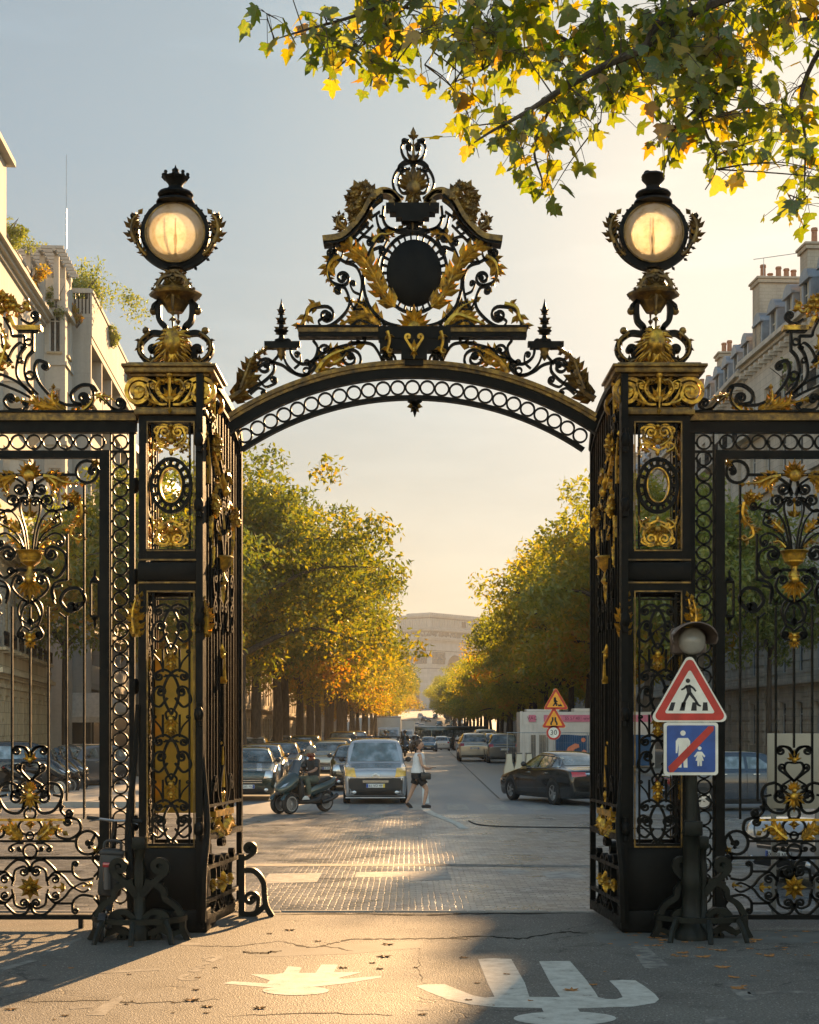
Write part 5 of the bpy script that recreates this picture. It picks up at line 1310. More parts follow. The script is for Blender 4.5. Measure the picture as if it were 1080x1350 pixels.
def plane_tree():
    q=random.Random(21)
    root=thing('plane_tree','plane tree whose lobed green and gold leaves hang into the top right of the view','tree',(6.2,-5.2,0))
    br=MB(); lv=[];lf=[]
    def pp(px,py,dy=0): return P(px,py,-5.5+dy)
    boughs=[[(1500,-10),(1250,-60),(1040,-30),(880,30),(850,62),(800,85),(738,120),(690,150),(650,172),(625,188)],
            [(1040,-30),(860,-60),(700,-50),(560,-15),(470,20),(400,40),(362,52)],
            [(1250,-60),(1120,20),(1060,110),(1062,190),(1060,265)],
            [(880,30),(930,90),(925,150),(945,215),(930,250)],[(850,62),(800,130),(792,160)],[(905,20),(905,-20),(900,60)],
            [(738,120),(705,190),(715,240),(708,262)],[(800,85),(720,40),(640,30),(590,50),(560,85)],[(560,-15),(500,40),(450,85),(428,110)],[(500,40),(520,80),(500,110)],
            [(1120,20),(1000,40),(980,120),(985,180)],[(925,150),(890,190),(876,222)],[(640,30),(650,80),(600,108)],[(1250,-60),(1200,80),(1180,220)],[(945,120),(900,160),(880,180)]]
    B3=[]
    for bi,b in enumerate(boughs):
        dy=(bi*37%11-5)*.16
        pts=[pp(x,y,dy*min(1,k/2)) for k,(x,y) in enumerate(b)]
        c=[Vector(p) for p in crom(pts,6)]; r0=.05 if bi==0 else (.03 if bi<3 else .014)
        br.tube(c,[max(.004,r0*(1-.92*i/(len(c)-1))) for i in range(len(c))],6); B3.append(c)
    # trunk and limb that carry them, right of the frame
    br.tube(crom([(6.2,-5.2,-.2),(6.1,-5.2,2),(5.9,-5.3,4.5),(5.5,-5.4,7),(5.0,-5.5,7.6)],5),[.42-.3*i/20 for i in range(21)],10)
    br.tube(crom([(5.9,-5.3,4.5),(5.4,-5.3,6.2),(4.9,-5.5,7.1),tuple(pp(1500,-10))],5),[.16,.15,.14,.13,.12,.11,.1,.09,.085,.08,.075,.07,.065,.06,.055,.05],8)
    blobs=[(375,45,26,22,15),(440,88,32,38,42),(470,25,75,30,70),(500,105,28,22,22),(560,45,48,36,56),(598,92,22,28,18),(645,45,60,42,80),(685,85,42,40,46),(720,15,100,22,110),(640,165,28,22,20),(628,212,24,20,15),(690,175,42,26,30),(702,242,24,28,20),(742,180,34,28,24),(722,268,13,13,6),(765,100,60,50,80),(800,150,28,36,26),(845,55,75,55,140),(862,130,48,26,40),(880,210,16,22,12),(930,95,75,62,140),(900,170,38,24,26),(940,222,28,30,20),(1000,55,92,58,200),(1022,150,48,46,64),(1060,225,24,52,36),(1052,282,18,12,8),(985,180,26,20,16),
           (1160,60,80,110,60),(600,-60,260,30,110),(950,-70,260,40,130),(1170,240,80,60,20),(1300,20,140,90,50)]
    sticks=[]
    for (bx,by,rx,ry,n) in blobs:
        n=int(n*1.4); by-=12; ry*=.92
        for t in range(max(2,n//9)):
            ang=q.uniform(0,6.28); rr=sqrt(q.random()); e=pp(bx+rx*rr*cos(ang),by+ry*rr*sin(ang)*.9,q.uniform(-1.0,1.0))
            near=min((v for c in B3 for v in c),key=lambda v:(v-e).length+ (0.25 if v.z<e.z else 0))
            m=(near+e)/2+Vector((q.gauss(0,.04),q.gauss(0,.05),.05)); c=crom([near,m,e],5)
            br.tube(c,[.006-.0042*i/(len(c)-1) for i in range(len(c))],4,cap=False); sticks.append(c)
            for k in range(9):
                u=q.random()**.5; p=Vector(c[int(u*(len(c)-1))]); 
                o=Vector((q.gauss(0,.075),q.gauss(0,.12),q.gauss(-.02,.06))); st=p+o
                tip=Vector((o.x*5+q.gauss(0,.45),o.y*2+q.gauss(0,.5),-.85+q.gauss(0,.45))).normalized()
                nn=Vector((q.gauss(0,.7),-.55+q.gauss(0,.6),.55+q.gauss(0,.5))); nn=(nn-tip*nn.dot(tip)).normalized()
                s=q.uniform(.09,.145) if q.random()<.72 else q.uniform(.05,.09)
                br.tube([p,(p+st)/2+Vector((0,0,.01)),st],.0022,3,cap=False)
                v,f=plane_leaf(q,st,s,tip,nn); k0=len(lv); lv.extend(v); lf.extend([tuple(i+k0 for i in g) for g in f])
    loc=root.location
    o=br.build('branches',M['bark'],root,50,fix=False); o.location=-loc
    me=bpy.data.meshes.new('foliage'); me.from_pydata(lv,[],lf); me.update(); me.materials.append(M['leaf_plane'])
    o=bpy.data.objects.new('foliage',me); COL.objects.link(o); o.parent=root; o.location=-loc
plane_tree()
# ================================================================ BUILDINGS
def frameM(A,B):
    "matrix: u along A->B, v outward to the viewer's side (right of A->B), z up"
    a=Vector((A[0],A[1],0)); b=Vector((B[0],B[1],0)); u=(b-a).normalized(); v=Vector((u.y,-u.x,0))
    return Matrix(((u.x,v.x,0,a.x),(u.y,v.y,0,a.y),(0,0,1,0),(0,0,0,1))),(b-a).length
def wall_holes(mb,M_,Lw,z0,z1,holes,depth=.28,v=0):
    "wall skin with rectangular openings and their reveals; holes = [(u0,u1,za,zb)]"
    us=sorted({0,Lw,*[h[0] for h in holes],*[h[1] for h in holes]}); zs=sorted({z0,z1,*[h[2] for h in holes],*[h[3] for h in holes]})
    def q(pts): mb.add([M_@Vector(p) for p in pts],[(0,1,2,3)])
    for i in range(len(us)-1):
        for j in range(len(zs)-1):
            um=(us[i]+us[i+1])/2; zm=(zs[j]+zs[j+1])/2
            if any(h[0]<um<h[1] and h[2]<zm<h[3] for h in holes): continue
            q([(us[i],v,zs[j]),(us[i+1],v,zs[j]),(us[i+1],v,zs[j+1]),(us[i],v,zs[j+1])])
    for a,b,c,d in holes:
        q([(a,v,c),(b,v,c),(b,v-depth,c),(a,v-depth,c)]); q([(a,v,d),(b,v,d),(b,v-depth,d),(a,v-depth,d)])
        q([(a,v,c),(a,v,d),(a,v-depth,d),(a,v-depth,c)]); q([(b,v,c),(b,v,d),(b,v-depth,d),(b,v-depth,c)])
def lbox(mb,M_,u0,u1,v0,v1,z0,z1): mb.box((u0+u1)/2,(v0+v1)/2,(z0+z1)/2,abs(u1-u0),abs(v1-v0),abs(z1-z0),M_)
def window(root,M_,h,v=0,depth=.28,shut=None,rail=None,sill=True,fmat='shutter_grey',surround=None):
    a,b,c,d=h; mb=MB(); vv=v-depth+.06
    t=.06
    lbox(mb,M_,a,a+t,vv-.03,vv+.03,c,d); lbox(mb,M_,b-t,b,vv-.03,vv+.03,c,d); lbox(mb,M_,a+t,b-t,vv-.03,vv+.03,d-t,d); lbox(mb,M_,a+t,b-t,vv-.03,vv+.03,c,c+t)
    m=(a+b)/2; lbox(mb,M_,m-.035,m+.035,vv-.02,vv+.035,c+t,d-t); zz=c+(d-c)*.72; lbox(mb,M_,a+t,m-.035,vv-.02,vv+.02,zz,zz+.05); lbox(mb,M_,m+.035,b-t,vv-.02,vv+.02,zz,zz+.05)
    w=mb.build('window',M[fmat],root,None,fix=False)
    p=MB(); p.add([M_@Vector(x) for x in ((a,vv-.012,c),(b,vv-.012,c),(b,vv-.012,d),(a,vv-.012,d))],[(0,1,2,3)]); p.build('pane',M['window_glass'],w,None,fix=False)
    if shut:
        s=MB(); sw=(b-a)*.5
        for x0,x1 in ((a-sw,a-.02),(b+.02,b+sw)):
            lbox(s,M_,x0,x1,v+.02,v+.05,c+.05,d)
            n=int((d-c)/.16)
            for k in range(n): zz=c+.1+k*(d-c-.1)/n; lbox(s,M_,x0+.05,x1-.05,v+.052,v+.075,zz,zz+.07)
        s.build('shutters',M[shut],w,None,fix=False)
    if rail:
        s=MB(); rz=c+.95 if rail=='full' else c+.55
        lbox(s,M_,a-.12,b+.12,v+.30,v+.34,rz-.05,rz); lbox(s,M_,a-.12,b+.12,v+.30,v+.33,c+.06,c+.10)
        n=int((b-a+.24)/.11)
        for k in range(n+1): u=a-.12+(b-a+.24)*k/n; lbox(s,M_,u-.012,u+.012,v+.305,v+.33,c+.10,rz-.05)
        for k in range(n//2): 
            u=a-.12+(b-a+.24)*(2*k+1)/n; s.ball(M_@Vector((u,v+.315,c+.45)),.05,.02,.10,6,4)
        s.build('balcony_rail',M['iron'],w,None,fix=False)
        s=MB(); lbox(s,M_,a-.2,b+.2,v+.002,v+.38,c-.1,c-.002); s.build('sill',M['limestone'],w,None,fix=False)
    elif sill:
        s=MB(); lbox(s,M_,a-.1,b+.1,v+.002,v+.10,c-.12,c-.002); s.build('sill',M['limestone'],w,None,fix=False)
    if surround:
        s=MB(); lbox(s,M_,a-.22,a-.03,v+.003,v+.07,c,d+.03); lbox(s,M_,b+.03,b+.22,v+.003,v+.07,c,d+.03); lbox(s,M_,a-.25,b+.25,v+.004,v+.09,d+.032,d+.28); lbox(s,M_,a-.32,b+.32,v+.006,v+.2,d+.282,d+.40)
        s.build('surround',M[surround],w,None,fix=False)
    return w
def closed_box(mb,x0,x1,y0,y1,z0,z1): mb.bbox(x0,x1,y0,y1,z0,z1)
def cornice(mb,M_,u0,u1,z,steps=((.12,.18),(.28,.2),(.42,.14)),v=0):
    for pr,h in steps: lbox(mb,M_,u0,u1,v+.002,v+pr,z,z+h); z+=h

# ---- left: stone base with pale flats above
XA=-18.8
LA=thing('apartment_building','pale left apartment block with planted roof terrace, pergola and warm stone ground storeys','building',(XA,50,0))
locA=LA.location
def reloc(root):
    for c in root.children:
        c.location=c.location-root.location
MA,LLA=frameM((XA,41),(XA,64.0))
holes=[];rows=[]
for u in [1.6+2.25*k for k in range(10)]:
    holes.append((u,u+1.05,.9,3.1)); rows.append('g')
for u in [1.6+2.25*k for k in range(10)]:
    holes.append((u,u+1.05,4.75,7.6)); rows.append('f')
for f in range(4):
    for u in [1.9+3.4*k for k in range(6)]:
        holes.append((u,u+1.25,9.0+3.45*f,11.1+3.45*f)); rows.append('u')
MS,LS=frameM((-15.9,36),(-17.1,54.6))
sb=[(u,u+1.05,.9,3.1) for u in [.9+2.2*k for k in range(8)]]+[(u,u+1.05,4.75,7.4) for u in [.9+2.2*k for k in range(8)]]
mb=MB(); wall_holes(mb,MS,LS,0.1,8.6,sb); lbox(mb,MS,0,LS,-8,-.3,.1,8.6)
for z in [.5+.6*k for k in range(6)]:
    for k in range(8): lbox(mb,MS,.9+2.2*k-1.05,.9+2.2*k-.12,.002,.05,z,z+.48)
cornice(mb,MS,0,LS,3.7,((.16,.16),(.36,.16),(.22,.1))); cornice(mb,MS,0,LS,7.9,((.1,.14),(.3,.16),(.5,.2)))
mb.add([MS@Vector(p) for p in ((0,0,8.6),(LS,0,8.6),(LS,-8,8.6),(0,-8,8.6))],[(0,1,2,3)])
mb.build('stone_wing',M['limestone'],LA,None,fix=False)
for k,h in enumerate(sb): window(LA,MS,h,surround='limestone' if k<8 else None,shut='shutter' if k>=8 else None,rail='low' if k>=8 else None)
mb=MB(); wall_holes(mb,MA,LLA,0.1,8.2,[h for h in holes if h[3]<8]); mb.build('stone_wall',M['limestone'],LA,None,fix=False)
mb=MB(); wall_holes(mb,MA,LLA,8.2,23.3,[h for h in holes if h[2]>8]); mb.add([(XA,41,.1),(XA-12,41,.1),(XA-12,41,23.3),(XA,41,23.3)],[(0,1,2,3)]); mb.add([(XA,64,.1),(XA-12,64,.1),(XA-12,64,23.3),(XA,64,23.3)],[(0,1,2,3)]); mb.add([(XA,41,23.2),(XA-12,41,23.2),(XA-12,64,23.2),(XA,64,23.2)],[(0,1,2,3)])
mb.build('upper_wall',M['plaster'],LA,None,fix=False)
for h,r in zip(holes,rows):
    if r=='g': window(LA,MA,h,surround='limestone')
    elif r=='f': window(LA,MA,h,shut='shutter',rail='low')
    else: window(LA,MA,h)
mb=MB(); cornice(mb,MA,0,LLA,3.7,((.16,.16),(.34,.16),(.22,.1))); cornice(mb,MA,0,LLA,7.9,((.1,.14),(.3,.16))); cornice(mb,MA,0,LLA,22.6,((.12,.2),(.3,.2),(.5,.18),(.4,.12)))
# rounded oriel balconies on the pale front
for f in range(3):
    for u in (13.4,18.8): mb.lathe([(.2,10.1+3.45*f-1.3),(.75,10.1+3.45*f-.75),(.95,10.1+3.45*f-.5),(.95,10.1+3.45*f+.42),(1.02,10.1+3.45*f+.44),(1.02,10.1+3.45*f+.55)],MA@Vector((u,0,0)),14)
mb.build('cornice',M['plaster'],LA,None,fix=False)
mb=MB()
for k in range(9): lbox(mb,MA,.3+k*2.55,.3+k*2.55+2.3,-.2,-.16,23.35,24.35)
lbox(mb,MA,0,LLA,-.24,-.12,24.35,24.45)
mb.build('terrace_parapet',M['concrete'],LA,None,fix=False)
# set-back top storey
mb=MB(); mb.bbox(XA-12,XA-3.4,41,56.5,23.2,27.9); mb.bbox(XA-12.3,XA-3.0,40.8,56.8,27.9,28.25); mb.bbox(XA-8,XA-3.5,52.6,54.9,28.25,31.0); mb.bbox(XA-8.2,XA-3.3,52.4,55.1,31.0,31.25); mb.bbox(XA-3.3,XA+.15,43,53,23.35,27.0); mb.bbox(XA-3.5,XA+.5,42.7,53.4,27.0,27.25); mb.bbox(XA-3.4,XA+.35,42.8,53.25,27.25,27.5); mb.build('top_storey',M['plaster'],LA,None,fix=False)
mb=MB()
for y in (42.5,45.5,48.5,51.5): mb.bbox(XA-3.42,XA-3.36,y,y+1.5,24.2,26.6)
mb.build('terrace_window',M['window_glass'],LA,None,fix=False)
# end bay with pergola on top
bx0,bx1,by0,by1=-18.85,-17.75,64.0,66.4
Mb,Lb=frameM((bx0,by0),(bx1,by0)); Mc,Lc=frameM((bx1,by0),(bx1,by1))
mb=MB(); hb=[(.28,.86,9+4.1*f,11.2+4.1*f) for f in range(4)]; hc=[(.7,1.7,9+4.1*f,11.2+4.1*f) for f in range(4)]
wall_holes(mb,Mb,Lb,.1,23.3,hb); wall_holes(mb,Mc,Lc,.1,23.3,hc); mb.add([(bx0,by1,.1),(bx1,by1,.1),(bx1,by1,23.3),(bx0,by1,23.3)],[(0,1,2,3)])
mb.bbox(bx0-.5,bx1+.18,by0-.16,by1+.1,23.3,23.55); mb.bbox(bx0-.4,bx1+.02,by0+.02,by1-.02,23.55,25.1)
for f in range(4): mb.bbox(bx0,bx1+.1,by0-.1,by1,8.3+4.1*f,8.5+4.1*f)
bay=mb.build('end_bay',M['plaster'],LA,None,fix=False)
for h in hb: window(LA,Mb,h,depth=.2)
for h in hc: window(LA,Mc,h,depth=.2)
mb=MB()
for x in (-19.3,-18.6,-17.9):
    for y in (62.2,64.3,66.2): mb.bevbox(x-.13,x+.13,y-.13,y+.13,23.5,25.7,.01)
for k in range(9): y=61.6+k*.62; mb.bbox(-19.9,-17.45,y-.05,y+.05,25.88,26.04)
for x in (-19.3,-18.6,-17.9): mb.bbox(x-.08,x+.08,61.3,67.0,25.7,25.88)
mb.build('pergola',M['concrete'],LA,None,fix=False)
reloc(LA)
TH=radians(3.8); LA.rotation_euler=(0,0,TH); LA.location=(XA+14*sin(TH),64-14*cos(TH),0)
def shrub(label,c,r,n,seed,mat='leaf_green',size=.12,name='terrace_shrub',sq=(1,1,1),cat='plant'):
    q=random.Random(seed); pts=[]
    t=thing(name,label,cat,(c[0],c[1],c[2]-r*.8*sq[2]))
    for k in range(max(5,n//160)):
        d=Vector((q.gauss(0,.45)*sq[0],q.gauss(0,.45)*sq[1],q.gauss(0,.38)*sq[2]))*r; rr=r*q.uniform(.25,.5)
        for _ in range(160): 
            e=Vector((q.gauss(0,1),q.gauss(0,1),q.gauss(0,.8))).normalized()*rr*q.random()**.4; pts.append(d+e+Vector((0,0,r*.8*sq[2])))
    vs,fs=leaf_quads(pts,size,q); me=bpy.data.meshes.new('foliage'); me.from_pydata(vs,[],fs); me.materials.append(M[mat])
    o=bpy.data.objects.new('foliage',me); COL.objects.link(o); o.parent=t
    mb=MB()
    for k in range(5): mb.tube([(0,0,0),(q.gauss(0,.2)*r,q.gauss(0,.2)*r,r*.5),(q.gauss(0,.4)*r,q.gauss(0,.4)*r,r*1.2*sq[2])],[.05*r+.01,.03*r+.006,.008],5)
    mb.build('stems',M['bark'],t,50,fix=False); return t
shrub('tall bushy green plant on the roof terrace beside the pale top storey',(-18.6,55.4,24.9),1.0,1100,1,'leaf_green',.11)
shrub('grey green rounded bush at the roof terrace edge before the pergola',(-19.0,58.2,24.8),.9,900,2,'leaf_green',.10)
shrub('yellow green plants spilling over the roof terrace parapet',(-18.6,59.8,24.1),.85,900,3,'leaf_avenue',.11)
shrub('dark creeper climbing the pergola post above the end bay',(-18.2,64.05,24.3),.7,800,4,'leaf_green',.10,'climbing_plant',(.6,.4,1.6))
shrub('loose reddish creeper hanging beside the end bay corner',(-17.7,66.6,23.9),.6,600,5,'leaf_avenue',.10,'climbing_plant',(.6,.6,1.5))
an=MB(); an.tube([(-17.9,65,26.9),(-17.9,65,29.0)],.03,6); an.tube([(-17.9,65,29.0),(-17.9,65,31.8)],.014,5)
o=an.build('roof_aerial',M['galvanised'],None,40); tag(o,'thin upright aerial mast above the pergola','aerial')

# ---- left: concrete flats with deep balconies
XB=-17.15; yB0=67.6; yB1=90
LB=thing('balcony_building','beige concrete block of deep balconies with a shrub on its roof, beyond the pergola','building',(XB,yB0,0))
mb=MB(); mb.add([(-20.5,yB0,.1),(XB,yB0,.1),(XB,yB0,24.2),(-20.5,yB0,24.2)],[(0,1,2,3)]); mb.bbox(-30,XB-2.0,yB0+.05,yB1,.1,25.0); mb.bbox(-20.5,XB,yB0-.06,yB0+.06,25.3,25.55)
for k in range(6): mb.bbox(XB-2.2,XB,yB0+k*4.4+(.0 if k else .01),yB0+k*4.4+.28,.1,25.0)
for f in range(7): mb.bbox(XB-2.1,XB+.04,yB0+.01,yB1,4.0+3.1*f,4.32+3.1*f)
mb.bbox(XB-.16,XB+.06,yB0-.02,yB1,23.0,25.3); mb.bbox(XB-.3,XB+.12,yB0-.08,yB1,25.3,25.5)
mb.build('wall',M['concrete'],LB,None,fix=False)
mb=MB()
for f in range(6):
    for k in range(5): mb.bbox(XB-.1,XB+.02,yB0+k*4.4+.29,yB0+k*4.4+4.39,4.33+3.1*f,5.3+3.1*f)
mb.build('balcony_front',M['plaster'],LB,None,fix=False)
for f in range(7):
    for k in range(5): 
        mb=MB(); mb.bbox(XB-2.02,XB-1.97,yB0+k*4.4+.6,yB0+k*4.4+3.6,4.5+3.1*f,6.6+3.1*f); mb.build('window',M['window_glass'],LB,None,fix=False)
mb=MB()
for k in range(17): mb.bbox(-20.3+k*.19,-20.24+k*.19,yB0-.03,yB0+.03,24.2,25.3)
mb.build('roof_grille',M['iron'],LB,None,fix=False)
mb=MB(); mb.bbox(XB-.01,XB+.10,yB0+.4,yB1,.13,3.2); mb.bbox(-20.4,XB,yB0-.09,yB0-.01,.13,3.0); mb.build('shop_front',M['dark_shop'],LB,None,fix=False)
mb=MB(); mb.add([(XB+.05,yB0+.5,3.7),(XB+.05,yB0+9,3.7),(XB+1.5,yB0+9,2.75),(XB+1.5,yB0+.5,2.75),(XB+1.5,yB0+9,2.4),(XB+1.5,yB0+.5,2.4),(XB+.05,yB0+.5,3.55),(XB+.05,yB0+9,3.55)],[(0,1,2,3),(3,2,4,5),(0,3,5,6),(1,2,4,7)]); mb.add([(-20.2,yB0-.06,3.8),(XB+1.0,yB0-.06,3.8),(XB+1.3,yB0-1.1,2.5),(-20.0,yB0-1.1,2.5),(XB+1.3,yB0-1.1,2.2),(-20.0,yB0-1.1,2.2)],[(0,1,2,3),(3,2,4,5)])
mb.build('awning',M['awning_cloth'],LB,None,fix=False)
reloc(LB); LB.rotation_euler=(0,0,TH)
shrub('wide leafy shrub growing on the balcony block roof',(-18.2,71.5,26.5),2.5,3600,7,'leaf_green',.15,'roof_shrub',(1.1,.9,.75))
shrub('small plant trailing over the balcony block parapet',(XB-.4,75.5,24.9),.8,800,8,'leaf_green',.12,'trailing_plant',(.5,1.3,.9))
shrub('second small plant trailing lower on the balcony block parapet',(XB-1.0,84,24.4),.8,700,9,'leaf_green',.12,'trailing_plant',(.5,1.2,.9))

# ---- left avenue facades behind the trees
for k,(y0,y1,h,mat,lab) in enumerate(((92,128,19,'limestone','sunlit stone facade behind the first left avenue trunks'),(128.5,172,21,'limestone','second sunlit stone facade along the left avenue, beyond the trunks'),(172.5,235,20,'limestone','third stone facade far down the left side of the avenue'),(236,330,20,'limestone_grey','farthest grey stone facade on the left side of the avenue'))):
    xx=-17.2+.2*(k%2); rt=thing('stone_building',lab,'building',(xx,y0,gz(y0)),0,'stone buildings along the left avenue')
    Mx,Lx=frameM((xx,y0),(xx+AX*(y1-y0),y1)); g=gz((y0+y1)/2)
    hs=[]
    nn=int(Lx/2.9)
    for i in range(nn):
        u=1+i*2.9
        for z in (1.0,5.0,9.0,13.0): hs.append((u,u+1.2,g+z,g+z+2.5))
    mb=MB(); wall_holes(mb,Mx,Lx,g-.5,g+h,hs,.25); lbox(mb,Mx,0,Lx,-9,-.3,g-.5,g+h); cornice(mb,Mx,0,Lx,g+4.2,((.2,.2),(.35,.15))); cornice(mb,Mx,0,Lx,g+h-1,((.2,.2),(.45,.3)))
    mb.build('wall',M[mat],rt,None,fix=False)
    for i,h_ in enumerate(hs):
        if i%4<2 and k<2: window(rt,Mx,h_,depth=.25,sill=False)
    mb=MB()
    for i,h_ in enumerate(hs):
        if not(i%4<2 and k<2): mb.add([Mx@Vector(p) for p in ((h_[0],-.2,h_[2]),(h_[1],-.2,h_[2]),(h_[1],-.2,h_[3]),(h_[0],-.2,h_[3]))],[(0,1,2,3)])
    mb.build('panes',M['window_glass'],rt,None,fix=False)
    mb=MB(); mb.add([Mx@Vector(p) for p in ((0,0,g+h),(Lx,0,g+h),(Lx,-3,g+h+4),(0,-3,g+h+4),(Lx,-9,g+h+4),(0,-9,g+h+4))],[(0,1,2,3),(3,2,4,5)]); mb.build('roof',M['zinc'],rt,None,fix=False)
    reloc(rt)

# ---- right: stone apartment house with mansard, dormers and chimney stacks
XR=20.0
def chimney(root,x0,x1,y0,y1,z0,z1,pots=5,name='chimney'):
    mb=MB(); mb.bevbox(x0,x1,y0,y1,z0,z1,.03); mb.bevbox(x0-.12,x1+.12,y0-.12,y1+.12,z1,z1+.22,.03); mb.bevbox(x0-.2,x1+.2,y0-.2,y1+.2,z1+.22,z1+.36,.03)
    c=mb.build(name,M['chimney_stone'],root,35,fix=False); p=MB(); q=random.Random(int(x0*10+y0))
    for k in range(pots):
        t=(k+.5)/pots; h=q.uniform(.4,.95); p.lathe([(.17,z1+.3),(.15,z1+.36+h*.8),(.19,z1+.36+h*.85),(.17,z1+.36+h)],((x0+.2)+(x1-x0-.4)*t,(y0+y1)/2+q.uniform(-.3,.3),0),9)
    p.build('chimney_pots',M['terracotta'],c,40,fix=False)
def stone_house(y0,y1,label,zc,near):
    rt=thing('mansard_building',label,'building',(XR,y0,0),0,'mansard roofed buildings on the right')
    Mx,Lx=frameM((XR,y1),(XR,y0))      # outward = -x
    hs=[]; n=max(2,int(Lx/2.75)); st=Lx/n
    fl=[(.9,3.3),(4.9,7.3),(8.6,11.2),(12.3,14.8),(15.8,18.1),(19.2,21.2)]
    for i in range(n):
        for a,b in fl: hs.append((st*i+st/2-.6,st*i+st/2+.6,a,b))
    mb=MB(); wall_holes(mb,Mx,Lx,.1,8,[h for h in hs if h[3]<8],.3)
    # rustication bands
    for z in [.5+.62*k for k in range(12)]:
        for i in range(n): lbox(mb,Mx,st*i+.05,st*i+st/2-.7,.002,.055,z,z+.5); lbox(mb,Mx,st*i+st/2+.7,st*i+st-.05,.002,.055,z,z+.5)
    mb.build('stone_base',M['limestone_grey'],rt,None,fix=False)
    mb=MB(); wall_holes(mb,Mx,Lx,8,zc,[h for h in hs if h[2]>8],.3); mb.add([Mx@Vector(p) for p in ((0,0,.1),(0,-12,.1),(0,-12,zc),(0,0,zc))],[(0,1,2,3)]); mb.add([Mx@Vector(p) for p in ((Lx,0,.1),(Lx,-12,.1),(Lx,-12,zc),(Lx,0,zc))],[(0,1,2,3)])
    mb.build('wall',M['limestone_grey'],rt,None,fix=False)
    mb=MB(); cornice(mb,Mx,0,Lx,4.1,((.15,.15),(.3,.15))); cornice(mb,Mx,0,Lx,7.9,((.15,.15),(.45,.2))); cornice(mb,Mx,0,Lx,18.6,((.2,.15),(.7,.2))); cornice(mb,Mx,0,Lx,zc-.75,((.15,.2),(.35,.2),(.6,.2),(.5,.15)))
    for i in range(n*3): lbox(mb,Mx,i*st/3+.2,i*st/3+.5,.003,.45,zc-1.05,zc-.76)
    for i in range(n):
        for z in (11.7,15.2): lbox(mb,Mx,st*i+st/2-.95,st*i+st/2+.95,.003,.25,z,z+.18)
        for z in (8.2,12.0): lbox(mb,Mx,st*i-.18,st*i+.18,.004,.14,z,z+3.2)
    mb.build('cornice',M['limestone_grey'],rt,None,fix=False)
    for h in hs: window(rt,Mx,h,depth=.3,sill=False,rail='full' if h[2] in(8.6,19.2) else None,shut='shutter_grey' if h[2] in (12.3,) else None)
    mb=MB(); 
    def RV(u,v,z): return Mx@Vector((u,v,z))
    for (v0,z0,v1,z1) in ((-.1,zc+.02,-1.7,zc+3.1),(-1.7,zc+3.1,-5.5,zc+4.3),(-5.5,zc+4.3,-10.4,zc+3.1),(-10.4,zc+3.1,-12,zc+.02)):
        mb.add([RV(0,v0,z0),RV(Lx,v0,z0),RV(Lx,v1,z1),RV(0,v1,z1)],[(0,1,2,3)])
    for i in range(int(Lx/.65)): u=i*.65; mb.box(0,0,0,.05,.05,3.45,Mx@Matrix.Translation((u,-.88,zc+1.58))@Matrix.Rotation(math.atan2(1.6,3.08),4,'X'))
    for e in (0,Lx): mb.add([RV(e,-.1,zc),RV(e,-1.7,zc+3.1),RV(e,-5.5,zc+4.3),RV(e,-10.4,zc+3.1),RV(e,-12,zc)],[(0,1,2,3,4)])
    mb.build('roof',M['zinc'],rt,None,fix=False)
    for i in range(n):
        u=st*i+st/2; d=MB(); lbox(d,Mx,u-.75,u-.45,-.35,-1.55,zc+.15,zc+2.0); lbox(d,Mx,u+.45,u+.75,-.35,-1.55,zc+.15,zc+2.0)
        arc=[(u+.78*cos(pi*k/10),zc+1.95+.62*sin(pi*k/10)) for k in range(11)]
        vs=[RV(a,-.22,b) for a,b in arc]+[RV(a,-2.0,b) for a,b in arc]; d.add(vs,[tuple(range(11)),tuple(range(21,10,-1))]+[(k,k+1,k+12,k+11) for k in range(10)]+[(0,10,21,11)])
        lbox(d,Mx,u-.9,u+.9,-.2,-.4,zc+1.9,zc+2.02); lbox(d,Mx,u-.72,u+.72,-.25,-.5,zc+.05,zc+.22)
        dm=d.build('dormer',M['zinc'],rt,35,fix=False); p=MB(); lbox(p,Mx,u-.44,u+.44,-.5,-.55,zc+.25,zc+1.9); p.build('pane',M['window_glass'],dm,None,fix=False)
        p=MB(); lbox(p,Mx,u-.04,u+.04,-.44,-.49,zc+.25,zc+1.9); lbox(p,Mx,u-.44,u+.44,-.45,-.488,zc+1.2,zc+1.27); p.build('window_frame',M['cream_board'],dm,None,fix=False)
    for cargs in near: chimney(rt,*cargs)
    reloc(rt); return rt
near_house=stone_house(38,76.4,'nearest right stone apartment house with a zinc mansard, round dormers and tall chimney stacks',23.6,[(20.6,26,66.6,67.9,24,27.4,7),(20.35,23.0,74.7,76.2,24,27.9,5)])
T3=radians(3.4); near_house.rotation_euler=(0,0,T3); near_house.location=(XR+38.4*sin(T3),76.4-38.4*cos(T3),0)
stone_house(76.6,97,'middle right stone house behind the tallest chimney stack, its gable end in shade',23.2,[(20.5,22.4,86.4,87.6,23.5,26.3,4),(20.2,22.6,96,97,23.2,26.2,4)])
stone_house(97.2,128,'farthest right stone house with small chimneys above the street trees',23.0,[(20.1,22.6,112,113.1,23,26.6,4),(20.1,22.6,126,127.2,23,26.6,4)])
ae=MB(); ae.tube([(20.8,75.2,28.2),(20.8,75.2,29.5)],.02,5); ae.tube([(20.2,75.2,29.4),(24.8,72,29.2)],.02,5); ae.tube([(24.0,72.6,27),(24.0,72.6,29.25)],.02,5)
o=ae.build('roof_aerial',M['galvanised'],None,40); tag(o,'long horizontal aerial bar on posts above the right chimney stack','aerial')
shrub('green balcony plant on the right stone facade above the rail',(20.1,66.5,20.6),1.0,900,14,'leaf_green',.12,'balcony_plant')

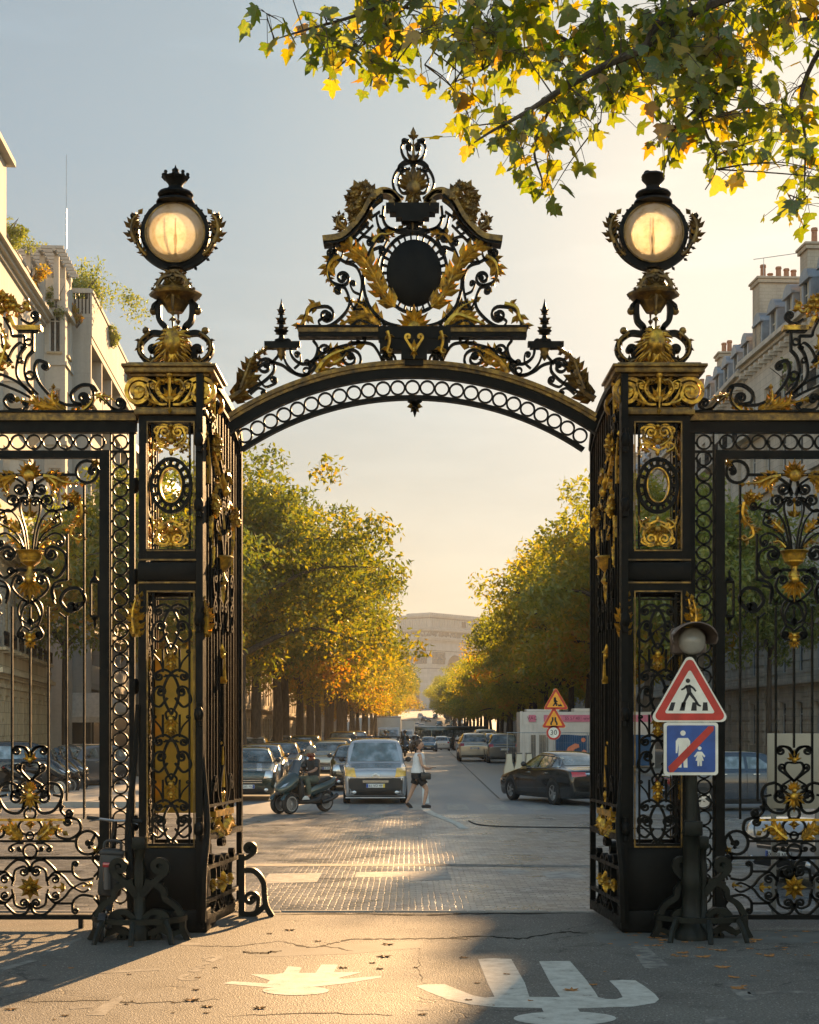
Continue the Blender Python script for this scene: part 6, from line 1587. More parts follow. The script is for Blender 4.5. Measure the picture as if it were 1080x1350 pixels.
for k,(y0,y1,lab) in enumerate(((128.4,185,'grey stone facade behind the right avenue trunks, beyond the mansard houses'),(185.4,330,'farthest stone facade on the right side of the avenue'))):
    xx=19.6; rt=thing('stone_building',lab,'building',(xx,y0,gz(y0)),0,'stone buildings along the right avenue')
    Mx,Lx=frameM((xx,y1),(xx,y0)); g=gz((y0+y1)/2); hs=[]
    for i in range(int(Lx/2.9)):
        u=1+i*2.9
        for z in (1.0,5.0,9.0,13.0): hs.append((u,u+1.2,g+z,g+z+2.5))
    mb=MB(); wall_holes(mb,Mx,Lx,g-1.5,g+20,hs,.25); lbox(mb,Mx,0,Lx,-9,-.3,g-1.5,g+20); cornice(mb,Mx,0,Lx,g+4.2,((.2,.2),(.35,.15))); mb.build('wall',M['limestone_grey'],rt,None,fix=False)
    mb=MB()
    for h_ in hs: mb.add([Mx@Vector(p) for p in ((h_[0],-.2,h_[2]),(h_[1],-.2,h_[2]),(h_[1],-.2,h_[3]),(h_[0],-.2,h_[3]))],[(0,1,2,3)])
    mb.build('panes',M['window_glass'],rt,None,fix=False)
    mb=MB(); mb.add([Mx@Vector(p) for p in ((0,0,g+20),(Lx,0,g+20),(Lx,-3,g+24),(0,-3,g+24),(Lx,-9,g+24),(0,-9,g+24))],[(0,1,2,3),(3,2,4,5)]); mb.build('roof',M['zinc'],rt,None,fix=False)
    reloc(rt)
# ---- the arch at the end of the avenue
def arc_monument():
    D=820; c=P(567,0,D-16); zb=CAMZ+145*D/F-50.2
    rt=thing('triumphal_arch','huge pale stone triumphal arch closing the far end of the avenue','monument',(c.x,c.y,zb))
    # local: long face along u (45 m), short face along w (22 m); near corner at origin
    a=radians(38)
    M_=Matrix.Rotation(pi/2-a,4,'Z')   # u axis turned towards depth
    def B(mb,u0,u1,w0,w1,z0,z1): mb.box((u0+u1)/2,(w0+w1)/2,(z0+z1)/2,u1-u0,w1-w0,z1-z0,M_)
    W_,D_=45.0,22.2
    mb=MB()
    # piers with the big vault along w and the small vault along u
    for u0,u1 in ((0,15.1),(29.9,45)):
        for w0,w1 in ((0,6.9),(15.3,22.2)): B(mb,u0,u1,w0,w1,0,36.6)
        B(mb,u0+.02,u1-.02,6.9,15.3,18.7,36.6)
    B(mb,15.1,29.9,.02,D_-.02,29.4,36.6)
    # vault haunches
    def vault(mb,cx,r,z0,zt,l0,l1,along_w):
        n=10
        for k in range(n):
            a0,a1=pi*k/n,pi*(k+1)/n
            x0,x1=cx+r*cos(a0),cx+r*cos(a1); h0,h1=z0+r*sin(a0),z0+r*sin(a1)
            pts=[(x0,h0),(x0,zt),(x1,zt),(x1,h1)]
            vs=[]
            for l in (l0,l1):
                for x,z in pts: vs.append(M_@(Vector((x,l,z)) if along_w else Vector((l,x,z))))
            mb.add(vs,[(0,1,2,3),(4,7,6,5),(0,3,7,4)])
    vault(mb,22.5,7.4,22.0,29.45,.01,D_-.01,True); vault(mb,11.1,4.2,14.5,18.75,.01,15.09,False); vault(mb,11.1,4.2,14.5,18.75,29.91,44.99,False)
    mb.build('pier',M['arch_stone'],rt,None,fix=False)
    mb=MB()
    for z0,z1,e in ((0,1.6,.7),(15.2,16.2,.55),(22.0,22.6,.35),(31.4,32.0,.35),(35.8,36.6,.5),(36.6,37.6,1.3),(37.6,38.4,1.9),(41.5,42.0,.7),(42,42.8,1.5),(43,43.6,.7),(48.8,49.4,.8),(49.4,50.2,1.2)): B(mb,-e,W_+e,-e,D_+e,z0,z1) if z0>30 else [B(mb,u0-e*.5,u1+e*.5,w0-e*.5,w1+e*.5,z0,z1) for u0,u1 in ((0,15.1),(29.9,45)) for w0,w1 in ((0,6.9),(15.3,22.2))]
    mb.build('cornice',M['arch_stone'],rt,None,fix=False)
    mb=MB(); B(mb,-.02,W_+.02,-.02,D_+.02,38.4,48.8); B(mb,4,41,3,19,50.2,51.6)
    for i in range(30): B(mb,.6+i*1.5,1.2+i*1.5,-.35,.0,43.7,48.7)
    for i in range(14): B(mb,-.35,0,.8+i*1.55,1.4+i*1.55,43.7,48.7)
    for i in range(23): B(mb,-.5+i*2,.5+i*2,-.8,.2,50.2,51.2)
    mb.build('attic',M['arch_stone'],rt,None,fix=False)
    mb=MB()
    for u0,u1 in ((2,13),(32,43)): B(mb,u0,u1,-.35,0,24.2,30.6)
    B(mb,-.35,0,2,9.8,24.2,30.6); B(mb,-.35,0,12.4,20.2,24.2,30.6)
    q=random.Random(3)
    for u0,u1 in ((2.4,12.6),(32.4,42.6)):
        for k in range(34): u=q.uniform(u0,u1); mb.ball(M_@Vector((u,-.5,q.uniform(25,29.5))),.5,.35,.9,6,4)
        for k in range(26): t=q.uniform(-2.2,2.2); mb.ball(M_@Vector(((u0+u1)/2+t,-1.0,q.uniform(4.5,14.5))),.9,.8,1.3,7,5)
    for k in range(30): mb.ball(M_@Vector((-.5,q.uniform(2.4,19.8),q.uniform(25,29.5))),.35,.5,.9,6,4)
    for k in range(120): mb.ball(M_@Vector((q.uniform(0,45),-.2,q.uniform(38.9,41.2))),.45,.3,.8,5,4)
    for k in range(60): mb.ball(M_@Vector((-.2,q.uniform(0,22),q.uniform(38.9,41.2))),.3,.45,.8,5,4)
    mb.build('relief',M['arch_shade_stone'],rt,40,fix=False)  # relief shading comes from this darker colour
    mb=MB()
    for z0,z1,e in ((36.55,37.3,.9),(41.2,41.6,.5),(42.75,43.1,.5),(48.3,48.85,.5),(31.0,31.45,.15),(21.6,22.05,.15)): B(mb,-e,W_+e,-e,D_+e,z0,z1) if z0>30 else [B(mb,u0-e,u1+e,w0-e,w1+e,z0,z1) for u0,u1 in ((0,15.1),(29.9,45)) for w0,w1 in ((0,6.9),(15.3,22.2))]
    mb.build('cornice_shade_band',M['arch_shade_stone'],rt,None,fix=False)  # dark bands painted in as the shade below each cornice
    mb=MB(); B(mb,28,31.5,-.5,-.36,44.6,47.6); mb.build('attic_opening',M['dark_shop'],rt,None,fix=False)
    return rt
arc_monument()
# ================================================================ VEHICLES  (local frame: nose towards -y, x to the side, wheels on z = 0)
def lerp(a,b,t): return a+(b-a)*t
class CarShape:
    def __init__(s,L_,W_,H,nose=.78,cowl=(-1.0,1.0),roof=(-.25,.95),tail=(1.75,1.02),deck=1.0,clear=.2,wr=.32,ax_=(-1.3,1.3),rake=.0,topw=.72,plan=.13):
        s.L,s.W,s.H,s.wr,s.ax,s.clear=L_,W_,H,wr,ax_,clear
        h=L_/2; w=W_/2; cy,cz=cowl; r0,r1=roof; ty,tz=tail; s.cowl,s.roof,s.tail,s.deck,s.nose=cowl,roof,tail,deck,nose
        bz=lambda y: lerp(cz-.03,tz-.02,max(0,min(1,(y-cy)/(ty-cy))))
        # y, bottom, shoulder, top, half width, half width at the top
        st=[(-h,.36,nose-.20,nose-.16,w*(1-plan*1.7),w*.70),(-h+.05,.27,nose-.12,nose-.06,w*(1-plan),w*.78),(-h+.22,clear,nose-.05,nose+.01,w*(1-plan*.35),w*.80),(-h+.55,clear,nose+.02,nose+.07,w*.985,w*.82),
            (cy-.12,clear,cz-.05,cz-.01,w,w*.84),(cy+.02,clear,bz(cy),cz+.04,w,w*.84),(lerp(cy,r0,.5),clear,bz(lerp(cy,r0,.5)),lerp(cz,H,.60),w,w*(topw+.07)),(r0,clear,bz(r0),H-.03,w,w*topw),(lerp(r0,r1,.4),clear,bz(r0),H,w,w*topw),(r1,clear,bz(r1),H-.035,w,w*topw),
            (lerp(r1,ty,.5),clear,bz(ty),lerp(H,tz,.46),w*.99,w*(topw+.03)),(ty,clear,bz(ty),tz+.03,w*.975,w*.8),(max(ty+.04,h-.16),clear+.05,min(deck-.04,tz-.02),deck+.0,w*.95,w*.78),(h-.02,.30,deck-.14,deck-.10,w*.91,w*.74),(h,.36,deck-.22,deck-.19,w*.86,w*.70)]
        sm=crom(st,4); mb=MB(); rings=[]
        for y,zb,zm,zt,hw,tw in sm:
            half=[(hw*.90,zb),(hw*.965,zb+.06),(hw*.995,lerp(zb,zm,.42)),(hw,lerp(zb,zm,.7)),(hw*.975,zm-.05),(hw*.95,zm),(lerp(hw*.93,tw,.55),lerp(zm,zt,.5)),(tw*1.0,lerp(zm,zt,.84)),(tw*.90,lerp(zm,zt,.96)),(tw*.5,zt+.012),(0,zt+.018)]
            half=crom(half,3); ring=[(x,y,z) for x,z in half]+[(-x,y,z) for x,z in half[-2::-1]]
            rings.append(ring)
        n=len(rings[0]); vs=[p for r in rings for p in r]; fs=[]
        for i in range(len(rings)-1):
            for k in range(n):
                l=(k+1)%n; fs.append((i*n+k,i*n+n+k,i*n+n+l,i*n+l))
        fs.append(tuple(range(n))); e=(len(rings)-1)*n; fs.append(tuple(e+k for k in range(n-1,-1,-1)))
        mb.add(vs,fs); s.mb=mb; s.bvh=BVHTree.FromPolygons([Vector(v) for v in vs],fs)
    def hit(s,side,a,b,o):
        if side=='f': p=Vector((a,-9,b)); d=Vector((0,1,0))
        elif side=='b': p=Vector((a,9,b)); d=Vector((0,-1,0))
        elif side=='l': p=Vector((-9,a,b)); d=Vector((1,0,0))
        elif side=='r': p=Vector((9,a,b)); d=Vector((-1,0,0))
        else: p=Vector((a,b,9)); d=Vector((0,0,-1))
        h,n,_,_=s.bvh.ray_cast(p,d)
        if h is None:
            h,n,_,_=s.bvh.find_nearest(p+d*(9-s.W/2 if side in 'lr' else 9-s.L/2))
        if n.dot(d)>0: n=-n
        return h+n*o-d*o*.3
    def decal(s,mb,side,quad,o=.008,nu=6,nv=5):
        "four corners in the side's own 2D (across, z), laid on the body"
        a,b,c,d=quad; vs=[]
        for j in range(nv+1):
            for i in range(nu+1):
                u,v=i/nu,j/nv
                p=[lerp(lerp(a[k],b[k],u),lerp(d[k],c[k],u),v) for k in (0,1)]
                vs.append(s.hit(side,p[0],p[1],o))
        mb.add(vs,[(j*(nu+1)+i,j*(nu+1)+i+1,(j+1)*(nu+1)+i+1,(j+1)*(nu+1)+i) for j in range(nv) for i in range(nu)])
    def disc(s,mb,side,c,r,o=.008,n=24,rings=3):
        vs=[s.hit(side,c[0],c[1],o)]
        for q_ in range(1,rings+1):
            for k in range(n): a=2*pi*k/n; vs.append(s.hit(side,c[0]+r*q_/rings*cos(a),max(.06,c[1]+r*q_/rings*sin(a)),o))
        fs=[(0,1+k,1+(k+1)%n) for k in range(n)]
        for q_ in range(rings-1):
            for k in range(n): a=1+q_*n+k; b=1+q_*n+(k+1)%n; fs.append((a,a+n,b+n,b))
        mb.add(vs,fs)
def wheel(root,x,y,r,w,sg,spokes=5):
    Mw=Matrix.Translation((x,y,r))@Matrix.Rotation(sg*pi/2,4,'Y')
    def lathe(mb,prof): 
        t=MB(); t.lathe(prof,(0,0,0),24); mb.merge(t,Mw)
    t=MB(); lathe(t,[(r*.62,-w/2),(r*.93,-w/2),(r,-w*.36),(r,w*.36),(r*.93,w/2),(r*.66,w/2),(r*.64,w*.30)])
    wh=t.build('wheel',M['rubber'],root,40)
    t=MB(); lathe(t,[(r*.64,w*.32),(r*.66,w*.46),(r*.60,w*.46),(r*.57,w*.18),(.0,w*.16)])
    for k in range(spokes):
        a=2*pi*k/spokes
        b=MB(); b.prism([(-r*.085,0),(r*.085,0),(r*.055,r*.58),(-r*.055,r*.58)],-.012,.012)
        t.merge(b,Mw@Matrix.Translation((0,0,w*.40))@Matrix.Rotation(a,4,'Z')@Matrix.Rotation(-pi/2,4,'X'))
    b=MB(); b.lathe([(r*.16,w*.30),(r*.15,w*.46),(r*.08,w*.48)],(0,0,0),10); t.merge(b,Mw)
    t.build('rim',M['alloy'],wh,40); return wh
def text_mesh(txt,size,ext=.001):
    cu=bpy.data.curves.new('t','FONT'); cu.body=txt; cu.size=size; cu.align_x='CENTER'; cu.align_y='CENTER'; cu.extrude=ext; cu.resolution_u=2
    o=bpy.data.objects.new('t',cu); COL.objects.link(o); dg=bpy.context.evaluated_depsgraph_get(); me=bpy.data.meshes.new_from_object(o.evaluated_get(dg)); bpy.data.objects.remove(o); bpy.data.curves.remove(cu); return me
def text(root,name,txt,size,mat,M_,bold=0):
    me=text_mesh(txt,size); 
    me.transform(M_); me.materials.append(M[mat]); o=bpy.data.objects.new(name,me); COL.objects.link(o)
    if root is not None: o.parent=root
    return o
RXf=Matrix.Rotation(pi/2,4,'X')          # text lying in xy -> standing, read from -y
def plate(root,cs,side,z,txt,yellow=False):
    sg=-1 if side=='f' else 1; ys=[cs.hit(side,x,z,0).y for x in (-.26,0,.26)]; y=(min(ys)-.022) if side=='f' else (max(ys)+.022)
    mb=MB(); mb.bevbox(-.26,.26,y-.008,y+.008,z-.055,z+.055,.006); p=mb.build('number_plate',M['plate_white'],root,None)
    m=MB(); m.bbox(-.258*1,-.205,y+sg*.009,y+sg*.011,z-.05,z+.05); m.build('plate_band',M['plate_blue'],p,None)
    m=MB(); m.bbox(.205,.258,y+sg*.009,y+sg*.011,z-.05,z+.05); m.build('plate_band',M['plate_yellow' if yellow else 'plate_blue'],p,None)
    R_=RXf if side=='f' else Matrix.Rotation(pi,4,'Z')@RXf
    text(p,'plate_letters',txt,.098,'ink',Matrix.Translation((0,y+sg*.011,z))@R_)
def car(name,label,kind,paintm,loc,rz,group=None,front=True,rear=True,ptxt='AB 123',cat='car',yellow=False,lamp='headlight',under='plastic_black'):
    sp=CARS[kind]; cs=sp['shape']; root=thing(name,label,cat,(0,0,0),0,group)
    cs.mb.build('body',M[paintm],root,50); h=cs.L/2; w=cs.W/2; cy,cz=cs.cowl; r0,r1=cs.roof; ty,tz=cs.tail
    # glass
    t=MB(); wi_=w*.80; cs.decal(t,'f',[(-wi_,cz+.06),(wi_,cz+.06),(w*.66,cs.H-.10),(-w*.66,cs.H-.10)],.008,10,6); t.build('windscreen',M['car_glass'],root,60,fix=False)
    t=MB(); cs.decal(t,'b',[(-w*.74,tz+.07),(w*.74,tz+.07),(w*.60,cs.H-.12),(-w*.60,cs.H-.12)],.008,10,6); t.build('rear_window',M['car_glass'],root,60,fix=False)
    for sd in 'lr':
        for qd in sp['win']:
            t=MB(); cs.decal(t,sd,qd,.007,6,5); t.build('side_window',M['car_glass'],root,60,fix=False)
        t=MB()
        for a in cs.ax: cs.disc(t,sd,(a,cs.wr+.01),cs.wr*1.2,.004)
        cs.decal(t,sd,[(cs.ax[0],cs.clear+.02),(cs.ax[1],cs.clear+.02),(cs.ax[1],cs.clear+.13),(cs.ax[0],cs.clear+.13)],.004,8,2)
        t.build('wheel_arch',M['plastic_black'],root,60,fix=False)
        sx=1 if sd=='r' else -1
        for a in cs.ax: wheel(root,sx*(w-.095),a,cs.wr,.2,sx)
        # door seam, handles, mirror
        t=MB()
        for y in sp['seams']: cs.decal(t,sd,[(y-.006,.32),(y+.006,.32),(y+.006,cz-.02),(y-.006,cz-.02)],.003,1,8)
        t.build('door_seam',M['ink'],root,60,fix=False)
        for y in sp['seams'][:-1]:
            p=cs.hit(sd,y+.62 if y<.2 else y+.6,cz-.11,.012); t=MB(); t.bevbox(p.x-.015,p.x+.015,p.y-.09,p.y+.09,p.z-.014,p.z+.014,.006); t.build('door_handle',M['chrome'],root,40)
        t=MB(); p=cs.hit(sd,cy+.42,cz+.09,0); t.ball((p.x+sx*.13,p.y,p.z+.02),.085,.06,.075,10,7); t.tube([(p.x,p.y,p.z-.03),(p.x+sx*.1,p.y,p.z-.01)],.02,5); t.build('wing_mirror',M['plastic_black'],root,50)
    nz=cs.nose
    if front:
        t=MB(); g=sp.get('grille',(.42,.50,.62)); cs.decal(t,'f',[(-w*g[0],g[1]),(w*g[0],g[1]),(w*g[0]*1.08,g[2]),(-w*g[0]*1.08,g[2])],.008,8,2); cs.decal(t,'f',[(-w*.66,.26),(w*.66,.26),(w*.72,.38),(-w*.72,.38)],.008,8,2); t.build('grille',M['plastic_black'],root,60,fix=False)
        t=MB()
        for z in (lerp(g[1],g[2],.3),lerp(g[1],g[2],.7)): cs.decal(t,'f',[(-w*g[0],z-.008),(w*g[0],z-.008),(w*g[0],z+.008),(-w*g[0],z+.008)],.014,8,1)
        t.build('grille_trim',M['chrome'],root,60,fix=False)
        for sx in (-1,1):
            t=MB(); a,b=sp.get('lamp',(.56,.86)); z0,z1=sp.get('lampz',(nz-.22,nz-.06)); cs.decal(t,'f',[(sx*w*a,z0),(sx*w*b,z0+.03),(sx*w*b*1.0,z1+.02),(sx*w*(a+.06),z1)],.012,6,4); t.build('headlight',M[lamp],root,60,fix=False)
            t=MB(); p=cs.hit('f',sx*w*.66,.34,.01); t.ball(p,.06,.02,.05,8,6); t.build('fog_lamp',M['headlight'],root,60)
        plate(root,cs,'f',sp.get('pz',.43),ptxt,yellow)
    if rear:
        dk=cs.deck
        for sx in (-1,1):
            t=MB(); a,b=sp.get('tl',(.52,.86)); z0,z1=sp.get('tlz',(dk-.30,dk-.14)); cs.decal(t,'b',[(sx*w*a,z0+.02),(sx*w*b,z0),(sx*w*b*.99,z1),(sx*w*a,z1-.01)],.012,6,4); t.build('taillight',M['taillight'],root,60,fix=False)
        t=MB(); cs.decal(t,'b',[(-w*.8,.27),(w*.8,.27),(w*.84,.40),(-w*.84,.40)],.008,8,2); t.build('rear_bumper',M['plastic_black'],root,60,fix=False)
        t=MB(); z=sp.get('tlz',(dk-.30,dk-.14))[1]-.05; cs.decal(t,'b',[(-w*.48,z-.014),(w*.48,z-.014),(w*.48,z+.014),(-w*.48,z+.014)],.014,8,1); t.build('boot_trim',M['chrome'],root,60,fix=False)
        plate(root,cs,'b',sp.get('rpz',dk-.42),ptxt)
    root.location=loc; root.rotation_euler=(0,0,rz); root.scale=(.94,.94,.94); return root
CARS={
 'hatch':dict(shape=CarShape(4.15,1.80,1.54,.90,(-1.0,1.06),(-.35,1.35),(1.85,1.05),.98,.19,.33,(-1.25,1.28)),win=[[(-.62,1.09),(.08,1.09),(.08,1.40),(-.22,1.38)],[(.16,1.09),(.98,1.09),(.92,1.40),(.16,1.40)],[(1.05,1.09),(1.55,1.10),(1.3,1.36),(1.0,1.39)]],seams=(-.75,.12,1.02),grille=(.52,.50,.66),lamp=(.58,.86),lampz=(.66,.86)),
 'sedan':dict(shape=CarShape(4.83,1.86,1.46,.76,(-.95,.98),(-.05,.75),(1.78,1.02),.98,.17,.335,(-1.42,1.36),topw=.66),win=[[(-.62,1.00),(.26,1.01),(.26,1.33),(-.06,1.32)],[(.33,1.01),(1.12,1.02),(1.0,1.30),(.33,1.335)],[(1.17,1.03),(1.5,1.05),(1.28,1.19),(1.1,1.27)]],seams=(-.85,.30,1.18),tlz=(.80,.93),tl=(.46,.9),rpz=.62),
 'mpv':dict(shape=CarShape(4.38,1.80,1.80,.98,(-1.25,1.12),(-.72,1.85),(2.10,1.12),1.08,.2,.325,(-1.38,1.34),topw=.80,plan=.10),win=[[(-.86,1.15),(.02,1.15),(.02,1.60),(-.50,1.60)],[(.1,1.15),(1.0,1.15),(1.0,1.60),(.1,1.60)],[(1.1,1.15),(1.9,1.15),(1.86,1.58),(1.1,1.60)]],seams=(-.95,.06,1.05),grille=(.40,.60,.68),lamp=(.60,.93),lampz=(.76,1.0),pz=.52),
 'suv':dict(shape=CarShape(4.80,1.93,1.70,.96,(-1.15,1.12),(-.45,1.45),(2.18,1.12),1.08,.24,.375,(-1.45,1.42),topw=.70),win=[[(-.72,1.15),(.12,1.15),(.12,1.54),(-.32,1.52)],[(.2,1.15),(1.08,1.15),(1.05,1.54),(.2,1.55)],[(1.15,1.16),(1.85,1.18),(1.55,1.48),(1.12,1.53)]],seams=(-.9,.16,1.12),tlz=(.92,1.10),tl=(.66,.9),rpz=.80),
 'van':dict(shape=CarShape(5.0,1.95,2.05,1.05,(-1.75,1.22),(-1.0,2.2),(2.42,1.25),1.2,.22,.34,(-1.6,1.5),topw=.84,plan=.09),win=[[(-1.28,1.26),(-.5,1.26),(-.5,1.76),(-.95,1.74)]],seams=(-1.4,-.42,.8),lampz=(.80,1.05),rpz=.7),
}
def at(px,base,): 
    d=CAMZ*F/(base-HOR); return d
def spot(px,d): Y=d-16; return ((px-540)*d/F,Y,gz(Y))
LQ='cars queuing and parked on the left of the avenue'
mini=car('parked_car','dark green hatchback with round headlights parked left, nose to us and half hidden','hatch','paint_green',spot(327,44.2),radians(4),LQ,ptxt='CR 285 MG')
# twin pale bonnet stripes
t=MB(); cs=CARS['hatch']['shape']
for sx in (-1,1): cs.decal(t,'u',[(sx*.32,-1.98),(sx*.47,-1.98),(sx*.44,-1.05),(sx*.30,-1.05)],.006,2,10)
t.build('bonnet_stripe',M['paint_silver'],mini,60,fix=False)
van_w=car('light_van','silver white light van with amber headlights waiting nose on in the road centre','mpv','paint_silver',spot(494,42.8),radians(2),LQ,ptxt='61 VD 49',yellow=True,lamp='headlight_amber',cat='van')
t=MB(); cs=CARS['mpv']['shape']; cs.decal(t,'f',[(-.86,.22),(.86,.22),(.89,.73),(-.89,.73)],.006,14,6); t.build('front_bumper',M['plastic_black'],van_w,60,fix=False)
t=MB()
for z0 in (.80,.845):
    for sx in (-1,1): cs.decal(t,'f',[(0,z0),(0,z0+.025),(sx*.11,z0-.03),(sx*.11,z0-.055)] if sx>0 else [(0,z0+.025),(0,z0),(sx*.11,z0-.055),(sx*.11,z0-.03)],.016,3,1)
cs.decal(t,'f',[(-.62,.735),(.62,.735),(.62,.75),(-.62,.75)],.014,8,1)
t.build('badge',M['chrome'],van_w,60,fix=False)
t=MB()
for sx in (-1,1):
    for y in (-.3,.9): t.tube([(sx*.68,y,1.76),(sx*.70,y,1.86)],.018,6)
for y in (-.3,.9): t.tube([(-.74,y,1.87),(.74,y,1.87)],.02,6)
t.build('roof_bars',M['plastic_black'],van_w,40)
t=MB(); t.bevbox(-.84,.84,-2.08,-1.9,.16,.2,.01); t.build('lower_lip',M['paint_silver'],van_w,40)
c1=car('queued_car','dark hatchback queuing half hidden behind the light van','hatch','paint_black',spot(470,50.5),radians(2),LQ,ptxt='DB 492 KC')
sed=car('saloon_car','shiny black saloon seen from behind turning into the avenue beside the open right leaf','sedan','paint_black',(0,0,0),0,None,ptxt='EL 179 QR')
sed.location=(PX(739,26.0),26.0,0); sed.rotation_euler=(0,0,radians(180+21))
t=MB(); cs=CARS['sedan']['shape']; 
for sd in 'lr':
    pts=[(-.72,.99),(.3,1.0),(1.3,1.03),(1.56,1.06),(1.35,1.2),(1.1,1.30),(.3,1.36),(-.05,1.35)]
    t.tube([cs.hit(sd,y,z,.012) for y,z in crom(pts,4)],.011,4)
t.build('window_trim',M['chrome'],sed,50); t=MB(); p=cs.hit('b',0,.88,.02); t.lathe([(.055,-.01),(.06,.0),(.045,.012)],(0,0,0),14,M=Matrix.Rotation(-pi/2,4,'X')); 
for i,v in enumerate(t.v): t.v[i]=(v[0]+p.x,v[1]+p.y,v[2]+p.z)
t.build('badge',M['chrome'],sed,40)
cay=car('suv_car','white off-roader seen from behind driving away along the right lane','suv','paint_beige',spot(624,90),radians(180),None,ptxt='FT 760 LM')
# dark compact beyond the right railing, side on
nav=car('parked_car','dark navy compact standing side on behind the right railing, red tail lamp to the left','hatch','paint_navy',(PX(986,21.5),22.3,0),radians(90+6),None,ptxt='GP 604 TR')
sil=car('parked_car','silver hatchback close behind the right side gate, its bonnet at the fence foot','hatch','paint_silver',(6.55,5.0,0),radians(-64),None,ptxt='BX 338 ND')
grc=car('parked_car','grey hatchback parked behind the left side gate, seen from the front','hatch','paint_grey',spot(104,50.5),radians(-28),None,ptxt='CK 517 WE')
blk=car('parked_car','black car cut by the left edge behind the left railing','suv','paint_black',spot(-22,46),radians(-60),None,ptxt='AV 826 ZF')
def cp(src,label,paintm,px,d,rz=0,group=LQ,dx=0):
    c=dup(src,label,spot(px,d),radians(rz),group)
    for k in c.children:
        if k.name.split('.')[0]=='body': override(k,M[paintm])
        if k.name.split('.')[0] in('bonnet_stripe',): bpy.data.objects.remove(k)
    return c
# parked column on the left, sunlit edges
plain=car('parked_car','plain grey hatchback parked right behind the dark green one','hatch','paint_grey',spot(344,51),radians(2),LQ,ptxt='DH 150 SV')
cp(plain,'black parked hatchback third in the left column, gleaming roof edge','paint_black',369,57.5,2)
cp(plain,'dark navy parked hatchback fourth in the left column, behind the rider','paint_navy',391,64.5,1)
cp(cay,'dark off-roader parked fifth in the left column','paint_black',404,72,181)
for k in (cp(c1,'beige saloon queuing above the scooter rider in the left lane','paint_beige',437,62),cp(c1,'dark grey hatchback queuing in the left lane beyond the beige one','paint_grey',446,74)): pass
suvf=car('queued_car','tall dark people carrier queuing far back in the left lane, wide windscreen','mpv','paint_black',spot(452,86),radians(0),LQ,ptxt='ES 903 BH')
cp(suvf,'grey people carrier behind the tall dark one in the left lane','paint_grey',468,98)
cp(c1,'small red brown hatchback queuing left of the white trucks','paint_red',480,112)
cp(c1,'pale car seen between the left tree trunks, parked along the pavement','paint_car_white',334,82,0,'cars beyond the left trunks',0)
cp(c1,'second pale car between the left tree trunks','paint_silver',372,98,0,'cars beyond the left trunks')
cp(c1,'small teal blue car coming towards us in mid road far off','paint_blue',565,152,0,'distant traffic on the avenue')
cp(cay,'white car with glowing red tail lamps in the distant right lane','paint_car_white',582,168,180,'distant traffic on the avenue')
cp(cay,'dark car behind the white one in the distant traffic','paint_black',590,196,180,'distant traffic on the avenue')
cp(suvf,'white van facing us between truck and teal car','paint_car_white',543,160,0,'distant traffic on the avenue')
cp(suvf,'second white van facing us further back by the trucks','paint_car_white',547,190,0,'distant traffic on the avenue')
RP='cars parked along the right of the avenue'
for i,(px,d,pm,src,lab,rz) in enumerate(((662,86,'paint_grey',cay,'grey off-roader parked right, nearest the site container',180),(653,96,'paint_car_white',cay,'pinkish white parked car second in the right column',180),(644,107,'paint_black',cay,'black parked car third in the right column',180),(634,140,'paint_black',cay,'black parked car beyond the grey delivery van',180),(622,150,'paint_grey',cay,'grey parked car fifth in the right column',180),(614,165,'paint_black',cay,'distant black parked car sixth in the right column',180),(609,182,'paint_silver',cay,'distant silver parked car seventh in the right column',180),(605,202,'paint_black',cay,'tiny dark parked car at the end of the right column',180))):
    cp(src,lab,pm,px,d,rz,RP)
dv=car('delivery_van','grey white delivery van parked on the right, its blank back doors to us','van','paint_car_white',spot(639,124),radians(180),None,ptxt='BJ 482 PA',cat='van')
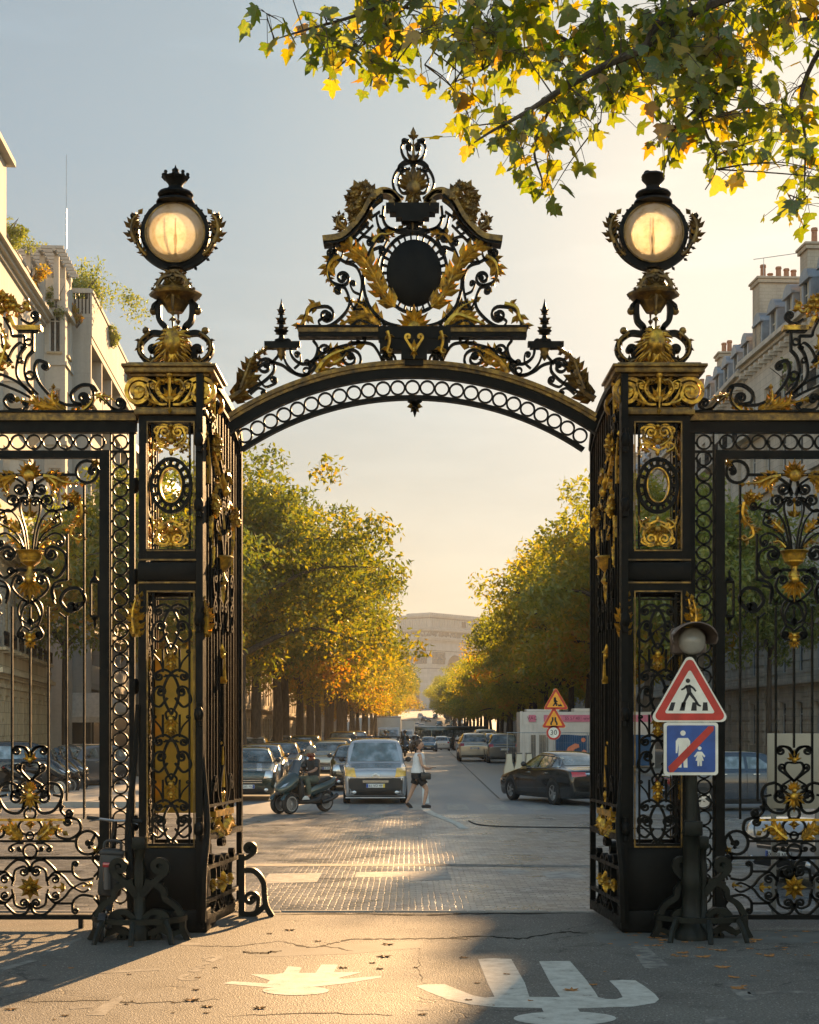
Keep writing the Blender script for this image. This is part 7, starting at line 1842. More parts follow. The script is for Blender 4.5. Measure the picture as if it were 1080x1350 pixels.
def truck(label,px,d,h=3.3):
    rt=thing('box_truck',label,'truck',(0,0,0),0,'white box trucks in the left lane')
    w=1.12
    mb=MB(); mb.bevbox(-w,w,-1.2,3.6,1.0,h,.05); mb.build('cargo_box',M['paint_van_cloth'],rt,40)
    mb=MB(); mb.bevbox(-w-.03,w+.03,-1.24,3.62,h-.06,h+.04,.02); mb.bevbox(-w-.02,w+.02,-1.23,-1.1,.95,1.1,.02); mb.build('box_rail',M['paint_silver'],rt,40)
    mb=MB()
    prof=[(-2.95,.42),(-3.0,.95),(-2.9,1.25),(-2.35,2.15),(-2.1,2.3),(-1.25,2.35),(-1.25,.42)]
    n=len(prof); vs=[(-1.0,y,z) for y,z in prof]+[(1.0,y,z) for y,z in prof]; mb.add(vs,[tuple(range(n)),tuple(range(2*n-1,n-1,-1))]+[(i,i+n,(i+1)%n+n,(i+1)%n) for i in range(n)])
    cab=mb.build('cab',M['paint_car_white'],rt,None)
    mb=MB(); mb.add([(-.9,-2.86,1.32),(.9,-2.86,1.32),(.84,-2.40,2.08),(-.84,-2.40,2.08)],[(0,1,2,3)]); mb.add([(-1.006,-2.5,1.35),(-1.006,-1.6,1.35),(-1.006,-1.6,2.1),(-1.006,-2.2,2.1)],[(0,1,2,3)]); mb.add([(1.006,-2.5,1.35),(1.006,-1.6,1.35),(1.006,-1.6,2.1),(1.006,-2.2,2.1)],[(0,1,2,3)])
    for v in range(4): pass
    mb.v=[(x,y-.02 if abs(x)<1 else y,z+.012 if abs(x)<1 else z) for x,y,z in mb.v]; mb.build('windscreen',M['car_glass'],cab,None)
    mb=MB(); mb.bevbox(-.95,.95,-3.06,-2.95,.42,.62,.02); mb.bbox(-.6,.6,-3.012,-2.9,.72,.9); mb.build('bumper',M['plastic_black'],cab,40)
    for sx in (-1,1):
        mb=MB(); mb.bevbox(sx*.68-.16,sx*.68+.16,-3.04,-2.95,.72,.92,.02); mb.build('headlight',M['headlight'],cab,40)
        mb=MB(); mb.bevbox(sx*1.2-.07,sx*1.2+.07,-2.75,-2.68,1.5,1.95,.02); mb.tube([(sx*1.0,-2.6,1.85),(sx*1.2,-2.7,1.85)],.02,5); mb.build('wing_mirror',M['plastic_black'],cab,40)
        for y in (-2.2,2.2): wheel(rt,sx*.92,y,.40,.24,sx)
    mb=MB(); mb.bevbox(-.9,.9,-2.0,3.5,.55,1.0,.02); mb.build('chassis',M['plastic_black'],rt,40)
    rt.location=spot(px,d); return rt
tk=truck('front white box truck standing in the left lane facing us, sunlit roof',513,146)
dup(tk,'second white box truck just behind the front one, mostly hidden',spot(533,163))
# bus crossing at the foot of the rise
def bus():
    rt=thing('city_bus','dark green bus crossing the avenue far ahead, lit along its roof edge','bus',(0,0,0))
    mb=MB(); mb.bevbox(-6,6,-1.25,1.25,.35,3.0,.12); mb.build('body',M['paint_green'],rt,40)
    mb=MB(); mb.bevbox(-6.02,6.02,-1.2,1.2,2.98,3.12,.05); mb.build('roof',M['paint_silver'],rt,40)
    for k in range(7):
        mb=MB(); mb.bbox(-5.7+k*1.65,-5.7+k*1.65+1.5,-1.265,-1.25,1.3,2.5); mb.build('window',M['car_glass'],rt,None)
    mb=MB(); mb.bbox(-6,6,-1.262,-1.25,1.0,1.08); mb.build('side_stripe',M['paint_teal'],rt,None)
    for x in (-3.8,3.4):
        for sy in (-1,1):
            t=MB(); t.lathe([(.3,-.12),(.48,-.12),(.48,.12),(.3,.12)],(0,0,0),18,M=Matrix.Rotation(pi/2,4,'X')); o=t.build('wheel',M['rubber'],rt,40); o.location=(x,sy*1.16,.48)
    rt.location=spot(590,232); rt.rotation_euler=(0,0,radians(3))
bus()
q=random.Random(9)
for i in range(26):
    d=262+i*11; px=q.uniform(546,612); c=cp((c1,cay,suvf)[i%3],'tiny far car in the queue on the rise below the arch',('paint_black','paint_car_white','paint_silver','paint_grey')[q.randrange(4)],px,d,(0,180,0)[i%3],'far cars on the rise below the arch')
# ================================================================ PEOPLE, SCOOTERS, BICYCLE
def skin(name,verts,edges,radii,mat,parent,root=0,sub=2):
    me=bpy.data.meshes.new(name); me.from_pydata([tuple(v) for v in verts],edges,[])
    o=bpy.data.objects.new(name,me); COL.objects.link(o)
    sm=o.modifiers.new('s','SKIN'); sm.use_smooth_shade=True; o.modifiers.new('u','SUBSURF').levels=sub
    for i,d in enumerate(me.skin_vertices[0].data): r=radii[i]; d.radius=r if isinstance(r,tuple) else (r,r); d.use_root=(i==root)
    dg=bpy.context.evaluated_depsgraph_get(); m2=bpy.data.meshes.new_from_object(o.evaluated_get(dg)); bpy.data.objects.remove(o)
    m2.polygons.foreach_set('use_smooth',[True]*len(m2.polygons)); m2.materials.clear(); m2.materials.append(M[mat])
    o=bpy.data.objects.new(name,m2); COL.objects.link(o)
    if parent is not None: o.parent=parent
    return o
def hand_chain(V,E,Rr,wrist_i,wrist,direction,side,palm=.075,grip=0.3):
    "palm and five bent fingers grown from the wrist"
    d=Vector(direction).normalized(); s=Vector(side).normalized(); n=d.cross(s)
    V.append(Vector(wrist)+d*palm*.8); Rr.append((.030,.016)); pi_=len(V)-1; E.append((wrist_i,pi_))
    for k,(o_,ln) in enumerate(((-.030,.062),(-.010,.074),(.010,.070),(.028,.055))):
        a=V[pi_]+s*o_+d*.012; V.append(a); Rr.append(.010); i0=len(V)-1; E.append((pi_,i0))
        b=a+d*ln*.5+n*grip*ln*.2; V.append(b); Rr.append(.0085); E.append((i0,len(V)-1))
        c=b+(d*(1-grip)+n*grip).normalized()*ln*.5; V.append(c); Rr.append(.0065); E.append((len(V)-2,len(V)-1))
    t0=Vector(wrist)+d*.03-s*.028; V.append(t0); Rr.append(.012); E.append((wrist_i,len(V)-1))
    V.append(t0+d*.03-s*.022+n*.01); Rr.append(.010); E.append((len(V)-2,len(V)-1)); V.append(V[-1]+d*.026+n*.01); Rr.append(.0075); E.append((len(V)-2,len(V)-1))
def head_mesh(c,face,up=(0,0,1),s=1.0):
    "one continuous head: skull, brow, nose, lips, chin, ears"
    f=Vector(face).normalized(); u=Vector(up).normalized(); r=f.cross(u).normalized(); u=r.cross(f)
    mb=MB(); n,m=26,20; vs=[]
    for i in range(m+1):
        t=pi*i/m
        for k in range(n):
            a=2*pi*k/n; x=sin(t)*sin(a); y=sin(t)*cos(a); z=cos(t)   # x right, y face, z up
            w=.076; dpt=.096; h=.118
            tw=1-.28*max(0,-z)**1.4; px,py,pz=x*w*tw,y*dpt*(1-.10*max(0,-z)),z*h
            if y>0:
                def g(cx,cz,sx,sz): return math.exp(-((x-cx)/sx)**2-((z-cz)/sz)**2)
                py+= .022*g(0,-.18,.13,.16)+.010*g(0,.02,.10,.22)+.007*g(0,.24,.6,.12)-.010*g(-.38,.08,.16,.11)-.010*g(.38,.08,.16,.11)+.008*g(0,-.50,.24,.07)+.009*g(0,-.78,.22,.13)+.005*g(-.5,-.2,.2,.2)+.005*g(.5,-.2,.2,.2)
            px+= .010*math.copysign(math.exp(-((y+.05)/.18)**2-((z+.05)/.22)**2),x) if abs(x)>.6 else 0
            vs.append(Vector(c)+(r*px+f*py+u*pz)*s)
    mb.add(vs,[(i*n+k,i*n+(k+1)%n,(i+1)*n+(k+1)%n,(i+1)*n+k) for i in range(m) for k in range(n)])
    return mb
def loft(name,secs,mat,parent,n=16,seg=4):
    "garment: ellipse sections (centre, rx, ry[, tilt axis]) joined smoothly"
    s2=crom([(*c,rx,ry) for c,rx,ry in secs],seg); mb=MB(); vs=[]
    for x,y,z,rx,ry in s2:
        for k in range(n): a=2*pi*k/n; vs.append((x+rx*cos(a),y+ry*sin(a),z))
    N_=len(s2); fs=[(i*n+k,i*n+(k+1)%n,(i+1)*n+(k+1)%n,(i+1)*n+k) for i in range(N_-1) for k in range(n)]
    fs.append(tuple(range(n))); fs.append(tuple((N_-1)*n+k for k in range(n-1,-1,-1))); mb.add(vs,fs)
    return mb.build(name,M[mat],parent,70)
def eye_mouth(parent,c,f,s=1):
    f=Vector(f).normalized(); r=f.cross(Vector((0,0,1))).normalized(); mb=MB()
    for sx in (-1,1): p=Vector(c)+r*sx*.030+f*.082+Vector((0,0,.008)); mb.ball(p,.011,.011,.008,8,6)
    mb.build('eyes',M['ink'],parent,60)
    mb=MB(); p=Vector(c)+f*.0905+Vector((0,0,-.060)); mb.ball(p,.019 if abs(r.x)>.5 else .006,.006 if abs(r.x)>.5 else .019,.006,8,5); mb.build('lips',M['banner_orange'],parent,60)

# ---- woman striding over the crossing, facing right (+x)
def woman():
    rt=thing('person','woman with a ponytail in white vest and black shorts striding over the crossing','person',(0,0,0))
    k=38.9/F
    def J(px,py,y=0): return Vector(((px-551)*k,y,(1067-py)*k))
    V=[J(551,1024),J(551.5,1012),J(552,1001),J(552.3,994),J(552.3,989.5)]; Rr=[(.12,.10),(.105,.085),(.125,.10),(.07,.055),.045]; E=[(0,1),(1,2),(2,3),(3,4)]
    def add(p,r,j): V.append(p); Rr.append(r); E.append((j,len(V)-1)); return len(V)-1
    # near leg (her right, camera side) is the one in front; far leg trails on its toes
    h=add(J(553.5,1029,-.08),.088,0); t=add(J(559,1036,-.085),.076,h); kn=add(J(562.5,1042,-.085),.054,t); cf=add(J(561.5,1050,-.085),.055,kn); an=add(J(558.8,1062,-.085),.034,cf); ft=add(J(561,1065,-.085),.033,an); add(J(566,1066,-.09),.026,ft)
    h=add(J(550,1029,.08),.086,0); t=add(J(546,1037,.085),.074,h); kn=add(J(543.6,1044,.085),.053,t); cf=add(J(540.5,1051,.09),.053,kn); an=add(J(536,1060.5,.09),.033,cf); ft=add(J(537,1064,.09),.032,an); add(J(541.5,1067.2,.09),.025,ft)
    # near arm bent, hand held forward
    sh=add(J(553.5,996.5,-.155),.048,2); el=add(J(556.3,1010.5,-.19),.036,sh); m=add(J(560.5,1013.5,-.18),.032,el); wr=add(J(565,1014.3,-.16),.022,m)
    hand_chain(V,E,Rr,wr,V[wr],(1,.1,.05),(0,1,0),.07,.25)
    sh=add(J(552.5,996.5,.15),.046,2); el=add(J(554,1011,.19),.035,sh); m=add(J(558,1015,.15),.031,el); wr=add(J(562,1016,.12),.022,m)
    hand_chain(V,E,Rr,wr,V[wr],(1,-.1,.0),(0,1,0),.07,.3)
    skin('body',V,E,Rr,'skin_light',rt)
    hc=J(553,983.5); hd=head_mesh(hc,(1,-.08,-.04)).build('head',M['skin_light'],rt,180); eye_mouth(hd,hc,(1,-.08,-.04))
    mb=MB(); f=Vector((1,0,0))
    mb.ball(hc+Vector((-.024,0,.030)),.092,.084,.108,16,12); mb.ball(hc+Vector((-.02,0,.075)),.095,.079,.058,14,8)
    pt=[hc+Vector((-.10,0,.05)),hc+Vector((-.165,0,.05)),hc+Vector((-.205,-.01,-.04)),hc+Vector((-.205,-.01,-.14)),hc+Vector((-.185,-.01,-.22))]
    mb.tube(crom([tuple(p) for p in pt],4),[.025+.022*sin(pi*min(1,i/13)) if i<14 else .012 for i in range(17)],8)
    mb.build('hair',M['hair_brown'],rt,180)
    c=lambda px,py,y=0:tuple(J(px,py,y))
    loft('vest',[(c(551.2,1020.5),.175,.165),(c(551,1017),.17,.16),(c(551.3,1009),.135,.135),(c(552.2,1001),.145,.15),(c(552.4,997),.12,.14),(c(552.4,994.2),.085,.115)],'cloth_white',rt)
    loft('shorts',[(c(551.5,1017),.155,.15),(c(551.5,1021),.175,.165),(c(551.5,1026),.178,.17),(c(551.8,1029),.17,.17)],'cloth_black',rt)
    for a,b in (((554,1027,-.085),(559.5,1035.8,-.088)),((549.5,1027,.085),(546.4,1035.5,.088))):
        mb=MB(); p,q_=J(*a),J(*b); mb.tube([p,p.lerp(q_,.5),q_],[.118,.108,.104],14); mb.build('shorts_leg',M['cloth_black'],rt,70)
    mb=MB(); mb.bevbox(-.02,.23,-.30,-.19,.0,.17,.03); b=mb.build('shoulder_bag',M['leather'],rt,40); b.location=J(556,1029); 
    mb=MB(); mb.tube(crom([tuple(J(560,1026,-.24)),tuple(J(556.5,1010,-.20)),tuple(J(552.5,997,-.15)),tuple(J(551,993.5,.02)),tuple(J(551,1000,.14))],5),.010,5); mb.build('bag_strap',M['leather'],rt,50)
    for (px,py,y,tilt) in ((562,1066,-.088,0),(538.8,1065,.09,-.75)):
        mb=MB(); mb.ball((0,0,.02),.125,.046,.045,14,8); mb.bevbox(-.11,.12,-.04,.04,-.022,.0,.01); o=mb.build('shoe',M['cloth_black'],rt,60); o.location=J(px,py,y)+Vector((0,0,.012)); o.rotation_euler=(0,-tilt,0)
    # phone in the hand
    mb=MB(); mb.bevbox(-.02,.13,-.04,.04,-.006,.006,.004); o=mb.build('phone',M['leather'],rt,40); o.location=J(568.5,1013.2,-.15)
    rt.location=(PX(551,38.9-16),38.9-16,0.004)
woman()

# ---- three wheeled scooter, nose towards -y
def cloth_limb(name,pts,rad,mat,parent,n=12):
    mb=MB(); c=crom([tuple(p) for p in pts],5); m=len(c)-1
    rr=[lerp(rad[int(i/m*(len(rad)-1)-1e-9)],rad[min(len(rad)-1,int(i/m*(len(rad)-1)-1e-9)+1)],(i/m*(len(rad)-1))%1 if i<m else 1) for i in range(m+1)]
    mb.tube(c,rr,n); return mb.build(name,M[mat],parent,180)
def scooter(label,three=True,body='paint_teal'):
    rt=thing('scooter',label,'scooter',(0,0,0))
    def wl(x,y,r,w):
        t=MB(); t.lathe([(r*.68,-w/2),(r*.92,-w/2),(r,-w*.2),(r,w*.2),(r*.92,w/2),(r*.68,w/2)],(0,0,0),24,M=Matrix.Rotation(pi/2,4,'Y')); o=t.build('wheel',M['rubber'],rt,40); o.location=(x,y,r)
        t=MB(); RY=Matrix.Rotation(pi/2,4,'Y')
        for s_ in (-1,1): t.lathe([(r*.70,s_*w*.5),(r*.72,s_*w*.56),(r*.62,s_*w*.56),(r*.62,s_*w*.4)],(0,0,0),24,M=RY)
        for k in range(5):
            a=2*pi*k/5; t.tube([(0,0,0),(0,r*.66*cos(a),r*.66*sin(a))],[.03,.018],5)
        t.lathe([(.05,-w*.55),(.05,w*.55)],(0,0,0),10,M=RY); t.build('rim',M['alloy'],o,40)
        t=MB(); pts=[(0,(r+.03)*cos(a),(r+.03)*sin(a)) for a in [radians(20+14*k) for k in range(11)]]
        vs=[]
        for p in pts: vs+=[(-w*.55,p[1],p[2]),(0,p[1]*1.05,p[2]*1.05),(w*.55,p[1],p[2])]
        t.add(vs,[(3*i+j,3*i+j+1,3*i+4+j,3*i+3+j) for i in range(10) for j in range(2)]); t.build('mudguard',M[body],o,50)
    for x in ((-.21,.21) if three else (0,)): wl(x,-.78,.27,.13)
    wl(0,.72,.28,.15)
    # front fairing: lofted along y
    def lo(name,secs,mat,n=18):
        s2=crom(secs,5); mb=MB(); vs=[]
        for y,z,rx,rz in s2:
            for k in range(n):
                a=2*pi*k/n; ca,sa=cos(a),sin(a); vs.append((rx*math.copysign(abs(ca)**.75,ca),y,z+rz*math.copysign(abs(sa)**.75,sa)))
        N_=len(s2); mb.add(vs,[(i*n+k,i*n+(k+1)%n,(i+1)*n+(k+1)%n,(i+1)*n+k) for i in range(N_-1) for k in range(n)]+[tuple(range(n)),tuple((N_-1)*n+k for k in range(n-1,-1,-1))])
        return mb.build(name,M[mat],rt,60)
    lo('front_fairing',[(-1.02,.62,.06,.05),(-.97,.63,.17,.12),(-.84,.70,.25,.17),(-.66,.80,.27,.22),(-.50,.86,.25,.24),(-.40,.84,.21,.26),(-.34,.78,.16,.26)],body)
    lo('leg_shield',[(-.46,.70,.30,.30),(-.38,.64,.31,.34),(-.30,.56,.27,.28)],'plastic_black')
    lo('floor_board',[(-.40,.32,.20,.08),(-.1,.30,.24,.07),(.25,.34,.24,.10),(.42,.42,.20,.16)],'plastic_black')
    lo('tail_body',[(.02,.52,.13,.16),(.22,.60,.20,.17),(.55,.68,.22,.15),(.88,.78,.19,.12),(1.06,.86,.12,.07),(1.12,.88,.06,.03)],body)
    lo('seat',[(-.02,.76,.11,.05),(.12,.78,.17,.07),(.38,.79,.18,.06),(.52,.84,.16,.07),(.82,.90,.14,.06),(.95,.90,.08,.04)],'leather')
    lo('engine',[(.25,.34,.10,.12),(.5,.34,.14,.14),(.8,.32,.12,.10)],'plastic_black')
    mb=MB(); mb.tube(crom([(.16,.45,.28),(.2,.75,.34),(.2,1.0,.45)],4),.055,8); mb.build('exhaust',M['plastic_black'],rt,50)
    # handlebars, dash, screen, mirrors
    mb=MB(); mb.tube(crom([(-.34,-.22,1.06),(-.24,-.32,1.06),(0,-.38,1.04),(.24,-.32,1.06),(.34,-.22,1.06)],4),.016,6); mb.bevbox(-.15,.15,-.52,-.34,.98,1.08,.03)
    for sx in (-1,1): mb.tube([(sx*.35,-.21,1.06),(sx*.25,-.31,1.06)],.022,6)
    mb.build('handlebar',M['plastic_black'],rt,40)
    mb=MB(); vs=[]
    for j in range(6):
        t=j/5
        for i in range(7): u=i/6*2-1; vs.append((u*(.24-.07*t),-.62+.22*t+.10*u*u,.96+.44*t))
    mb.add(vs,[(j*7+i,j*7+i+1,j*7+8+i,j*7+7+i) for j in range(5) for i in range(6)]); mb.build('windscreen',M['window_glass'],rt,60,fix=False)
    for sx in (-1,1):
        mb=MB(); mb.tube([(sx*.22,-.40,1.06),(sx*.36,-.46,1.22)],.009,5); mb.ball((sx*.40,-.46,1.25),.07,.02,.045,10,6); mb.build('mirror',M['plastic_black'],rt,50)
        mb=MB(); mb.add([(sx*.08,-1.00,.66),(sx*.20,-.93,.70),(sx*.235,-.83,.80),(sx*.12,-.92,.74)],[(0,1,2,3)]); mb.v=[(x+sx*.012,y-.02,z+.03) for x,y,z in mb.v]; mb.build('headlight',M['headlight'],rt,None)
    mb=MB(); mb.ball((0,1.12,.84),.12,.03,.04,10,6); mb.build('taillight',M['taillight'],rt,60)
    mb=MB(); mb.bevbox(-.08,.08,-1.06,-1.0,.50,.58,.01); mb.build('nose_grille',M['plastic_black'],rt,40)
    return rt
def rider(label,shirt='cloth_dark',trs='trouser_green',helmet='helmet_grey',beard=True):
    rt=thing('person',label,'person',(0,0,0))
    V=[Vector(v) for v in ((0,.30,.92),(0,.32,1.08),(0,.28,1.26),(0,.25,1.40),(0,.22,1.47))]; Rr=[(.15,.12),(.14,.11),(.155,.11),(.075,.06),.05]; E=[(0,1),(1,2),(2,3),(3,4)]
    def add(p,r,j): V.append(Vector(p)); Rr.append(r); E.append((j,len(V)-1)); return len(V)-1
    A=[]
    for sx in (-1,1):
        s_=add((sx*.17,.26,1.37),.058,2); e=add((sx*.29,.10,1.15),.043,s_); m=add((sx*.30,-.04,1.10),.04,e); w=add((sx*.305,-.17,1.075),.027,m); hand_chain(V,E,Rr,w,V[w],(0,-1,-.1),(sx,0,0),.06,.9); A.append((V[s_],V[e]))
    Lg=[]
    for sx in (-1,1):
        h=add((sx*.11,.26,.88),.095,0); k_=add((sx*.23,-.16,.86),.062,h); a=add((sx*.24,-.10,.46),.042,k_); f=add((sx*.24,-.22,.41),.036,a); Lg.append((V[h],V[k_],V[a],V[f]))
    skin('body',V,E,Rr,'skin_tan',rt)
    hc=Vector((0,.19,1.60)); fd=(-.12,-1,-.05); hd=head_mesh(hc,fd).build('head',M['skin_tan'],rt,180); eye_mouth(hd,hc,fd)
    if beard:
        mb=MB(); mb.ball(hc+Vector((-.01,-.055,-.085)),.068,.055,.055,12,8); mb.ball(hc+Vector((.0,.05,-.10)),.085,.075,.075,12,8); mb.ball(hc+Vector((.02,.02,-.19)),.10,.085,.06,12,8); mb.build('beard',M['hair_red'],rt,180)
    mb=MB(); n=18; vs=[]
    prof=[(0,.155),(.07,.145),(.115,.105),(.132,.045),(.134,-.01),(.128,-.04)]
    mb.lathe([(r,z) for r,z in prof[::-1]],hc+Vector((0,.02,.02)),18,.92,1.12); mb.bevbox(-.07,.07,-.17,-.10,.055,.07,.005); 
    mb.v=[(x,y,z) if i<18*6 else (x+hc.x,y+hc.y,z+hc.z) for i,(x,y,z) in enumerate(mb.v)]; mb.build('helmet',M[helmet],rt,60)
    loft('shirt',[((0,.30,.86),.18,.15),((0,.31,.98),.175,.145),((0,.31,1.12),.18,.145),((0,.28,1.28),.205,.14),((0,.26,1.38),.16,.11),((0,.24,1.43),.08,.075)],shirt,rt)
    for a,b in A: cloth_limb('sleeve',[a,a.lerp(b,.45),a.lerp(b,.85)],[.085,.075,.066],shirt,rt)
    for h,k_,a,f in Lg:
        cloth_limb('trouser_leg',[h,h.lerp(k_,.5),k_,k_.lerp(a,.5),a.lerp(k_,.08)],[.115,.105,.085,.072,.062],trs,rt)
        mb=MB(); mb.ball((f.x,f.y-.03,f.z+.005),.05,.135,.052,12,8); mb.bevbox(f.x-.045,f.x+.045,f.y-.15,f.y+.10,f.z-.05,f.z-.02,.01); mb.build('shoe',M['shoe_white'],rt,60)
    return rt
SA=radians(-41); SY=36.9-16; SX=PX(403,SY)
s1=scooter('dark teal three wheeled scooter crossing in front of the queue, wheels towards us'); s1.location=(SX,SY,0); s1.rotation_euler=(0,0,SA); s1.scale=(.9,.9,.9)
r1=rider('helmeted scooter rider in dark tee, green trousers and white shoes'); r1.location=(SX,SY,.0); r1.rotation_euler=(0,0,SA); r1.scale=(.9,.9,.9)
s2=scooter('plain black scooter ridden towards us near the white trucks, far off',False,'paint_black'); a=spot(508,112); s2.location=a
r2=rider('distant rider in black on the black scooter near the trucks','cloth_black','cloth_black','paint_black',False); r2.location=a
a=spot(534,104); c=dup(s2,'second far scooter coming towards us beside the trucks',a); c=dup(r2,'second distant rider in black beside the trucks',a)
a=spot(548,128); c=dup(s2,'third far scooter between the teal car and the vans',a); c=dup(r2,'third distant dark rider between the teal car and the vans',a)
for i,(px,d,rz,lab) in enumerate(((50,45,70,'black scooter parked nearest the left edge, behind the left side gate'),(62,46.5,78,'second black scooter parked among those behind the left side gate'),(76,48,72,'third parked black scooter, beside the grey hatchback'))):
    c=dup(s2,lab,spot(px,d),radians(rz),'scooters parked behind the left side gate')
# distant walkers on the rise
def walker(label,px,d,col):
    rt=thing('person',label,'person',(0,0,0),0,'distant walkers on the avenue')
    V=[Vector(v) for v in ((0,0,.95),(0,0,1.15),(0,0,1.38),(0,0,1.5),(0,0,1.62),(0,0,1.74))]; Rr=[(.16,.12),(.15,.11),(.18,.12),.06,.085,.07]; E=[(i,i+1) for i in range(5)]
    for sx in (-1,1):
        for pts in (((sx*.09,0,.9,.09),(sx*.1,-.1*sx,.5,.065),(sx*.1,.05*sx,.08,.045),(sx*.1,-.08+.05*sx,.03,.035)),((sx*.2,0,1.4,.05),(sx*.25,.05,1.15,.04),(sx*.25,-.05*sx,.88,.03))):
            j=0 if pts[0][2]<1 else 2
            for x,y,z,r in pts: V.append(Vector((x,y,z))); Rr.append(r); E.append((j,len(V)-1)); j=len(V)-1
    skin('body',V,E,Rr,col,rt,0,1)
    rt.location=spot(px,d)
walker('distant walker in dark clothes crossing near the tail lamps',597,170,'cloth_black'); walker('distant walker in pale clothes right of the dark walker',603,174,'cloth_white'); walker('distant walker in blue beside the parked column',600,186,'paint_blue')

# ---- kick scooter parked upright between the left guard and the side gate
def kick_scooter():
    rt=thing('kick_scooter','black kick scooter with red lamps and a bag on its stem, by the left guard','kick scooter',(0,0,0))
    for y in (-.42,.42):
        t=MB(); RY=Matrix.Rotation(pi/2,4,'Y'); t.lathe([(.07,-.03),(.11,-.028),(.125,-.012),(.125,.012),(.11,.028),(.07,.03)],(0,0,0),20,M=RY); w=t.build('wheel',M['rubber'],rt,40); w.location=(0,y,.125)
        t=MB(); t.lathe([(.0,-.034),(.07,-.034),(.07,.034),(.0,.034)],(0,0,0),14,M=RY); t.build('rim',M['alloy'],w,40)
        t=MB(); t.tube([(0,.15*cos(a),.15*sin(a)) for a in [radians(20+12*k) for k in range(11)]],.04,6,flat=.3); t.build('mudguard',M['plastic_black'],w,50)
    mb=MB(); mb.bevbox(-.09,.09,-.30,.30,.12,.19,.02); mb.bevbox(-.05,.05,-.42,-.28,.13,.18,.01); mb.build('deck',M['plastic_black'],rt,40)
    mb=MB(); mb.tube([(0,.42,.22),(0,.34,.62),(0,.27,1.13)],[.035,.03,.026],10); mb.tube([(0,.30,.16),(0,.42,.24)],.035,8); mb.build('stem',M['paint_black'],rt,50)
    mb=MB(); mb.tube(crom([(-.26,.20,1.15),(-.14,.25,1.14),(0,.27,1.13),(.14,.25,1.14),(.26,.20,1.15)],4),.014,7); mb.build('handlebar',M['alloy'],rt,50)
    for sx in (-1,1):
        mb=MB(); mb.tube([(sx*.27,.195,1.15),(sx*.16,.245,1.142)],.02,8); mb.build('grip',M['rubber'],rt,50)
        mb=MB(); mb.tube([(sx*.15,.22,1.135),(sx*.24,.12,1.12)],.007,5); mb.build('brake_lever',M['chrome'],rt,50)
    mb=MB(); mb.bevbox(-.11,.12,.08,.25,.38,.86,.04); mb.tube(crom([(-.08,.16,.86),(-.06,.16,.93),(.07,.16,.93),(.09,.16,.86)],4),.016,6); mb.bevbox(-.115,.125,.07,.255,.80,.84,.01); mb.build('stem_bag',M['plastic_black'],rt,40)
    for z,w in ((.70,.055),(.48,.032)):
        mb=MB(); mb.bevbox(-.02-w,-.02+w,.055,.085,z-.026,z+.026,.012); mb.build('red_lamp',M['taillight'],rt,40)
    mb=MB(); mb.tube([(-.03,.07,.68),(-.01,.07,.46)],.042,10); mb.build('bottle',M['paint_grey'],rt,50)
    rt.location=(-3.02,-.62,0); rt.rotation_euler=(0,radians(4),radians(6))
kick_scooter()
# ================================================================ SIGNS, SITE, BOARD
def tri(cx,cz,r,n=6,rr=.12,up=True):
    "rounded triangle outline"
    out=[]; base=[(cx+r*(1-rr)*cos(a),cz+r*(1-rr)*sin(a)) for a in (pi/2,pi/2+2*pi/3,pi/2+4*pi/3)]
    for k,(x,z) in enumerate(base):
        a0=pi/2+2*pi*k/3-pi/3
        for i in range(n+1): a=a0+2*pi/3*i/n; out.append((x+r*rr*cos(a),z+r*rr*sin(a)))
    return out
def rrect(x0,x1,z0,z1,r,n=5):
    out=[]
    for cx,cz,a0 in ((x1-r,z1-r,0),(x0+r,z1-r,90),(x0+r,z0+r,180),(x1-r,z0+r,270)):
        for i in range(n+1): a=radians(a0+90*i/n); out.append((cx+r*cos(a),cz+r*sin(a)))
    return out
def layer(root,name,poly,y,mat,t=.0015):
    mb=MB(); 
    for p in (poly if isinstance(poly[0],list) else [poly]): mb.prism(p,y-t,y)
    return mb.build(name,M[mat],root,None)
def limb2(a,b,w0,w1):
    dx,dz=b[0]-a[0],b[1]-a[1]; L_=hypot(dx,dz) or 1; nx,nz=-dz/L_,dx/L_
    return [(a[0]+nx*w0,a[1]+nz*w0),(a[0]-nx*w0,a[1]-nz*w0),(b[0]-nx*w1,b[1]-nz*w1),(b[0]+nx*w1,b[1]+nz*w1)]
def disc2(cx,cz,r,n=18): return [(cx+r*cos(2*pi*i/n),cz+r*sin(2*pi*i/n)) for i in range(n)]
YS=-.93; dS=YS-CAMY; kS=dS/F
def SP(px,py): return ((px-540)*kS,CAMZ+(HOR-py)*kS)
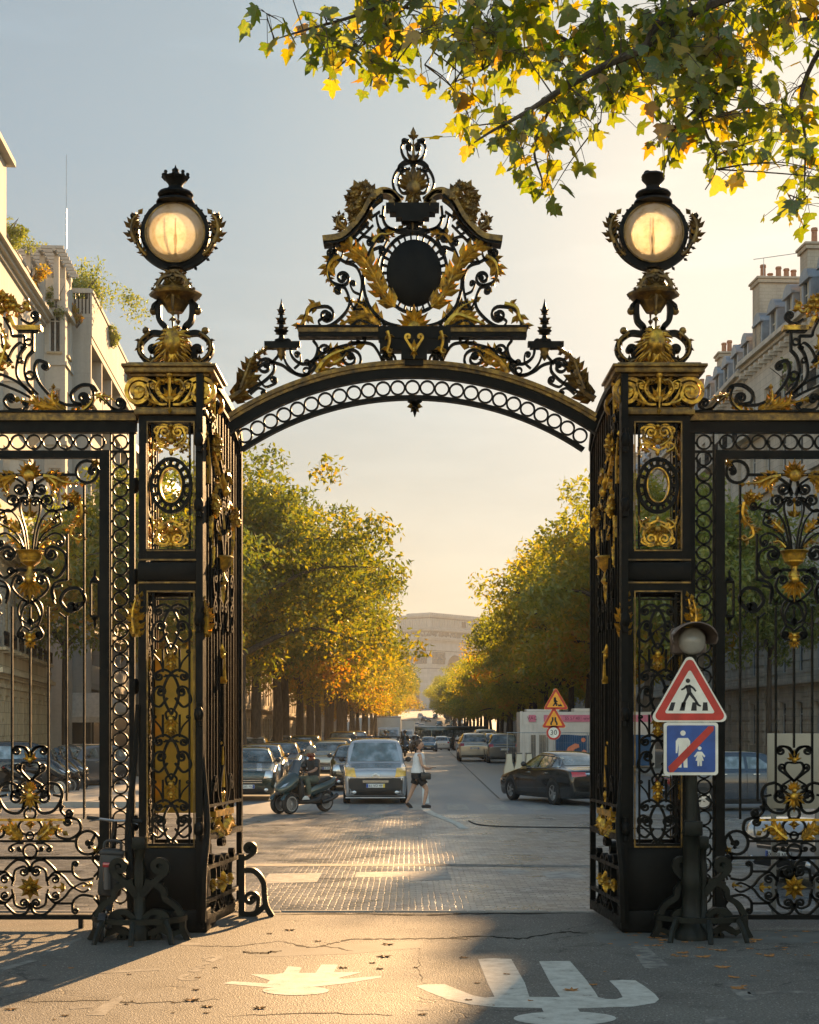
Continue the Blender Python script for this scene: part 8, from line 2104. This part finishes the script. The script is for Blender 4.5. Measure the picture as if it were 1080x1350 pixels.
def sign_post():
    x=SP(914,1000)[0]; rt=thing('sign_post','dark post with a hooded floodlight and two traffic signs before the right pillar','sign post',(x,-.83,0))
    mb=MB(); mb.lathe([(.16,0),(.16,.06),(.10,.14),(.085,.5),(.10,.56),(.085,.62),(.08,1.0),(.10,1.04),(.08,1.10),(.06,1.2),(.055,2.78),(.07,2.80),(.0,2.81)],(x,-.83,0),14); mb.bevbox(x-.09,x+.09,-.96,-.88,1.02,1.16,.01)
    partof(rt,mb.build('post',M['iron_green'],None,40))
    # pedestrian crossing triangle
    mb=MB(); cx=SP(909.5,0)[0]; zc=SP(0,921)[1]; r=.405
    plate=MB(); plate.prism(tri(cx,zc,r),YS,YS+.03); tp=partof(rt,plate.build('crossing_sign',M['sign_white'],None,30))
    def on(par,name,poly,y,mat): o=layer(None,name,poly,y,mat); o.parent=par; o.location=-Vector(rt.location)+Vector(rt.location); return o
    tp_off=-Vector(rt.location)
    def sub(par,name,poly,lv,mat):
        o=layer(None,name,poly,YS-.002*lv,mat); o.parent=par; return o
    sub(tp,'red_border',tri(cx,zc,r*.93),1,'sign_red'); sub(tp,'white_field',tri(cx,zc,r*.67,6,.06),2,'sign_white')
    f=lambda px,py:SP(px,py)
    bl=[disc2(*f(907,897.5),.022)]+[limb2(f(907,903),f(909,915),.024,.020),limb2(f(908,914),f(904,922),.016,.012),limb2(f(904,922),f(899.5,931),.012,.010),limb2(f(910,914),f(916,922),.016,.012),limb2(f(916,922),f(921,930),.012,.010),limb2(f(906,904),f(901.5,908),.011,.010),limb2(f(901.5,908),f(898,909.5),.010,.008),limb2(f(909,904),f(914,907),.011,.010),limb2(f(914,907),f(917.5,911.5),.010,.008),limb2(f(899.5,931),f(903,932),.010,.008),limb2(f(920,929),f(924,931),.010,.008)]
    for i in range(4): a=[f(883+15.3*i+ (2-i)*.0,927),f(889+15.3*i,927)]; bl.append([f(881+15*i+ (0),937),f(887.5+15*i+(1 if i>1 else 0),937),f(890.5+14*i,926),f(885+14*i,926)])
    sub(tp,'walking_figure',bl,3,'ink')
    # end of pedestrian area square, a touch rotated
    pl=MB(); x0,z0=SP(875.5,1022); x1,z1=SP(947,952.5)
    pl.prism(rrect(x0,x1,z0,z1,.03),YS,YS+.03); sq=partof(rt,pl.build('blue_square_sign',M['sign_white'],None,30))
    sub(sq,'blue_field',rrect(x0+.028,x1-.028,z0+.028,z1-.028,.02),1,'sign_blue')
    w=[disc2(*f(900.5,966.5),.026)]+[[f(894,973),f(907,973),f(910,977),f(910,993),f(907.5,993),f(906,980),f(906.5,1012),f(901.5,1012),f(900.5,994),f(899.5,994),f(898.5,1012),f(894,1012),f(895,980),f(893,993),f(891,993),f(891,977)]]
    w+=[disc2(*f(922.5,986.5),.018)]+[[f(919.5,991),f(925.5,991),f(930,997),f(928.5,998.5),f(925.5,995.5),f(928,1003),f(925.5,1003),f(925.5,1010),f(923,1010),f(922.5,1003),f(922,1010),f(919.5,1010),f(919.5,1003),f(917,1003),f(919.5,995.5),f(916.5,998.5),f(915,997)]]
    sub(sq,'adult_and_child_figures',w,2,'sign_white')
    sub(sq,'red_diagonal',[f(883,1018.5),f(881,1011),f(934,957.5),f(941,957.5),f(941,963),f(888,1018)],3,'sign_red')
    # brackets
    mb=MB(); 
    for py in (935,965,1010): z=SP(0,py)[1]; mb.bevbox(x-.09,x+.09,-.90,-.76,z-.02,z+.02,.005)
    partof(rt,mb.build('bracket',M['sign_back'],None,40))
    # hooded floodlight
    c=Vector((SP(914,0)[0],-.80,SP(0,842)[1])); mb=MB(); n=16
    vs=[]
    for j in range(9):
        t=j/8; y=-.24+.40*t; rx=.215*(1-.25*t**2); rz=.17*(1-.35*t**2)
        for i in range(n+1): a=radians(-25+230*i/n); vs.append((c.x+rx*cos(a),c.y+y-.10*(1-t)*max(0,sin(a)),c.z+rz*sin(a)*1.0+.02-.05*(1-t)*(1 if sin(a)>.2 else 0)))
    mb.add(vs,[(j*(n+1)+i,j*(n+1)+i+1,(j+1)*(n+1)+i+1,(j+1)*(n+1)+i) for j in range(8) for i in range(n)])
    hood=mb.build('flood_hood',M['flood_brown'],None,60,fix=False); sm=hood.modifiers.new('t','SOLIDIFY'); sm.thickness=.012; partof(rt,hood)
    mb=MB(); mb.lathe([(.0,-.10),(.11,-.09),(.135,-.04),(.135,.0)],(0,0,0),20,M=Matrix.Rotation(-pi/2,4,'X')); mb.v=[(a+c.x,b+c.y-.05,d+c.z-.02) for a,b,d in mb.v]; 
    partof(rt,mb.build('flood_lens',M['lens_grey'],None,60))
    mb=MB(); mb.bevbox(c.x-.17,c.x+.17,c.y+.06,c.y+.2,c.z-.14,c.z+.12,.03); mb.tube([(c.x,-.83,c.z-.3),(c.x,-.83,c.z-.05)],.05,8); partof(rt,mb.build('flood_housing',M['flood_brown'],None,40))
simple('flood_brown',(.15,.115,.10),.35,.2,.3,6); simple('lens_grey',(.30,.29,.26),.25,0,.2,8,.6)
sign_post()
# ---- roadworks signs on a mast
def road_signs():
    Y=41.5; k=(Y+16)/F; f=lambda px,py:((px-540)*k,CAMZ+(HOR-py)*k)
    x=f(731,0)[0]; rt=thing('roadworks_signs','mast with two orange roadworks triangles above a round 30 limit sign','traffic sign',(x,Y,0))
    mb=MB(); mb.tube([(x,Y+.06,0),(x,Y+.06,f(0,908)[1])],.035,8); mb.bevbox(x-.3,x+.3,Y-.25,Y+.35,0,.12,.03); partof(rt,mb.build('mast',M['galvanised'],None,40))
    def sub(par,name,poly,lv,mat): o=layer(None,name,poly,Y-.004*lv,mat,.003); o.parent=par; return o
    for nm,cx,cy,r in (('works_sign',733,925.5,.50),('narrow_road_sign',730.5,950,.48)):
        c=f(cx,cy); pl=MB(); pl.prism(tri(c[0],c[1],r),Y,Y+.04); s=partof(rt,pl.build(nm,M['sign_orange'],None,30))
        sub(s,'red_border',tri(c[0],c[1],r*.96),1,'sign_red'); sub(s,'orange_field',tri(c[0],c[1],r*.74,6,.06),2,'sign_orange')
        g=lambda u,v:(c[0]+u*r,c[1]+v*r)
        if nm=='works_sign': p=[disc2(*g(-.07,.26),.045),limb2(g(-.10,.2),g(-.02,-.02),.05,.04),limb2(g(-.02,-.02),g(-.20,-.30),.03,.026),limb2(g(-.02,-.02),g(.06,-.30),.03,.026),limb2(g(-.06,.14),g(.12,.0),.024,.02),limb2(g(-.16,.06),g(.22,-.24),.012,.012),[g(.12,-.32),g(.22,-.18),g(.30,-.20),g(.36,-.12),g(.48,-.32)]]
        else: p=[limb2(g(-.22,-.34),g(-.22,-.18),.03,.03),limb2(g(-.22,-.18),g(-.10,.0),.03,.03),limb2(g(-.10,.0),g(-.10,.26),.03,.03),limb2(g(.22,-.34),g(.22,-.18),.03,.03),limb2(g(.22,-.18),g(.10,.0),.03,.03),limb2(g(.10,.0),g(.10,.26),.03,.03)]
        sub(s,'symbol',p,3,'ink')
    c=f(730,966); pl=MB(); pl.prism(disc2(*c,.275,32),Y,Y+.04); s=partof(rt,pl.build('speed_sign',M['sign_white'],None,30))
    sub(s,'red_border',disc2(*c,.268,32),1,'sign_red'); sub(s,'white_field',disc2(*c,.195,32),2,'sign_white')
    text(s,'speed_number','30',.27,'ink',Matrix.Translation((c[0],Y-.0125,c[1]))@RXf)
road_signs()
# ---- site container, banner and mesh fence
def container():
    Y=54.0; k=(Y+16)/F; f=lambda px,py:((px-540)*k,CAMZ+(HOR-py)*k)
    x0=f(686,0)[0]; x1=x0+6.06; zt=f(0,938.5)[1]
    rt=thing('site_container','white site cabin with a pink lettered band along its top behind mesh fencing','container',(x0,Y,0))
    mb=MB(); mb.bevbox(x0,x1,Y,Y+2.44,.16,zt,.03); 
    for i in range(30): xx=x0+.1+i*.2; mb.bbox(xx,xx+.09,Y-.028,Y-.001,.3,zt-.55)
    for x in (x0+.05,x1-.05): mb.bevbox(x-.06,x+.06,Y-.04,Y+.05,.16,zt+.02,.01)
    mb.bevbox(x0+.3,x0+1.8,Y+.3,Y+1.6,zt,zt+.12,.03); mb.bevbox(x1-3.6,x1-2.0,Y+.3,Y+1.6,zt,zt+.16,.03)
    partof(rt,mb.build('cabin',M['container_white'],None,40))
    mb=MB(); mb.bbox(f(697,0)[0],f(706.5,0)[0],Y-.046,Y-.030,zt-.45,zt-.14); mb.bbox(f(717,0)[0],x1-.15,Y-.046,Y-.030,zt-.45,zt-.14); bd=partof(rt,mb.build('pink_band',M['pink_band'],None,None))
    for s_,px in (('VAC',701.5),('55 57 40 · www.vac-',768)):
        text(bd,'band_letters',s_,.22 if px<710 else .19,'maroon_ink',Matrix.Translation((f(px,0)[0],Y-.047,zt-.295))@RXf)
    # striped lower wall
    mb=MB()
    for px,w in ((700,.22),(711,.4)): xx=f(px,0)[0]; mb.bbox(xx,xx+w,Y-.05,Y-.03,.4,1.62)
    partof(rt,mb.build('door_panel',M['paint_grey'],None,None))
    bt=thing('site_banner','dark blue printed sheet with orange shapes hung on the site cabin','banner',(f(760,0)[0],Y-.3,0))
    mb=MB(); a=f(732,969); vs=[]; n=24
    for j in range(5):
        for i in range(n+1): t=i/n; vs.append((lerp(a[0],x1-.2,t),Y-.32+.03*sin(t*40),lerp(.25,a[1],j/4)+.02*sin(t*17)*(j/4)))
    mb.add(vs,[(j*(n+1)+i,j*(n+1)+i+1,(j+1)*(n+1)+i+1,(j+1)*(n+1)+i) for j in range(4) for i in range(n)]); partof(bt,mb.build('sheet',M['banner_blue'],None,60,fix=False))
    mb=MB(); yb=Y-.375
    for p in ([f(742,997),f(748,985),f(757,980),f(762,981),f(763,985),f(756,988),f(751,998),f(749,1002)],[f(767,1002),f(766,990),f(769,988),f(772,990),f(773,1002)],disc2(*f(768,975.5),.10)): mb.prism(p,yb,yb+.01)
    partof(bt,mb.build('printed_shapes',M['banner_orange'],None,None))
    mb=MB(); p0=f(776,969.5); p1=f(784,987); mb.bbox(p0[0],p1[0],Y-.39,Y-.38,p1[1],p0[1]); nt_=partof(bt,mb.build('notice',M['sign_white'],None,None))
    mb=MB()
    for z_ in (.25,.5,.62): mb.bbox(p0[0]+.04,p1[0]-.06,Y-.394,Y-.391,lerp(p1[1],p0[1],z_),lerp(p1[1],p0[1],z_)+.04)
    o=mb.build('notice_lines',M['pink_band'],None,None); o.parent=nt_
    # fence panels
    Yf=51.2
    for i,px in enumerate((668,722,776)):
        kf=(Yf+16)/F; xa=(px-540)*kf; xb=xa+1.75; zt2=CAMZ+(HOR-966)*kf
        ft=thing('mesh_fence',('site fence panel nearest the parked cars, galvanised mesh','middle site fence panel of galvanised mesh before the cabin','site fence panel of galvanised mesh before the blue banner')[i],'fence panel',((xa+xb)/2,Yf,0),0,'galvanised mesh panels round the site')
        mb=MB(); 
        for x in (xa+.03,xb-.03): mb.tube([(x,Yf,0.0),(x,Yf,zt2)],.021,6)
        mb.tube([(xa,Yf,zt2),(xb,Yf,zt2)],.021,6); mb.tube([(xa,Yf,.12),(xb,Yf,.12)],.021,6); partof(ft,mb.build('panel_frame',M['galvanised'],None,50))
        mb=MB()
        for q_ in range(1,18): x=xa+1.75*q_/18; mb.tube([(x,Yf,.12),(x,Yf,zt2)],.003,3)
        for z in (.5,.9,1.3): mb.tube([(xa,Yf,z),(xb,Yf,z)],.003,3)
        partof(ft,mb.build('mesh_wire',M['galvanised'],None,None))
    for i,px in enumerate((671,684,697)):
        kf=(49.5+16)/F; x=(px-540)*kf; b=thing('barrier_block',('cream concrete barrier block at the left end of the site','second cream barrier block beside the end one','third cream barrier block behind the saloon roof')[i],'barrier',(x,49.5,0),0,'concrete barrier blocks at the site')
        mb=MB(); mb.prism([(-.22,0),(.22,0),(.20,.25),(.12,.5),(.10,.85),(-.10,.85),(-.12,.5),(-.20,.25)],-.35,.35); mb.build('block',M['cream_board'],b,40)
        mb=MB(); mb.bbox(-.14,.14,-.2,.2,.855,.90); mb.build('lifting_cap',M['paint_grey'],b,None)
container()
# ---- cream board behind the right side gate
def board():
    Y=.75; k=(Y+16)/F; f=lambda px,py:((px-540)*k,CAMZ+(HOR-py)*k); a=f(1012,1066); b=f(1090,967)
    rt=thing('notice_board','blank cream board standing on posts behind the right side gate','notice board',((a[0]+b[0])/2,Y,0))
    mb=MB(); mb.bevbox(a[0],b[0],Y,Y+.03,a[1],b[1],.006); partof(rt,mb.build('panel',M['cream_board'],None,40))
    for x in (a[0]+.08,b[0]-.08):
        mb=MB(); mb.bevbox(x-.025,x+.025,Y+.032,Y+.08,0,b[1]-.05,.005); partof(rt,mb.build('post',M['galvanised'],None,40))
board()
# traffic light / street furniture seen in gaps: bollards at the avenue mouth
def bollard_row():
    b=thing('bollard','dark iron bollard at the left pavement corner, nearest the road','bollard',(0,0,0),0,'iron bollards on the pavement corners')
    mb=MB(); mb.lathe([(.09,0),(.09,.08),(.055,.12),(.05,.75),(.07,.78),(.05,.82),(.065,.88),(.04,.95),(.0,.97)],(0,0,0),12); mb.build('shaft',M['iron'],b,40); mb=MB(); mb.lathe([(.056,.60),(.058,.61),(.058,.68),(.056,.69)],(0,0,0),12); mb.build('white_ring',M['paint_white'],b,40)
    b.location=(-8.0,24.4,.13)
    dup(b,'dark iron bollard second from the road at the left pavement corner',(-10.0,24.2,.13)); dup(b,'dark iron bollard third from the road at the left pavement corner',(-12.0,24.2,.13))
    dup(b,'dark iron bollard at the right pavement corner behind the right side gate',(10.4,24.2,.13))
bollard_row()
# ================================================================ camera, sun, sky
cam=bpy.data.cameras.new('camera'); co=bpy.data.objects.new('camera',cam); COL.objects.link(co)
cam.sensor_fit='HORIZONTAL'; cam.sensor_width=36; cam.lens=36*F/1080; cam.shift_x=0; cam.shift_y=(HOR-675)/1080
co.location=(0,CAMY,CAMZ); co.rotation_euler=(pi/2,0,0); cam.clip_end=6000; cam.clip_start=.1
SC.camera=co
SUN_AZ=radians(14.0); SUN_EL=radians(17.2)
sl=bpy.data.lights.new('sun','SUN'); so=bpy.data.objects.new('sun',sl); COL.objects.link(so)
sl.energy=5.0; sl.angle=radians(.5); sl.color=(1,.60,.27)
d=Vector((sin(SUN_AZ)*cos(SUN_EL),cos(SUN_AZ)*cos(SUN_EL),sin(SUN_EL)))
so.rotation_euler=d.to_track_quat('Z','Y').to_euler(); so.location=(30,80,60)
HAZE=.00020; SKYK=.34; SKYS=.10; SKY_COOL=(.57,.71,.79); SKY_HOR=(.90,.80,.61); SKY_SUN=(1.16,1.07,.92); REAR_FILL=(4.6,3.9,3.2)
W=bpy.data.worlds.new('World'); SC.world=W; W.use_nodes=True
nt=W.node_tree; bg=nt.nodes['Background']
sk=nt.nodes.new('ShaderNodeTexSky'); sk.sky_type='NISHITA'; sk.sun_disc=False; sk.sun_elevation=SUN_EL; sk.sun_rotation=SUN_AZ
sk.air_density=1.0; sk.dust_density=1.6; sk.ozone_density=1.0; sk.altitude=50
# bright sky near the sun rolled off softly: c / (1 + k c); warm towards the sun and the horizon, blue grey away from it
def vm(op,a,b=None,out=0):
    n=nt.nodes.new('ShaderNodeVectorMath'); n.operation=op
    for i,v in enumerate((a,b)):
        if v is None: continue
        if isinstance(v,(tuple,Vector)): n.inputs[i].default_value=tuple(v)
        else: nt.links.new(v,n.inputs[i])
    return n.outputs[out]
den=vm('ADD',vm('MULTIPLY',sk.outputs[0],(SKYK,SKYK,SKYK)),(1,1,1))
skc=vm('DIVIDE',sk.outputs[0],den)
tc=nt.nodes.new('ShaderNodeTexCoord'); dr=vm('NORMALIZE',tc.outputs['Generated'])
dot=vm('DOT_PRODUCT',dr,d,1)
r1_=ramp(nt,dot,[(.94,0.0),(.972,.2),(.988,.6),(.998,1.0)])
sp_=nt.nodes.new('ShaderNodeSeparateXYZ'); nt.links.new(dr,sp_.inputs[0])
r2_=ramp(nt,sp_.outputs[2],[(.0,1.0),(.10,.8),(.20,.3),(.34,.0)])
tint=mixrgb(nt,r1_,mixrgb(nt,r2_,SKY_COOL,SKY_HOR),SKY_SUN)
# a few thin clouds low down
cn=noi(nt,None,3.0,6,.6); cnode=cn.node; mp_=nt.nodes.new('ShaderNodeMapping'); mp_.inputs['Scale'].default_value=(1.5,1.5,7); nt.links.new(dr,mp_.inputs[0]); nt.links.new(mp_.outputs[0],cnode.inputs['Vector'])
cl_=ramp(nt,cn,[(.52,1.0),(.72,1.10)])
# added fill: unseen rear sky brightened, mottled by noise, to light the gate front
bk2=nt.nodes.new('ShaderNodeMapRange'); nt.links.new(sp_.outputs[1],bk2.inputs[0]); bk2.inputs[1].default_value=.15; bk2.inputs[2].default_value=-.45; bk2.inputs[3].default_value=0; bk2.inputs[4].default_value=1
cb2=ramp(nt,cn,[(.38,.55),(.60,1.0)])
bkm=nt.nodes.new('ShaderNodeMath'); bkm.operation='MULTIPLY'; nt.links.new(bk2.outputs[0],bkm.inputs[0]); nt.links.new(cb2,bkm.inputs[1])
skt=vm('MULTIPLY',vm('MULTIPLY',skc,tint),cl_)
rear_fill=vm('MULTIPLY',skt,REAR_FILL)
skt=mixrgb(nt,bkm.outputs[0],skt,rear_fill)
nt.links.new(skt,bg.inputs[0]); bg.inputs[1].default_value=SKYS
SC.view_settings.view_transform='Standard'; SC.view_settings.look='None'; SC.view_settings.gamma=1; SC.view_settings.exposure=1.74
SC.cycles.use_denoising=True
SC.cycles.max_bounces=6; SC.cycles.diffuse_bounces=3; SC.cycles.glossy_bounces=3; SC.cycles.transmission_bounces=4; SC.cycles.transparent_max_bounces=8
SC.cycles.use_adaptive_sampling=True; SC.cycles.adaptive_threshold=.015
SC.cycles.caustics_reflective=False; SC.cycles.caustics_refractive=False

# ---- evening haze: one box of even thin air round everything
hz=MB(); hz.bbox(-420,420,-60,1250,-3.2,75); ho=hz.build('haze',None,None,None) if False else None
mh=bpy.data.materials.new('haze_air'); mh.use_nodes=True; nh=mh.node_tree; nh.nodes.remove(nh.nodes['Principled BSDF'])
pv=nh.nodes.new('ShaderNodeVolumePrincipled'); pv.inputs['Color'].default_value=(.93,.96,1,1); pv.inputs['Density'].default_value=HAZE; pv.inputs['Anisotropy'].default_value=.15
nh.links.new(pv.outputs[0],nh.nodes['Material Output'].inputs['Volume'])
ho=hz.build('haze',mh,None,None); tag(ho,None,None,None,'stuff'); ho['label']='thin warm evening haze filling the avenue'; ho['category']='haze'
SC.cycles.volume_bounces=0; SC.cycles.volume_step_rate=1; SC.cycles.volume_max_steps=64
